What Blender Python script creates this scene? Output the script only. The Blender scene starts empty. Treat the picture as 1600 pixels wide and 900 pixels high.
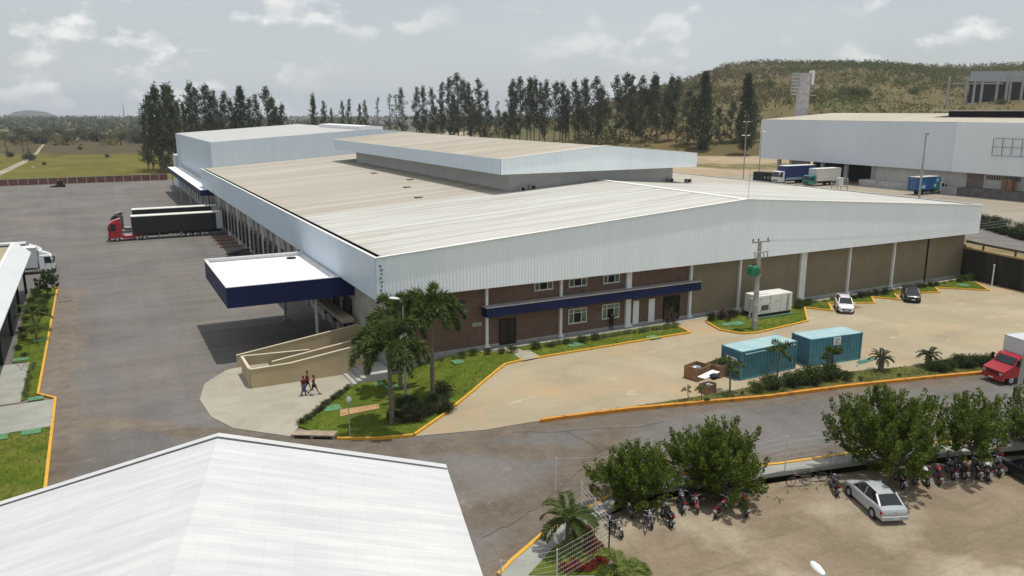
import bpy, bmesh, math, random
import numpy as np
from mathutils import Vector, Matrix
R = math.radians
scene = bpy.context.scene
COL = scene.collection
# ---------------------------------------------------------------- camera, world, sun
CAMH = 22.5
PITCH = math.atan(277.5/1238.0); YAW = R(27.59)
cd = bpy.data.cameras.new('camera'); cam = bpy.data.objects.new('camera', cd); COL.objects.link(cam)
cam.location = (0, 0, CAMH); cam.rotation_euler = (math.pi/2-PITCH, 0, -YAW)
cd.sensor_width = 36; cd.lens = 36*1238/1600; cd.clip_start = .5; cd.clip_end = 40000
scene.camera = cam
scene.render.resolution_x = 1024; scene.render.resolution_y = 576
SUN_EL = R(79); SUN_AZ = math.atan2(.92, -.39)      # direction to the sun, measured from +Y towards +X
sl = bpy.data.lights.new('sun', 'SUN'); sl.energy = 3.5; sl.angle = R(.9); sl.color = (1, .95, .87)
so = bpy.data.objects.new('sun', sl); COL.objects.link(so)
sdir = Vector((math.sin(SUN_AZ)*math.cos(SUN_EL), math.cos(SUN_AZ)*math.cos(SUN_EL), math.sin(SUN_EL)))
so.rotation_euler = sdir.to_track_quat('Z', 'Y').to_euler(); so.location = (60, 20, 90)
w = bpy.data.worlds.new('World'); scene.world = w; w.use_nodes = True
nt = w.node_tree; nt.nodes.clear(); N = nt.nodes.new; L = nt.links.new
sky = N('ShaderNodeTexSky'); sky.sky_type = 'NISHITA'; sky.sun_disc = False
sky.sun_elevation = SUN_EL; sky.sun_rotation = SUN_AZ; sky.air_density = 1.2; sky.dust_density = 1.2; sky.altitude = 50
tc = N('ShaderNodeTexCoord')
sx = N('ShaderNodeSeparateXYZ'); L(tc.outputs['Generated'], sx.inputs[0]); cl_ = N('ShaderNodeMath'); cl_.operation = 'MAXIMUM'; cl_.inputs[1].default_value = .012; L(sx.outputs[2], cl_.inputs[0])
cx = N('ShaderNodeCombineXYZ'); L(sx.outputs[0], cx.inputs[0]); L(sx.outputs[1], cx.inputs[1]); L(cl_.outputs[0], cx.inputs[2]); L(cx.outputs[0], sky.inputs[0])
def wnoise(scale, loc, detail, rough, dist=0):
    mp = N('ShaderNodeMapping'); mp.inputs['Scale'].default_value = scale; mp.inputs['Location'].default_value = loc; L(tc.outputs['Generated'], mp.inputs[0])
    n_ = N('ShaderNodeTexNoise'); n_.inputs['Scale'].default_value = 1; n_.inputs['Detail'].default_value = detail; n_.inputs['Roughness'].default_value = rough; n_.inputs['Distortion'].default_value = dist; L(mp.outputs[0], n_.inputs['Vector']); return n_.outputs[0]
def wramp(v, a, b):
    r_ = N('ShaderNodeValToRGB'); r_.color_ramp.elements[0].position = a; r_.color_ramp.elements[1].position = b; L(v, r_.inputs[0]); return r_.outputs[0]
def wmath(op, a, b):
    m_ = N('ShaderNodeMath'); m_.operation = op
    for i, v in ((0, a), (1, b)):
        if isinstance(v, (int, float)): m_.inputs[i].default_value = v
        else: L(v, m_.inputs[i])
    return m_.outputs[0]
def wmix(f, a, b):
    m_ = N('ShaderNodeMixRGB')
    for i, v in ((0, f), (1, a), (2, b)):
        if isinstance(v, (int, float)): m_.inputs[i].default_value = v
        elif isinstance(v, tuple): m_.inputs[i].default_value = (*v, 1)
        else: L(v, m_.inputs[i])
    return m_.outputs[0]
veil = wramp(wnoise((2.0, 2.0, 9), (5.1, 3.2, 0), 5, .5), .30, .66)               # thin high cloud
col = wmix(wmath('ADD', wmath('MULTIPLY', veil, .30), .62), sky.outputs[0], (6.95, 7.4, 7.75))
SC, LC = (15.0, 15.0, 27), (2.3, .4, 1.6)
nc = wnoise(SC, LC, 5, .5); nu_ = wnoise(SC, (LC[0], LC[1], LC[2]+.3), 5, .5)
patch = wramp(wnoise((2.6, 2.6, 7), (1.7, 8.2, .3), 3, .5), .36, .54)
puff = wmath('MULTIPLY', wramp(nc, .51, .62), patch)                                   # small cumulus, lit from above
lit = wramp(wmath('ADD', wmath('MULTIPLY', wmath('SUBTRACT', nc, nu_), 2.2), .5), .30, .72)
ccol = wmix(lit, (6.5, 6.8, 7.2), (10.9, 10.8, 10.6))
col = wmix(wmath('MULTIPLY', puff, .85), col, ccol)
b1 = N('ShaderNodeBackground'); b1.inputs['Strength'].default_value = .09; L(col, b1.inputs['Color'])
wo = N('ShaderNodeOutputWorld'); L(b1.outputs[0], wo.inputs[0])
vs = scene.view_settings; vs.view_transform = 'Standard'; vs.look = 'None'; vs.exposure = 0; vs.gamma = 1; vs.use_curve_mapping = False
scene.render.engine = 'CYCLES'; scene.cycles.max_bounces = 6; scene.cycles.diffuse_bounces = 3; scene.cycles.transparent_max_bounces = 6
scene.cycles.use_denoising = True

# ---------------------------------------------------------------- pixel -> world (photo is 1600x900)
_f = np.array([math.sin(YAW)*math.cos(PITCH), math.cos(YAW)*math.cos(PITCH), -math.sin(PITCH)])
_r = np.array([math.cos(YAW), -math.sin(YAW), 0.]); _u = np.cross(_r, _f)
FH = Vector((math.sin(YAW), math.cos(YAW))); RH = Vector((math.cos(YAW), -math.sin(YAW)))
def ray(x, y): return _f + _r*(x-800)/1238. - _u*(y-450)/1238.
def at(x, y, z=0.):
    d = ray(x, y); t = (z-CAMH)/d[2]; return Vector((d[0]*t, d[1]*t, z))
def sst(a, b, x):
    t = min(1, max(0, (x-a)/(b-a))); return t*t*(3-2*t)
def gz(x, y):                       # height of the paved ground: the truck yard lies 1.2 m below the front lot
    return -1.2 + 1.2*sst(12+9*sst(55, 64, y), 30, x)
def ag(x, y, off=0.):               # pixel on the paved ground
    z = -.6
    for _ in range(12):
        p = at(x, y, z); z = gz(p.x, p.y)
    return Vector((p.x, p.y, z+off))
def uv(u, v, z=0):                  # lateral / depth along the camera's heading -> world
    return Vector((RH.x*u+FH.x*v, RH.y*u+FH.y*v, z))

# ---------------------------------------------------------------- materials
MATS = {}
def _new(name):
    m = bpy.data.materials.new(name); m.use_nodes = True; t = m.node_tree; t.nodes.clear()
    o = t.nodes.new('ShaderNodeOutputMaterial'); b = t.nodes.new('ShaderNodeBsdfPrincipled'); t.links.new(b.outputs[0], o.inputs[0])
    return m, t, b, o
def M(name, col, rough=.7, var=.12, scale=.6, metal=0, bump=0, bscale=8, stretch=(1, 1, 1), col2=None, lo=.35, hi=.65, spec=.4, detail=5, coat=0):
    """procedural paint: two tones mixed by world-space noise, plus fine bump"""
    if name in MATS: return MATS[name]
    m, t, b, o = _new(name); n = t.nodes.new; l = t.links.new
    g = n('ShaderNodeNewGeometry'); mp = n('ShaderNodeMapping'); mp.inputs['Scale'].default_value = stretch; l(g.outputs['Position'], mp.inputs[0])
    nz = n('ShaderNodeTexNoise'); nz.inputs['Scale'].default_value = scale; nz.inputs['Detail'].default_value = detail; nz.inputs['Roughness'].default_value = .6
    l(mp.outputs[0], nz.inputs['Vector'])
    rp = n('ShaderNodeValToRGB'); e = rp.color_ramp.elements; e[0].position = lo; e[1].position = hi
    c2 = col2 if col2 else tuple(min(1, c*(1+var)) for c in col)
    c1 = col if col2 else tuple(c*(1-var) for c in col)
    e[0].color = (*c1, 1); e[1].color = (*c2, 1)
    l(nz.outputs[0], rp.inputs[0]); l(rp.outputs[0], b.inputs['Base Color'])
    b.inputs['Roughness'].default_value = rough; b.inputs['Metallic'].default_value = metal
    b.inputs['Specular IOR Level'].default_value = spec; b.inputs['Coat Weight'].default_value = coat
    if bump:
        n3 = n('ShaderNodeTexNoise'); n3.inputs['Scale'].default_value = bscale; n3.inputs['Detail'].default_value = 4; l(mp.outputs[0], n3.inputs['Vector'])
        bp = n('ShaderNodeBump'); bp.inputs['Strength'].default_value = bump; bp.inputs['Distance'].default_value = .05
        l(n3.outputs[0], bp.inputs['Height']); l(bp.outputs[0], b.inputs['Normal'])
    MATS[name] = m; return m
def leafmat(name, c1, c2, scale=1.2, trans=.3, rough=.55):
    if name in MATS: return MATS[name]
    m, t, b, o = _new(name); n = t.nodes.new; l = t.links.new
    g = n('ShaderNodeNewGeometry'); nz = n('ShaderNodeTexNoise'); nz.inputs['Scale'].default_value = scale; nz.inputs['Detail'].default_value = 6; nz.inputs['Roughness'].default_value = .75
    l(g.outputs['Position'], nz.inputs['Vector'])
    rp = n('ShaderNodeValToRGB'); e = rp.color_ramp.elements; e[0].position = .33; e[1].position = .68; e[0].color = (*c1, 1); e[1].color = (*c2, 1)
    l(nz.outputs[0], rp.inputs[0]); l(rp.outputs[0], b.inputs['Base Color']); b.inputs['Roughness'].default_value = rough; b.inputs['Specular IOR Level'].default_value = .25
    tr = n('ShaderNodeBsdfTranslucent'); l(rp.outputs[0], tr.inputs['Color']); mx = n('ShaderNodeMixShader'); mx.inputs[0].default_value = trans
    l(b.outputs[0], mx.inputs[1]); l(tr.outputs[0], mx.inputs[2]); l(mx.outputs[0], o.inputs[0])
    MATS[name] = m; return m
class NT:
    """tiny node-graph helper for the few bespoke surfaces"""
    def __init__(s, name): s.m, s.t, s.b, s.o = _new(name); g = s.t.nodes.new('ShaderNodeNewGeometry'); s.pos = g.outputs['Position']
    def l(s, a, b): s.t.links.new(a, b)
    def mapp(s, sc=(1, 1, 1), loc=(0, 0, 0), rot=(0, 0, 0)):
        m = s.t.nodes.new('ShaderNodeMapping'); m.inputs['Scale'].default_value = sc; m.inputs['Location'].default_value = loc; m.inputs['Rotation'].default_value = rot
        s.l(s.pos, m.inputs[0]); return m.outputs[0]
    def noise(s, scale, detail=5, rough=.6, vec=None, dist=0):
        n = s.t.nodes.new('ShaderNodeTexNoise'); n.inputs['Scale'].default_value = scale; n.inputs['Detail'].default_value = detail; n.inputs['Roughness'].default_value = rough; n.inputs['Distortion'].default_value = dist
        s.l(vec or s.pos, n.inputs['Vector']); return n.outputs[0]
    def ramp(s, v, a, b, ca=(0, 0, 0), cb=(1, 1, 1)):
        r = s.t.nodes.new('ShaderNodeValToRGB'); e = r.color_ramp.elements; e[0].position = a; e[1].position = b; e[0].color = (*ca, 1); e[1].color = (*cb, 1); s.l(v, r.inputs[0]); return r.outputs[0]
    def mix(s, f, a, b, mode='MIX'):
        m = s.t.nodes.new('ShaderNodeMixRGB'); m.blend_type = mode
        for i, v in ((0, f), (1, a), (2, b)):
            if isinstance(v, (int, float)): m.inputs[i].default_value = v
            elif isinstance(v, tuple): m.inputs[i].default_value = (*v, 1)
            else: s.l(v, m.inputs[i])
        return m.outputs[0]
    def math(s, op, a, b=None):
        m = s.t.nodes.new('ShaderNodeMath'); m.operation = op
        for i, v in ((0, a), (1, b)):
            if v is None: continue
            if isinstance(v, (int, float)): m.inputs[i].default_value = v
            else: s.l(v, m.inputs[i])
        return m.outputs[0]
    def xyz(s, v=None):
        n = s.t.nodes.new('ShaderNodeSeparateXYZ'); s.l(v or s.pos, n.inputs[0]); return n.outputs
    def bump(s, h, st=.4, d=.03):
        n = s.t.nodes.new('ShaderNodeBump'); n.inputs['Strength'].default_value = st; n.inputs['Distance'].default_value = d; s.l(h, n.inputs['Height']); s.l(n.outputs[0], s.b.inputs['Normal'])
    def brick(s, vec, sc, c1, c2, mort, msize=.02, bw=.5, rh=.25):
        n = s.t.nodes.new('ShaderNodeTexBrick'); s.l(vec, n.inputs['Vector']); n.inputs['Scale'].default_value = sc
        for k, c in (('Color1', c1), ('Color2', c2), ('Mortar', mort)): n.inputs[k].default_value = (*c, 1)
        n.inputs['Mortar Size'].default_value = msize; n.inputs['Brick Width'].default_value = bw; n.inputs['Row Height'].default_value = rh; return n.outputs
    def done(s, col, rough=.85, spec=.3):
        s.l(col, s.b.inputs['Base Color']); s.b.inputs['Roughness'].default_value = rough; s.b.inputs['Specular IOR Level'].default_value = spec; return s.m
def mat_pavement():
    g = NT('worn_stone_paving'); xs = g.xyz()
    base = g.ramp(g.noise(.09, 6, .62), .3, .7, (0.112, 0.105, 0.099), (0.165, 0.155, 0.146))
    def near_line(px, py, dx, dy, wid, k):     # soil drifts along a kerb line
        d = g.math('ADD', g.math('MULTIPLY', g.math('SUBTRACT', xs[0], px), -dy), g.math('MULTIPLY', g.math('SUBTRACT', xs[1], py), dx))
        d = g.math('ADD', d, g.math('MULTIPLY', g.math('SUBTRACT', g.noise(.22, 5, .65, g.mapp(loc=(k, 0, 0))), .5), wid*2.2))
        return g.math('MAXIMUM', g.math('SUBTRACT', 1., g.math('DIVIDE', g.math('ABSOLUTE', d), wid)), 0.)
    soil = g.math('MAXIMUM', near_line(27.3, 47.4, .978, -.208, 1.7, 3), near_line(40, 33.9, .975, -.22, 1.9, 9))
    soil = g.math('MAXIMUM', soil, near_line(9, 57.2, .77, -.64, 1.4, 5)); soil = g.math('MAXIMUM', soil, g.math('MULTIPLY', near_line(-4.9, 60, 0, 1, 2.4, 7), g.math('LESS_THAN', xs[1], 122.))); soil = g.math('MAXIMUM', soil, near_line(20, 35.4, .8, .6, 2.0, 11))
    tan = g.ramp(g.noise(.055, 6, .65, g.mapp(loc=(31, 7, 0)), .6), .47, .68)
    c = g.mix(g.math('MULTIPLY', tan, .35), base, (0.197, 0.160, 0.116))
    c = g.mix(g.math('MINIMUM', g.math('MULTIPLY', soil, 1.0), .55), c, g.ramp(g.noise(.7, 5, .7), .35, .65, (0.136, 0.099, 0.068), (0.231, 0.185, 0.133)))
    fine = g.noise(2.2, 5, .7); c = g.mix(.5, c, g.ramp(fine, .25, .75, (.72, .72, .72), (1.25, 1.25, 1.25)), 'MULTIPLY')
    streak = g.noise(.45, 5, .6, g.mapp((.10, 1, 1), rot=(0, 0, .02))); c = g.mix(.5, c, g.ramp(streak, .3, .7, (.80, .79, .78), (1.2, 1.2, 1.19)), 'MULTIPLY')
    trk = g.noise(.5, 4, .6, g.mapp((1, .06, 1), rot=(0, 0, .05), loc=(3, 0, 0))); c = g.mix(.4, c, g.ramp(trk, .32, .68, (.80, .79, .78), (1.16, 1.15, 1.14)), 'MULTIPLY')
    bk = g.brick(g.mapp(rot=(0, 0, .22)), 1.0, (1.1, 1.08, 1.04), (.86, .86, .86), (.5, .46, .42), .025, .24, .14)
    m1 = g.ramp(g.noise(.10, 4, .6, g.mapp(loc=(4, 12, 0))), .53, .64)
    near = g.math('LESS_THAN', xs[1], 62.)
    mk = g.math('MAXIMUM', g.math('MULTIPLY', g.math('MULTIPLY', m1, near), .45), g.math('MULTIPLY', g.math('MINIMUM', g.math('MULTIPLY', soil, 1.6), 1.), g.math('MULTIPLY', near, .75)))
    c = g.mix(mk, c, bk[0], 'MULTIPLY')
    spots = g.ramp(g.noise(.8, 3, .5, g.mapp(loc=(9, 3, 0))), .68, .75); c = g.mix(g.math('MULTIPLY', spots, .35), c, (0.294, 0.266, 0.231))
    oil = g.ramp(g.noise(.5, 3, .5, g.mapp(loc=(1, 23, 0))), .68, .76); c = g.mix(g.math('MULTIPLY', oil, .35), c, (.08, .072, .066))
    g.bump(g.mix(mk, fine, bk[1]), .5, .03)
    return g.done(c, .85)
def mat_concrete():
    g = NT('stained_lot_concrete')
    c = g.ramp(g.noise(.13, 6, .62, None, .5), .3, .7, (.285, .24, .16), (.385, .33, .225))
    c = g.mix(.5, c, g.ramp(g.noise(2.6, 5, .7), .25, .75, (.84, .83, .82), (1.14, 1.14, 1.14)), 'MULTIPLY')
    rust = g.ramp(g.noise(.10, 5, .7, g.mapp(loc=(17, 3, 0)), .8), .52, .70); c = g.mix(g.math('MULTIPLY', rust, .7), c, (.42, .29, .165))
    pale = g.ramp(g.noise(.55, 5, .65, g.mapp((.5, 1.2, 1), loc=(2, 9, 0)), .4), .62, .7); c = g.mix(g.math('MULTIPLY', pale, .5), c, (.52, .47, .35))
    tyre = g.ramp(g.noise(.5, 5, .6, g.mapp((.10, 1, 1), rot=(0, 0, .25))), .58, .72); c = g.mix(g.math('MULTIPLY', tyre, .28), c, (.16, .14, .12))
    jt = g.brick(g.mapp(), 1., (1, 1, 1), (.97, .97, .97), (.72, .7, .68), .004, 6., 5.); c = g.mix(.6, c, jt[0], 'MULTIPLY')
    return g.done(c, .88)
def mat_dirt(name, a, b, pale, ns=.25, green=None):
    g = NT(name)
    c = g.ramp(g.noise(ns, 7, .68, None, .7), .3, .7, a, b)
    c = g.mix(g.math('MULTIPLY', g.ramp(g.noise(ns*.45, 5, .6, g.mapp(loc=(3, 5, 0)), .5), .5, .66), .7), c, pale)
    if green: c = g.mix(g.ramp(g.noise(ns*.3, 7, .7, g.mapp(loc=(13, 25, 0)), .5), .50, .60), c, green)
    st_ = g.ramp(g.noise(1.1, 4, .6, g.mapp((.12, 1, 1), rot=(0, 0, .55), loc=(2, 1, 0))), .56, .70); c = g.mix(g.math('MULTIPLY', st_, .35), c, tuple(v*.6 for v in a))
    lt = g.ramp(g.noise(5.5, 3, .6, g.mapp(loc=(8, 2, 0))), .66, .72); c = g.mix(g.math('MULTIPLY', lt, .45), c, tuple(v*.5 for v in a))
    f = g.noise(3.2, 6, .75); c = g.mix(.55, c, g.ramp(f, .28, .72, (.7, .7, .7), (1.25, 1.25, 1.25)), 'MULTIPLY')
    g.bump(f, .6, .06)
    return g.done(c, .95)
def mat_field():
    """open country: bands of grass, dry scrub and bare soil lying one behind the other"""
    g = NT('open_country'); x = g.xyz()
    v = g.math('ADD', g.math('MULTIPLY', x[0], FH.x), g.math('MULTIPLY', x[1], FH.y))
    wv = g.math('ADD', v, g.math('MULTIPLY', g.math('SUBTRACT', g.noise(.012, 5, .6), .5), 240.))
    grass = g.ramp(g.noise(.035, 7, .7, None, .6), .3, .68, (.085, .078, .02), (.165, .15, .036))
    brown = g.ramp(g.noise(.05, 6, .7), .3, .7, (.062, .05, .03), (.115, .09, .048))
    far = g.ramp(g.noise(.008, 6, .65), .35, .65, (.055, .065, .035), (.19, .155, .095))
    m1 = g.ramp(g.math('DIVIDE', wv, 1000.), .43, .47); m2 = g.ramp(g.math('DIVIDE', wv, 1000.), .62, .66)
    c = g.mix(m2, g.mix(m1, grass, brown), far)
    c = g.mix(.4, c, g.ramp(g.noise(.5, 5, .7), .3, .7, (.7, .7, .7), (1.25, 1.25, 1.2)), 'MULTIPLY')
    return g.done(c, 1, .05)
def mat_lawn(name, a, b, dry):
    g = NT(name)
    c = g.ramp(g.noise(.5, 6, .65, None, .5), .3, .7, a, b)
    c = g.mix(g.math('MULTIPLY', g.ramp(g.noise(.33, 5, .6, g.mapp(loc=(7, 1, 0))), .52, .7), .65), c, dry)
    f = g.noise(9, 6, .8); c = g.mix(.6, c, g.ramp(f, .3, .7, (.6, .6, .55), (1.35, 1.35, 1.3)), 'MULTIPLY'); g.bump(f, .9, .08)
    return g.done(c, .95, .1)
def mat_roof():
    """weathered sheet roof of the big hall: older beige sheets behind, newer pale bays in front, dirt running down the slope"""
    g = NT('weathered_roof_sheet'); x = g.xyz()
    st = g.noise(1.0, 5, .6, g.mapp((.035, 1.3, 0))); st2 = g.noise(.25, 4, .6, g.mapp((.03, .8, 0), loc=(5, 5, 0)))
    old = g.mix(g.ramp(st2, .35, .65), (.345, .315, .26), (.43, .395, .335))
    new = g.ramp(st, .38, .60, (.37, .365, .335), (.56, .555, .525))
    edge = g.math('ADD', x[1], g.math('MULTIPLY', st2, 6.))
    c = g.mix(g.ramp(g.math('DIVIDE', edge, 200.), .485, .50), new, old)
    blot = g.ramp(g.noise(.14, 6, .65, g.mapp((.5, 1, 1))), .4, .72); c = g.mix(g.math('MULTIPLY', blot, .4), c, (.31, .28, .23))
    bands = g.ramp(g.noise(.6, 2, .5, g.mapp((.004, 1.0, 0), loc=(0, 3, 0))), .60, .66); c = g.mix(g.math('MULTIPLY', bands, .55), c, (.60, .595, .57))
    jt = g.brick(g.mapp((1, 1, 0)), 1., (1, 1, 1), (.96, .96, .96), (.62, .6, .56), .012, 11., 9.); c = g.mix(.55, c, jt[0], 'MULTIPLY')
    wv = g.t.nodes.new('ShaderNodeTexWave'); wv.bands_direction = 'Y'; wv.inputs['Scale'].default_value = 1.6; g.l(g.pos, wv.inputs['Vector']); g.bump(wv.outputs[1], .2, .03)
    return g.done(c, .75, .3)
def mat_brickwall():
    g = NT('brown_facing_brick'); x = g.xyz(); cmb = g.t.nodes.new('ShaderNodeCombineXYZ'); g.l(x[0], cmb.inputs[0]); g.l(x[2], cmb.inputs[1])
    bk = g.brick(cmb.outputs[0], 1., (.165, .088, .062), (.105, .058, .043), (.20, .16, .13), .012, .26, .085)
    c = g.mix(.6, bk[0], g.ramp(g.noise(1.3, 5, .7), .3, .7, (.7, .7, .7), (1.3, 1.25, 1.2)), 'MULTIPLY'); g.bump(bk[1], .4, .01)
    return g.done(c, .9)
def mat_sheet(name, col, axis, pitch=.35, dirt=.12, streak=True):
    """profiled steel sheet: ribs as bump, faint dirt running down"""
    if name in MATS: return MATS[name]
    g = NT(name); w_ = g.t.nodes.new('ShaderNodeTexWave'); w_.bands_direction = axis; w_.inputs['Scale'].default_value = .314/pitch; g.l(g.pos, w_.inputs['Vector'])
    s = g.noise(.8, 5, .6, g.mapp((1, 1, .06))); b = g.noise(.06, 4, .5)
    c = g.mix(g.ramp(s, .45, .75), col, tuple(v*(1-dirt) for v in col)); c = g.mix(.5, c, g.ramp(b, .3, .7, (.93, .94, .95), (1.06, 1.05, 1.04)), 'MULTIPLY')
    g.bump(w_.outputs[1], .5, .04); m = g.done(c, .5, .4); MATS[name] = m; return m

MP = mat_pavement(); MC = mat_concrete(); MF = mat_field()
MLAWN = mat_lawn('garden_lawn', (.058, .095, .010), (.13, .165, .022), (.20, .18, .045))
MSTRIP = mat_lawn('dry_verge', (.07, .085, .02), (.12, .125, .035), (.20, .15, .08))
MDIRT = mat_dirt('parking_dirt', (.165, .128, .085), (.265, .21, .145), (.40, .345, .255))
MROOF = mat_roof(); MBRICK = mat_brickwall()
MTERR = mat_dirt('terrace_soil', (.30, .225, .145), (.38, .29, .19), (.42, .33, .23), .06, (.13, .115, .035))
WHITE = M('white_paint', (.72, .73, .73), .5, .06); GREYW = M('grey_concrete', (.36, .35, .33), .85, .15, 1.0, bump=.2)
RAMPB = M('ramp_render', (.43, .35, .215), .9, .06, .4, bump=.1); BEIGE = M('beige_render', (.225, .185, .12), .9, .08, .4, bump=.1); CAP = M('pale_coping', (.55, .49, .37), .85, .08, 1.)
BLUE = M('navy_cladding', (.006, .013, .062), .55, .18, .3, spec=.25); BLACK = M('black_rubber', (.015, .015, .016), .8, .2, 3)
DARK = M('dark_void', (.012, .011, .011), .9, .2, 1); STEEL = M('galvanised_steel', (.42, .43, .44), .45, .12, 3, metal=.4)
GLASS = M('dark_glass', (.015, .018, .022), .025, .1, 1, spec=.6); CHROME = M('chrome', (.6, .6, .6), .2, .05, 3, metal=.9)
YEL = M('yellow_kerb_paint', (.33, .21, .10), .8, .14, 2.6, col2=(.62, .335, .04), lo=.30, hi=.44, detail=7); ORG = M('orange_kerb_paint', (.24, .11, .05), .8, .25, 1.6, col2=(.55, .235, .025), lo=.32, hi=.48, detail=7)
APRON = M('pale_apron_concrete', (.285, .262, .205), .85, .12, .35, col2=(.355, .33, .27)); PATHM = M('grey_path_concrete', (.30, .30, .27), .85, .1, .7)
FRONTM = M('front_cladding_lit_tone', (.80, .87, .91), .5, .05, .5, stretch=(1, 1, .04), col2=(.86, .91, .94)); SIDEM = mat_sheet('side_cladding_shade_tone', (.54, .63, .72), 'Y', .4, .06)  # same cladding paint; front lightened and sides darkened, light and shade in the colour
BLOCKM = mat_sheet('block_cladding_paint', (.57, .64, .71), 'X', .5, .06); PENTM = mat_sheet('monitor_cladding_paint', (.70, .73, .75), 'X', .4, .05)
WBRIGHT = M('fresh_white_roof', (.80, .80, .79), .6, .03, .5)
BROWNW = M('weathered_wood', (.25, .145, .08), .85, .25, 3); BARK = M('grey_bark', (.16, .135, .11), .9, .25, 4, bump=.4)

# ---------------------------------------------------------------- builders
class MB:
    def __init__(s): s.v = []; s.f = []
    def add(s, vs, fs):
        o = len(s.v); s.v += [tuple(p) for p in vs]; s.f += [tuple(i+o for i in f) for f in fs]; return s
    def box(s, x0, x1, y0, y1, z0, z1):
        return s.add([(x0, y0, z0), (x1, y0, z0), (x1, y1, z0), (x0, y1, z0), (x0, y0, z1), (x1, y0, z1), (x1, y1, z1), (x0, y1, z1)],
                     [(0, 3, 2, 1), (4, 5, 6, 7), (0, 1, 5, 4), (1, 2, 6, 5), (2, 3, 7, 6), (3, 0, 4, 7)])
    def bar(s, p, q, w, h=None, up=(0, 0, 1)):
        p = Vector(p); q = Vector(q); d = (q-p).normalized(); u = Vector(up)
        if abs(d.dot(u)) > .98: u = Vector((1, 0, 0))
        a = d.cross(u).normalized()*(w/2); b = a.cross(d).normalized()*((h or w)/2)
        vs = [p-a-b, p+a-b, p+a+b, p-a+b, q-a-b, q+a-b, q+a+b, q-a+b]
        return s.add(vs, [(0, 3, 2, 1), (4, 5, 6, 7), (0, 1, 5, 4), (1, 2, 6, 5), (2, 3, 7, 6), (3, 0, 4, 7)])
    def prism(s, poly, z0, z1):
        n = len(poly); f0 = z0 if callable(z0) else (lambda x, y: z0); f1 = z1 if callable(z1) else (lambda x, y: z1)
        s.add([(p[0], p[1], f0(p[0], p[1])) for p in poly]+[(p[0], p[1], f1(p[0], p[1])) for p in poly],
              [tuple(range(n-1, -1, -1)), tuple(range(n, 2*n))]+[(i, (i+1) % n, (i+1) % n+n, i+n) for i in range(n)]); return s
    def tube(s, pts, rad, n=7, cap=True):
        pts = [Vector(p) for p in pts]; k = len(pts); rad = [rad]*k if isinstance(rad, (int, float)) else rad
        o = len(s.v); ref = Vector((.31, .17, .93))
        for i, p in enumerate(pts):
            d = (pts[min(i+1, k-1)]-pts[max(i-1, 0)]).normalized()
            if abs(d.dot(ref)) > .95: ref = Vector((1, .2, .1))
            a = d.cross(ref).normalized(); b = d.cross(a).normalized()
            for j in range(n):
                t = 2*math.pi*j/n; q = p+a*math.cos(t)*rad[i]+b*math.sin(t)*rad[i]; s.v.append(tuple(q))
        for i in range(k-1):
            for j in range(n):
                s.f.append((o+i*n+j, o+i*n+(j+1) % n, o+(i+1)*n+(j+1) % n, o+(i+1)*n+j))
        if cap: s.f.append(tuple(o+j for j in range(n-1, -1, -1))); s.f.append(tuple(o+(k-1)*n+j for j in range(n)))
        return s
    def loft(s, rings, cap=True):
        n = len(rings[0]); o = len(s.v)
        for r_ in rings: s.v += [tuple(p) for p in r_]
        for i in range(len(rings)-1):
            for j in range(n): s.f.append((o+i*n+j, o+i*n+(j+1) % n, o+(i+1)*n+(j+1) % n, o+(i+1)*n+j))
        if cap: s.f.append(tuple(o+j for j in range(n-1, -1, -1))); s.f.append(tuple(o+(len(rings)-1)*n+j for j in range(n)))
        return s
    def disc_y(s, c, r, w, n=18, r2=None):          # cylinder with its axis along Y
        c = Vector(c); A = [(c.x+r*math.cos(2*math.pi*j/n), c.y-w/2, c.z+r*math.sin(2*math.pi*j/n)) for j in range(n)]
        q = r2 or r; B = [(c.x+q*math.cos(2*math.pi*j/n), c.y+w/2, c.z+q*math.sin(2*math.pi*j/n)) for j in range(n)]
        return s.loft([A, B])
    def torus_y(s, c, r, t, n=20, k=6, w=None):
        o = len(s.v); w = w or t
        for i in range(n):
            a = 2*math.pi*i/n
            for j in range(k):
                b = 2*math.pi*j/k; rr = r+t*math.cos(b); s.v.append((c[0]+rr*math.cos(a), c[1]+w*math.sin(b), c[2]+rr*math.sin(a)))
        for i in range(n):
            for j in range(k): s.f.append((o+i*k+j, o+((i+1) % n)*k+j, o+((i+1) % n)*k+(j+1) % k, o+i*k+(j+1) % k))
        return s
    def blob(s, c, rx, ry, rz, seed=0, n=10, k=6, amp=.12):
        rnd = random.Random(seed); rings = []
        for i in range(1, k):
            t = math.pi*i/k
            rings.append([(c[0]+rx*math.sin(t)*math.cos(2*math.pi*j/n)*(1+rnd.uniform(-amp, amp)), c[1]+ry*math.sin(t)*math.sin(2*math.pi*j/n)*(1+rnd.uniform(-amp, amp)), c[2]-rz*math.cos(t)*(1+rnd.uniform(-amp, amp)*.5)) for j in range(n)])
        return s.loft(rings)
    def build(s, name, mat, parent=None, smooth=False, bevel=0):
        me = bpy.data.meshes.new(name); me.from_pydata(s.v, [], s.f); me.update()
        bm = bmesh.new(); bm.from_mesh(me); bmesh.ops.recalc_face_normals(bm, faces=bm.faces)
        if bevel: bmesh.ops.bevel(bm, geom=bm.edges[:], offset=bevel, segments=2, affect='EDGES', profile=.6)
        bm.to_mesh(me); bm.free()
        if mat: me.materials.append(mat)
        if smooth:
            me.polygons.foreach_set('use_smooth', [True]*len(me.polygons))
            try: me.set_sharp_from_angle(angle=R(38))
            except Exception: pass
        return link(me, name, parent)
KIDS = {}
def link(me, name, parent=None):
    o = bpy.data.objects.new(name, me); COL.objects.link(o)
    if parent is not None: o.parent = parent; KIDS.setdefault(parent.name, []).append(o)
    return o
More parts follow.
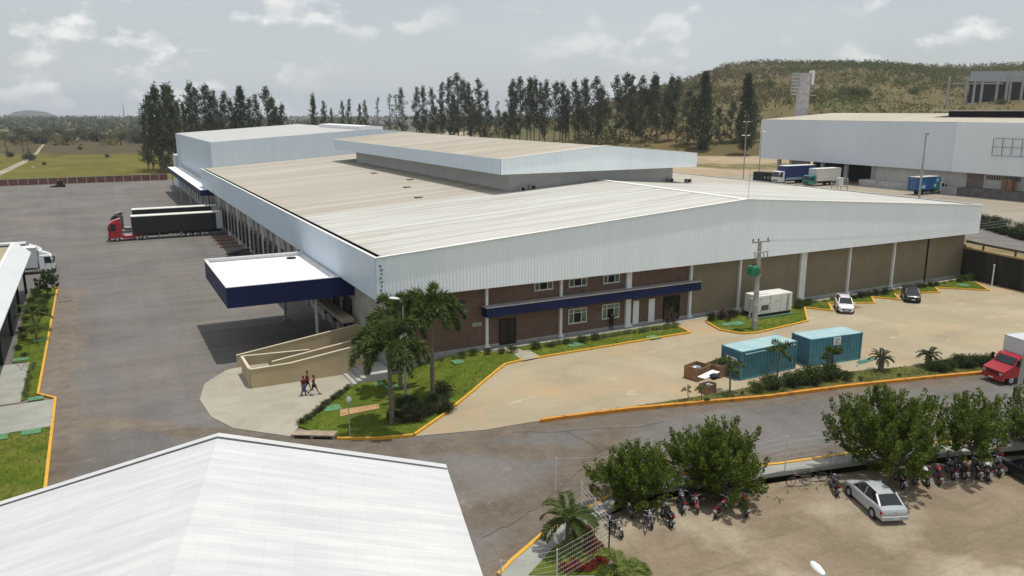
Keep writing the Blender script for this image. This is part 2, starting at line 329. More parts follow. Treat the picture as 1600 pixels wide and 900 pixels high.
def tag(o, label=None, cat=None, group=None, kind=None):
    if label: o['label'] = label
    if cat: o['category'] = cat
    if group: o['group'] = group
    if kind: o['kind'] = kind
    return o
def thing(name, label, cat, loc=(0, 0, 0), rz=0, group=None):
    o = bpy.data.objects.new(name, None); COL.objects.link(o); o.empty_display_size = .2
    o.location = loc; o.rotation_euler = (0, 0, rz); return tag(o, label, cat, group)
def dup(root, loc, rz=0, sc=1, label=None, group=None):
    def cp(o, par):
        c = o.copy(); COL.objects.link(c); c.parent = par
        if par is not None: KIDS.setdefault(par.name, []).append(c)
        for ch in list(KIDS.get(o.name, [])): cp(ch, c)
        return c
    r_ = cp(root, None); r_.location = loc; r_.rotation_euler = (0, 0, rz); r_.scale = (sc, sc, sc) if isinstance(sc, (int, float)) else sc
    return tag(r_, label, None, group)
def struct(mb, name, mat, smooth=False): return tag(mb.build(name, mat, None, smooth), kind='structure')
def fast_mesh(name, V, F4, mat):
    """numpy quads -> mesh"""
    me = bpy.data.meshes.new(name); nv = len(V); nf = len(F4)
    me.vertices.add(nv); me.vertices.foreach_set('co', V.astype('f').ravel()); me.loops.add(nf*4); me.loops.foreach_set('vertex_index', F4.astype('i').ravel())
    me.polygons.add(nf); me.polygons.foreach_set('loop_start', np.arange(0, nf*4, 4, dtype='i')); me.polygons.foreach_set('loop_total', np.full(nf, 4, dtype='i'))
    me.update(calc_edges=True); me.validate(); me.materials.append(mat); return me
def leaves(C, D, ln, wd, rng, fold=0.):
    """one rhombic leaf per row: C base points, D directions; returns V, F"""
    n = len(C); D = D/np.linalg.norm(D, axis=1, keepdims=True); S = np.cross(D, rng.normal(size=(n, 3))); S /= np.linalg.norm(S, axis=1, keepdims=True)
    ln = np.broadcast_to(np.asarray(ln, float), (n,))[:, None]; wd = np.broadcast_to(np.asarray(wd, float), (n,))[:, None]
    V = np.empty((n, 4, 3)); V[:, 0] = C; V[:, 1] = C+D*ln*.45+S*wd*.5; V[:, 2] = C+D*ln; V[:, 3] = C+D*ln*.45-S*wd*.5
    return V.reshape(-1, 3), np.arange(4*n).reshape(n, 4)
def drape(poly, off, name, mat, zf=gz, kind='structure', skirt=.0):
    """a sheet that follows the paved ground"""
    bm = bmesh.new(); fs = bm.faces.new([bm.verts.new((p[0], p[1], 0)) for p in poly])
    cuts = [((x, 0, 0), (1, 0, 0)) for x in np.arange(12, 30.1, 1.0)]+[((0, y, 0), (0, 1, 0)) for y in np.arange(54, 65.1, 1.0)]
    if zf is not gz: cuts = []
    for c, n_ in cuts: bmesh.ops.bisect_plane(bm, geom=bm.verts[:]+bm.edges[:]+bm.faces[:], plane_co=c, plane_no=n_, dist=1e-4)
    for v in bm.verts: v.co.z = zf(v.co.x, v.co.y)+off
    bmesh.ops.triangulate(bm, faces=bm.faces[:]); bmesh.ops.recalc_face_normals(bm, faces=bm.faces[:])
    for f in bm.faces:
        if f.normal.z < 0: f.normal_flip()
    if skirt:
        be = [e for e in bm.edges if e.is_boundary]; r_ = bmesh.ops.extrude_edge_only(bm, edges=be)
        for v in [g_ for g_ in r_['geom'] if isinstance(g_, bmesh.types.BMVert)]: v.co.z -= skirt
    me = bpy.data.meshes.new(name); bm.to_mesh(me); bm.free(); me.materials.append(mat); o = link(me, name); tag(o, kind=kind); return o
def kerb(pts, name, mat, w_=.14, h=.14, zf=gz, closed=False, inner=0):
    """square kerb stones along a line of (x, y) points, each length a little different"""
    mb = MB(); rnd = random.Random(len(pts)); P = [Vector((p[0], p[1])) for p in pts]
    if closed: P.append(P[0])
    for a, b in zip(P[:-1], P[1:]):
        ln = (b-a).length; k = max(1, int(ln/1.0)); d = (b-a)/ln
        for i in range(k):
            p = a+d*(ln*i/k+(.012 if i else 0)); q = a+d*(ln*(i+1)/k)
            hz = h+rnd.uniform(-.008, .008); z0 = zf(p.x, p.y); z1 = zf(q.x, q.y)
            nrm = Vector((-d.y, d.x))*w_/2; vs_ = []
            for (c, z) in ((p, z0), (q, z1)):
                for sgn, zz in ((-1, -.1), (1, -.1), (1, hz), (-1, hz)): vs_.append((c.x+nrm.x*sgn, c.y+nrm.y*sgn, z+zz))
            mb.add(vs_, [(0, 1, 2, 3), (7, 6, 5, 4), (0, 4, 5, 1), (1, 5, 6, 2), (2, 6, 7, 3), (3, 7, 4, 0)])
    return mb.build(name, mat)
# ================================================================ ground and surfaces
def onY(x, y, Y): d = ray(x, y); t = Y/d[1]; return Vector((d[0]*t, Y, CAMH+d[2]*t))
def onX(x, y, X): d = ray(x, y); t = X/d[0]; return Vector((X, d[1]*t, CAMH+d[2]*t))
def PG(*pts): return [ag(*p).to_2d() for p in pts]
def PZ(z, *pts): return [at(p[0], p[1], z).to_2d() for p in pts]
mb = MB(); gv = (-300, 300, 1000, 2000, 2700, 3600, 5000, 9000, 16000)        # level country that falls away slowly beyond 2.7 km
for v in gv:
    for u in (-12000, -4000, -1500, 0, 1500, 4000, 12000): q = uv(u, v); mb.v.append((q.x, q.y, -1.5-max(0, v-2700)*.022))
mb.f = [(j*7+i, j*7+i+1, (j+1)*7+i+1, (j+1)*7+i) for j in range(len(gv)-1) for i in range(6)]
struct(mb, 'ground', MF)
KERB_PX = [(779, 900), (800, 878), (850, 835), (890, 812), (930, 790), (975, 765), (1050, 745), (1215, 727), (1345, 708), (1600, 680)]
KL = [p for p in PG(*KERB_PX)]; kend = KL[-1]+(KL[-1]-KL[-2]).normalized()*45
WL = [ag(915, 818).to_2d(), ag(1000, 772).to_2d(), Vector((37.16, 33.26)), Vector((42.8, 32.05)), Vector((54.4, 28.6))]; wend = WL[-1]+(WL[-1]-WL[-2]).normalized()*45
drape([(-70, 4), (KL[0].x-1, 4), KL[0], *KL[1:], kend, (104.5, 60), (104.9, 70), (104, 303), (-70, 301.5)], 0, 'pavement', MP, skirt=.3)
LOT = PG((648, 682), (700, 646), (740, 613), (789, 572), (818, 563))+[Vector((33.2, 66.6)), Vector((104.9, 66.6)), Vector((103.6, 60)), Vector((101.5, 44)), Vector((97, 33))] + PG((1600, 570), (1530, 584), (1320, 604), (1200, 620), (980, 641), (845, 658), (760, 672))
drape(LOT, .03, 'concrete_lot', MC)
AP = PG((352, 580), (320, 600), (312, 625), (330, 652), (365, 670), (455, 683), (466, 668), (510, 626), (547, 605))+[Vector((20.6, 65.5)), Vector((20.6, 75.2)), Vector((10.0, 75.2))]
drape(AP, .06, 'entrance_apron', APRON, skirt=.2)
LAWN1 = PG((527, 686), (466, 668), (510, 627), (547, 606), (566, 596))+[Vector((21.5, 66.2)), Vector((30, 66.0))]+PG((806, 553), (818, 563), (789, 571), (740, 612), (700, 645), (648, 681), (590, 686))
drape(LAWN1, .12, 'lawn', MLAWN, skirt=.15)
LAWN2 = PG((822, 549), (838, 560), (1078, 520), (1062, 513))+[Vector((53, 65.2)), Vector((34.6, 65.2))]
drape(LAWN2, .12, 'lawn', MLAWN, skirt=.15)
L3E = PG((1104, 505), (1125, 517), (1160, 523), (1185, 521), (1262, 503), (1257, 482), (1300, 487), (1295, 475.5), (1366, 474.5), (1362, 465.5), (1405, 469.5), (1397, 460.5), (1468, 458), (1461, 450.8), (1545, 455), (1525, 443))
LAWN3 = L3E+[Vector((103.5, 65.2)), Vector((58.5, 65.2))]
drape(LAWN3, .12, 'lawn', MLAWN, skirt=.15)
drape([(22.4, 65.35), (104.9, 65.35), (104.9, 66.64), (22.4, 66.64)], .05, 'path', PATHM)
drape(PG((800, 553), (826, 549), (846, 560), (816, 566)), .15, 'path', APRON)
SK = PG((845, 660), (900, 652), (980, 642), (1100, 631), (1200, 622), (1320, 606), (1440, 593), (1530, 585), (1600, 576))
STRIP = SK+PG((1600, 553), (1545, 560), (1480, 563), (1420, 574), (1330, 582), (1240, 592), (1130, 615), (1060, 626), (950, 643))
drape(STRIP, .12, 'planting_strip', MSTRIP, skirt=.1)
# left garden beside the yard
drape([(-6.2, 122.8), (-9.3, 122.8), (-8.9, 86.5), (-7.4, 86), (-7.4, 74.2), (-6.3, 75.4)], .1, 'lawn', MLAWN, skirt=.1)
drape([(-7.42, 86), (-11, 86), (-11, 73.9), (-7.42, 73.9)], .07, 'path', PATHM, skirt=.1)
drape([(-4.9, 73.5), (-12, 73.5), (-12, 66.9), (-4.9, 66.9)], .075, 'path', PATHM, skirt=.1)
drape([(-4.9, 66.6), (-30, 66.6), (-30, 30), (-4.9, 30)], .1, 'lawn', MLAWN, skirt=.1)
# front garden, footway and dirt parking
mb = MB(); z_ = -.6; PK = [*WL, wend, Vector((99, -6)), Vector((16, -6)), Vector((21.6, 24)), ag(962, 874).to_2d()]
drape(PK, -.6, 'dirt_parking', MDIRT, zf=lambda x, y: 0, skirt=.9)
drape([*KL, kend, wend, *WL[::-1], ag(962, 874).to_2d(), ag(930, 905).to_2d(), ag(850, 930).to_2d()], .1, 'footway', PATHM, skirt=.3)
drape(PG((826, 902), (862, 862), (893, 838), (912, 820), (958, 872), (935, 902)), .16, 'lawn', MLAWN, skirt=.1)
kerb(PG(*KERB_PX[:5])+PG(*KERB_PX[5:])+[kend], 'yellow_kerb', YEL, .22, .16)
tag(bpy.data.objects['yellow_kerb'], 'long thin yellow kerb along the footway in front of the dirt parking', 'kerb', 'painted kerbs')
def kthing(pts, mat, label, h=.2, w_=.2): return tag(kerb(pts, 'painted_kerb', mat, w_, h), label, 'kerb', 'painted kerbs')
kthing(PG((648, 681), (700, 645), (740, 612), (789, 571), (818, 564)), YEL, 'yellow kerb curving between the palm lawn and the concrete lot')
kthing(PG((527, 687), (590, 687), (646, 682)), YEL, 'yellow kerb on the street side of the palm lawn')
kthing(PG((838, 561), (1078, 521), (1062, 513)), YEL, 'straight yellow kerb of the narrow lawn under the blue awning')
kthing([Vector(p) for p in L3E], YEL, 'zigzag yellow kerb of the lawn with the generator and parked cars')
kthing(SK, ORG, 'long orange kerb of the planted strip facing the street', .26, .3)
kthing([Vector((-6.1, 122.8)), Vector((-6.2, 75.4)), Vector((-4.85, 73.55)), Vector((-4.85, 30))], YEL, 'yellow kerb along the narrow garden at the left of the yard')
# terrace on the right, above the stained retaining wall
TZ = 4.2
TL = [Vector((99.6, 26)), Vector((103.25, 56.8)), Vector((103.9, 60.8)), Vector((105.25, 66.5)), Vector((106.9, 67.5)), Vector((106.9, 640))]
bm_ = MB(); bm_.prism([*TL, Vector((1100, 640)), Vector((1100, 26))], -1.6, TZ); struct(bm_, 'terrace', MTERR)
drape(PZ(TZ, (1500, 372), (1640, 408), (1640, 372), (1532, 353), (1490, 345)), TZ+.03, 'upper_road', M('upper_road_stone', (.15, .14, .13), .9, .15, .3), zf=lambda x, y: 0)
drape([(108, 78), (168, 62), (171, 62), (171, 175), (108, 175)], TZ+.02, 'warehouse_yard', mat_dirt('trodden_yard', (.25, .215, .175), (.33, .29, .23), (.37, .31, .24), .08, (.17, .15, .06)), zf=lambda x, y: 0)
# parking bay lines painted on the truck yard (worn)
BAYL = M('worn_bay_paint', (.36, .27, .16), .8, .2, 1.5, col2=(.26, .225, .19))
mb = MB()
for Y in (82, 86.5, 90.4, 94.2, 98.8, 103, 107, 110.5, 113.8, 117.8, 121.5, 125.4, 129.3, 133.2, 137, 141): mb.box(6.9, 20.2, Y-.05, Y+.05, -1.195, -1.19)
struct(mb, 'bay_markings', BAYL)
mb = MB()                                                              # cracks wandering over the old street
rnd = random.Random(2)
for line in ([(752, 840), (775, 831), (800, 818), (828, 801), (850, 785), (872, 768), (890, 750), (908, 730), (925, 712), (955, 699), (985, 690), (1010, 680)], [(880, 672), (900, 681), (920, 692), (938, 708)], [(800, 674), (870, 673), (940, 669), (1000, 668), (1060, 652)]):
    P_ = [ag(x+rnd.uniform(-2, 2), y+rnd.uniform(-1.5, 1.5), .016) for x, y in line]; Q = []
    for a, b in zip(P_[:-1], P_[1:]):
        for t in (0, .33, .66): q = a.lerp(b, t); Q.append(Vector((q.x+rnd.uniform(-.09, .09), q.y+rnd.uniform(-.09, .09), gz(q.x, q.y)+.016)))
    for a, b in zip(Q[:-1], Q[1:]): mb.bar(a, b, rnd.uniform(.015, .05), .006)
struct(mb, 'street_cracks', M('crack_dark', (.07, .06, .05), .95, .3, 2))
# distant hill, hillside, far woods
def hill_h(px): return float(np.interp(px, [700, 860, 940, 1000, 1060, 1130, 1200, 1290, 1400, 1500, 1600, 1800, 2100], [176, 170, 158, 148, 131, 111, 106, 100, 104, 106, 108, 118, 150]))
def hillz(u, v):
    px = 800+1268.7*u/max(v, 1)
    h = CAMH+(172.5-hill_h(px))*760/1268.7
    t = (v-330)/430
    if t <= 0: return TZ
    h = TZ+(h-TZ)*sst(740, 1000, px)
    n = 3*math.sin(u*.021+v*.013)+2*math.sin(u*.05-v*.031+1)+1.5*math.sin(v*.06+u*.01)
    if t > 1: return TZ+max(0, (h-TZ)*max(0, 1-(t-1)**2*.8)+n*.4)
    return TZ+max(0, (h-TZ)*t**.72+n*min(1, t*2.5)*.7)
mb = MB(); nu, nv = 110, 46; U = np.linspace(-30, 860, nu); V_ = np.linspace(330, 1000, nv)
mb.v = [tuple(uv(u*(v/760), v, hillz(u*(v/760), v)-.1)) for v in V_ for u in U]
mb.f = [(j*nu+i, j*nu+i+1, (j+1)*nu+i+1, (j+1)*nu+i) for j in range(nv-1) for i in range(nu-1)]
HILLM = mat_dirt('dry_hillside', (.10, .078, .028), (.14, .11, .043), (.19, .115, .052), .02, (.075, .078, .02))
struct(mb, 'hillside', HILLM, True)
mb = MB(); ring = []
for k, sc_ in enumerate((1, .72, .42, .12)): ring.append([(*uv(-2740+sc_*190*math.cos(a)*(1+.12*math.sin(3*a)), 4600+sc_*170*math.sin(a)).to_2d(), -48+[0, 35, 60, 70][k]+2*math.sin(5*a)) for a in np.linspace(0, 2*math.pi, 28, endpoint=False)])
mb.loft(ring); struct(mb, 'distant_hill', M('far_hill_scrub', (.075, .085, .06), 1, .2, .01), True)

# ================================================================ the big hall
XL, XR, YF, YB, ZB, ZE, ZR, XM = 20.76, 105.87, 65.36, 187.4, 6.2, 9.97, 12.92, 63.3
def rz_(x): return ZE+(ZR-ZE)*(1-abs(x-XM)/(XM-XL))
hall = thing('warehouse', 'long white clad warehouse with beige roof, brick front and blue awning, filling the centre', 'warehouse', (0, 0, 0))
mb = MB()                                                                # ribbed front cladding following the gable
pitch = .34; xs = [XL]
pts = []
n = int((XR-XL)/pitch)
for i in range(n):
    x = XL+(XR-XL)*i/n; q = (XR-XL)/n
    pts += [(x, 0), (x+q*.5, 0), (x+q*.6, -.022), (x+q*.9, -.022)]
pts.append((XR, 0))
o = [(x, YF+y, ZB) for x, y in pts]+[(x, YF+y, rz_(x)+.02) for x, y in pts]; m_ = len(pts)
mb.add(o, [(i, i+1, i+1+m_, i+m_) for i in range(m_-1)])
mb.build('front_cladding', FRONTM, hall)
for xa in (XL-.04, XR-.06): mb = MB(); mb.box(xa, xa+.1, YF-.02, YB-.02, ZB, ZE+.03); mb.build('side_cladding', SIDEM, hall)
mb = MB()
for xa, xb in ((XL-.06, XM), (XM, XR+.06)): mb.bar((xa, YF-.02, rz_(xa)+.06), (xb, YF-.02, rz_(xb)+.06), .34, .07)
mb.box(XL-.08, XL+.16, YF+.16, YB-.1, ZE+.035, ZE+.11); mb.box(XR-.1, XR+.08, YF+.16, YB-.1, ZE+.035, ZE+.11)
mb.box(XM-.35, XM+.35, YF+.2, 94.4, ZR-.02, ZR+.07)
mb.build('roof_flashing', WBRIGHT, hall)
mb = MB(); mb.add([(XL+.75, YF+.1, rz_(XL+.75)), (XM, YF+.1, ZR), (XM, YB-.03, ZR), (XL+.75, YB-.03, rz_(XL+.75))], [(0, 1, 2, 3)])
mb.add([(XM, YF+.1, ZR), (XR-.75, YF+.1, rz_(XR-.75)), (XR-.75, YB-.03, rz_(XR-.75)), (XM, YB-.03, ZR)], [(0, 1, 2, 3)]); mb.build('roof', MROOF, hall)
mb = MB(); mb.box(XL+.07, XL+.8, YF+.1, YB-.1, ZE-.75, ZE-.6); mb.box(XL+.76, XL+.84, YF+.12, YB-.1, ZE-.6, ZE-.02); mb.build('gutter', DARK, hall)
mb = MB(); mb.box(XR-.8, XR-.07, YF+.1, YB-.1, ZE-.75, ZE-.6); mb.build('gutter', DARK, hall)
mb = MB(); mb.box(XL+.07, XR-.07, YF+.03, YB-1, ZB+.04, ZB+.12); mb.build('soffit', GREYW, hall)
mb = MB(); mb.box(22.42, 56.9, 66.66, 67, -1.3, ZB+.03); mb.build('brick_wall', MBRICK, hall)
mb = MB(); mb.box(56.92, 105, 66.66, 67, -.1, ZB+.03); mb.box(104.7, 105, 67.02, YB-1, -.1, ZB+.03); mb.build('rendered_wall', BEIGE, hall)
mb = MB(); mb.box(57, 105.03, 66.60, 66.655, -.05, .32); mb.box(22.45, 56.98, 66.60, 66.655, -.7, .28); mb.build('plinth', GREYW, hall)
for x, w_ in ((32.0, .26), (40.3, .26), (48.6, .62), (56.95, .3), (64.1, .22), (74.1, .95), (82.15, .26), (90.4, .28)):
    mb = MB(); mb.box(x-w_/2, x+w_/2, 66.36, 66.655, -.1, ZB+.03); mb.box(x-w_/2-.16, x+w_/2+.16, 66.2, 66.657, 0, .16); mb.box(x-w_/2-.08, x+w_/2+.08, 66.28, 66.656, .16, .34); mb.build('pilaster', WHITE, hall)
mb = MB(); mb.box(97.2, 97.32, 66.5, 66.655, 0, ZB); mb.build('downpipe', DARK, hall)
def window(x0, x1, z0, z1, Y, par):
    mb = MB(); t = .07
    mb.box(x0, x1, Y-.08, Y, z0, z0+t); mb.box(x0, x1, Y-.08, Y, z1-t, z1); mb.box(x0, x0+t, Y-.08, Y, z0+t, z1-t); mb.box(x1-t, x1, Y-.08, Y, z0+t, z1-t)
    xa = x0+(x1-x0)*.28; xb = x0+(x1-x0)*.7
    for x in (xa, xb): mb.box(x-.03, x+.03, Y-.075, Y, z0+t, z1-t)
    mb.box(x0+t, x1-t, Y-.078, Y-.002, z0+(z1-z0)*.68, z0+(z1-z0)*.68+.05)
    f = mb.build('window', WHITE, par)
    mb = MB(); mb.box(xa+.03, xb-.03, Y-.03, Y-.004, z0+t, z0+(z1-z0)*.68); mb.build('open_gap', DARK, f)
    mb = MB(); mb.box(x0+t, xa-.03, Y-.04, Y-.006, z0+t, z1-t); mb.box(xb+.03, x1-t, Y-.04, Y-.006, z0+t, z1-t); mb.box(xa+.03, xb-.03, Y-.042, Y-.006, z0+(z1-z0)*.68+.05, z1-t)
    mb.build('pane', M('green_tint_glass', (.10, .14, .09), .12, .5, 2.2, spec=.6), f)
    mb = MB(); mb.box(x0-.06, x1+.06, Y-.14, Y, z0-.07, z0-.003); mb.build('sill', GREYW, f)
for x0, x1, z0, z1 in ((37.3, 39.4, 5.1, 6.75), (41.3, 43.45, 5.05, 6.7), (45.45, 47.5, 5.0, 6.65), (41.3, 43.5, 1.2, 2.75), (45.4, 47.55, 1.2, 2.75)):
    window(x0, x1, z0, min(z1, ZB-.02), 66.655, hall)
def slab_part(name, mat, *b): mb = MB(); mb.box(*b); return mb.build(name, mat, hall)
d = slab_part('dark_door', M('dark_brown_door', (.022, .015, .012), .4, .2, 2), 33.5, 35.15, 66.52, 66.65, .05, 2.55)
mb = MB(); mb.box(33.42, 33.495, 66.5, 66.655, .05, 2.62); mb.box(35.155, 35.23, 66.5, 66.655, .05, 2.62); mb.box(33.5, 35.15, 66.5, 66.655, 2.555, 2.62); mb.box(34.3, 34.35, 66.5, 66.52, .05, 2.55); mb.build('door_frame', DARK, d)
d = slab_part('glass_door', M('entrance_glass', (.012, .012, .012), .1, .3, 2, spec=.5), 53.5, 55.5, 66.54, 66.65, .05, 2.6)
mb = MB(); mb.box(54.46, 54.54, 66.5, 66.538, .05, 2.6); mb.box(53.42, 53.495, 66.5, 66.655, .05, 2.68); mb.box(55.505, 55.58, 66.5, 66.655, .05, 2.68); mb.box(53.5, 55.5, 66.5, 66.655, 2.605, 2.68); mb.build('door_frame', DARK, d)
mb = MB(); mb.box(54.36, 54.40, 66.46, 66.5, 1.0, 1.5); mb.box(54.60, 54.64, 66.46, 66.5, 1.0, 1.5); mb.build('handle', CHROME, d)
for x0, x1 in ((49.35, 50.1), (51.4, 52.2), (23.1, 24.6)): slab_part('white_door', WHITE, x0, x1, 66.56, 66.65, .12, 2.72 if x0 > 30 else 3.6)
sgn = slab_part('wall_sign', M('navy_sign', (.02, .025, .06), .5, .1, 2), 28.4, 29.75, 66.55, 66.65, 4.55, 5.0)
mb = MB(); [mb.box(28.55+k*.2, 28.66+k*.2, 66.535, 66.548, 4.68, 4.86) for k in range(5)]; mb.build('sign_lettering', M('grey_letters', (.09, .10, .15), .5), sgn)
slab_part('name_plaque', M('green_grey_plaque', (.30, .33, .22), .5, .1, 3), 30.55, 31.5, 66.58, 66.65, 2.28, 2.66)
mb = MB()
for k in range(9):
    zz = 9.3-k*.36; mb.box(XL+.33+.06*(k % 3), XL+.55+.05*((k*2) % 3), YF-.062, YF-.052, zz-.13, zz+.06)
mb.build('corner_lettering', M('faded_marks', (.22, .25, .27), .6, .3, 5), hall)
a = slab_part('awning', BLUE, 31.55, 57.6, 65.5, 66.64, 3.3, 4.2)
mb = MB(); mb.box(31.5, 57.65, 65.46, 66.63, 4.203, 4.26); mb.build('awning_flashing', GREYW, a)
# loading side: rendered wall, dark dock doors between posts, bumpers
mb = MB(); mb.box(22.1, 22.4, 66.9, YB-.2, -1.3, ZB+.02); mb.build('dock_wall', M('pale_dock_wall', (.33, .315, .29), .85, .15, .8), hall)
Y = 77.85; k = 0
while Y < 185:
    mb = MB(); mb.box(21.99, 22.09, Y, Y+2.7, -.1, 3.6); dd = mb.build('dock_door', M('dock_curtain', (.035, .034, .034), .85, .3, .8), hall)
    for yb in (Y-.02, Y+2.45): mb = MB(); mb.box(21.85, 22.09, yb, yb+.27, -.3, 3.0); mb.build('dock_bumper', BLACK, dd)
    mb = MB(); mb.box(21.75, 22.08, Y+3.05, Y+3.33, -1.2, ZB); mb.build('dock_post', WHITE if k % 3 == 2 else GREYW, hall)
    Y += 3.95; k += 1
# roof monitor (the raised upper roof)
mb = MB(); mb.box(49.2, 76.6, 94.7, 165, 11.2, 14.6); mon = mb.build('monitor_wall', M('monitor_render', (.44, .445, .44), .8, .06, .5), hall)
mx0, mx1, my0, my1, mz0, mze, mzr, mxm = 46.7, 79.3, 92.6, 172.5, 14.33, 16.3, 17.72, 63.0
def mrz(x): return mze+(mzr-mze)*(1-abs(x-mxm)/(mxm-mx0))
mb = MB(); pts = []; n = 70
for i in range(n):
    x = mx0+(mx1-mx0)*i/n; q = (mx1-mx0)/n; pts += [(x, 0), (x+q*.5, 0), (x+q*.6, -.022), (x+q*.9, -.022)]
pts.append((mx1, 0)); m_ = len(pts)
mb.add([(x, my0+y, mz0) for x, y in pts]+[(x, my0+y, mrz(x)) for x, y in pts], [(i, i+1, i+1+m_, i+m_) for i in range(m_-1)]); mb.build('monitor_front_cladding', FRONTM, hall)
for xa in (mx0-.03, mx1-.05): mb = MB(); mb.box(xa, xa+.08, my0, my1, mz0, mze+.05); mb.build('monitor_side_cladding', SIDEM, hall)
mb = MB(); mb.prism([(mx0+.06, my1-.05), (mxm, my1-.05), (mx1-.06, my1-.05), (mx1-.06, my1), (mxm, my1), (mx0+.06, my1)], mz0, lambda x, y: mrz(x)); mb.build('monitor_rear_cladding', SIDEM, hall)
mb = MB(); mb.add([(mx0+.05, my0, mrz(mx0+.05)), (mxm, my0, mzr), (mxm, my1, mzr), (mx0+.05, my1, mrz(mx0+.05)), (mx1-.05, my0, mrz(mx1-.05)), (mx1-.05, my1, mrz(mx1-.05))], [(0, 1, 2, 3), (1, 4, 5, 2)])
mb.build('monitor_roof', M('monitor_roof_sheet', (.32, .28, .22), .8, .14, .25, stretch=(.12, 1, 1), col2=(.42, .38, .32), bump=.15), hall)
mb = MB(); mb.box(mx0+.1, mx1-.1, my0+.06, my1-.1, mz0+.05, mz0+.1); mb.build('monitor_soffit', GREYW, hall)
mb = MB()
for xa, xb in ((mx0, mxm), (mxm, mx1)): mb.bar((xa, my0, mrz(xa)+.05), (xb, my0, mrz(xb)+.05), .25, .06)
mb.bar((mx0, my1, mrz(mx0)+.06), (mxm, my1, mzr+.06), .3, .1); mb.bar((mxm, my1, mzr+.06), (mx1, my1, mrz(mx1)+.06), .3, .1)
mb.build('monitor_flashing', WBRIGHT, hall)
mb = MB(); mb.tube([(XM+1, 66.2, rz_(XM+1)), (XM+1.1, 66.2, rz_(XM)+3.2)], .03, 5); mb.build('antenna_mast', STEEL, hall)
for (x, y) in ((50.2, 93.2), (52.0, 93.6), (75.5, 93.9), (79.5, 94.6)):
    mb = MB(); mb.box(x-.45, x+.45, y-.3, y+.3, rz_(x)+.05, rz_(x)+.6); v_ = mb.build('roof_fan', M('fan_box', (.25, .25, .25), .6, .3, 3), hall)
    mb = MB(); mb.box(x-.3, x+.3, y-.32, y-.305, rz_(x)+.12, rz_(x)+.5); mb.build('fan_grille', DARK, v_)
for (px, py) in ((654, 309), (585, 271), (641, 281), (636, 293)):
    p = onY(px, py, 100)
    for _ in range(8):
        z = rz_(p.x); p = at(px, py, z)
    mb = MB(); mb.box(p.x-.5, p.x+.5, p.y-.4, p.y+.4, p.z, p.z+.12); mb.build('roof_patch', M('dark_roof_patch', (.10, .09, .08), .9, .3, 2), hall)
# ---- tall block behind
blk = thing('warehouse_block', 'tall pale grey windowless block with white roof behind the beige roof', 'warehouse')
bx0, bx1, by0, by1, bze, bzr, bxm = 23.2, 98, YB, 268.3, 15.62, 18.1, 60.6
def brz(x): return bze+(bzr-bze)*(1-abs(x-bxm)/(bxm-bx0)) if x < bxm else bzr+(15.0-bzr)*(x-bxm)/(bx1-bxm)
mb = MB(); mb.prism([(bx0, by0), (bxm, by0), (bx1, by0), (bx1, by0+.3), (bxm, by0+.3), (bx0, by0+.3)], -1.2, lambda x, y: brz(x)); mb.build('front_wall', BLOCKM, blk)
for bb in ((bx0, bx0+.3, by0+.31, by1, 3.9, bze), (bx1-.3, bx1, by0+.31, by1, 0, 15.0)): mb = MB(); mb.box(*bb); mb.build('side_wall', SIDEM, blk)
mb = MB(); mb.box(bx0-.5, bx0+8, by1+.01, by1+10, -1.2, 8.9); mb.build('rear_annex', SIDEM, blk)
mb = MB(); mb.box(bx0+.02, bx0+.28, by0+.31, by1, -1.3, 3.88); mb.build('dock_wall', GREYW, blk)
mb = MB(); mb.add([(bx0+.1, by0+.25, bze+.03), (bxm, by0+.25, bzr+.03), (bxm, by1, bzr+.03), (bx0+.1, by1, bze+.03), (bx1-.1, by0+.25, 15.03), (bx1-.1, by1, 15.03)], [(0, 1, 2, 3), (1, 4, 5, 2)])
mb.build('roof', M('pale_roof_sheet', (.44, .44, .43), .6, .1, .6, stretch=(.1, 1, 1), bump=.1), blk)
mb = MB(); mb.prism([(57.6, 190), (60.6, 190), (63.6, 190), (63.6, 228), (60.6, 228), (57.6, 228)], 17.6, lambda x, y: 18.9 - abs(x-60.6)*.06); mb.build('ridge_vent', WHITE, blk)
for k in range(15):
    Y = 190.5+k*5.2; mb = MB(); mb.box(23.06, 23.19, Y, Y+2.8, -.1, 3.5); mb.build('dock_door', DARK, blk)
for k in range(15):
    Y = 189.5+k*5.2; mb = MB(); mb.box(22.9, 23.19, Y, Y+.3, -1.2, 3.85); mb.build('dock_post', WHITE, blk)
# ---- yard canopy along the tall block
cn = thing('loading_canopy', 'long narrow blue edged canopy over the far docks of the tall block', 'canopy')
mb = MB(); mb.box(19.3, 23.0, 178.6, 258, 5.95, 6.1); mb.build('canopy_deck', WBRIGHT, cn)
mb = MB(); mb.box(19.2, 19.29, 178.5, 258, 4.9, 6.13); mb.box(19.3, 23, 178.5, 178.59, 4.9, 6.13); mb.build('blue_edge', BLUE, cn)
for k in range(24):
    mb = MB(); mb.bar((22.9, 181+k*3.2, 6.15), (22.9, 181+k*3.2, 7.1), .09); mb.build('rail_post', STEEL, cn)
mb = MB(); mb.bar((22.9, 181, 7.12), (22.9, 254.6, 7.12), .08); mb.bar((22.9, 181, 6.7), (22.9, 254.6, 6.7), .06); mb.build('rail', STEEL, cn)
for k in range(4):
    mb = MB(); mb.tube([(20, 184+k*23, -1.2), (20, 184+k*23, 4.95)], .13, 8); mb.build('post', STEEL, cn)
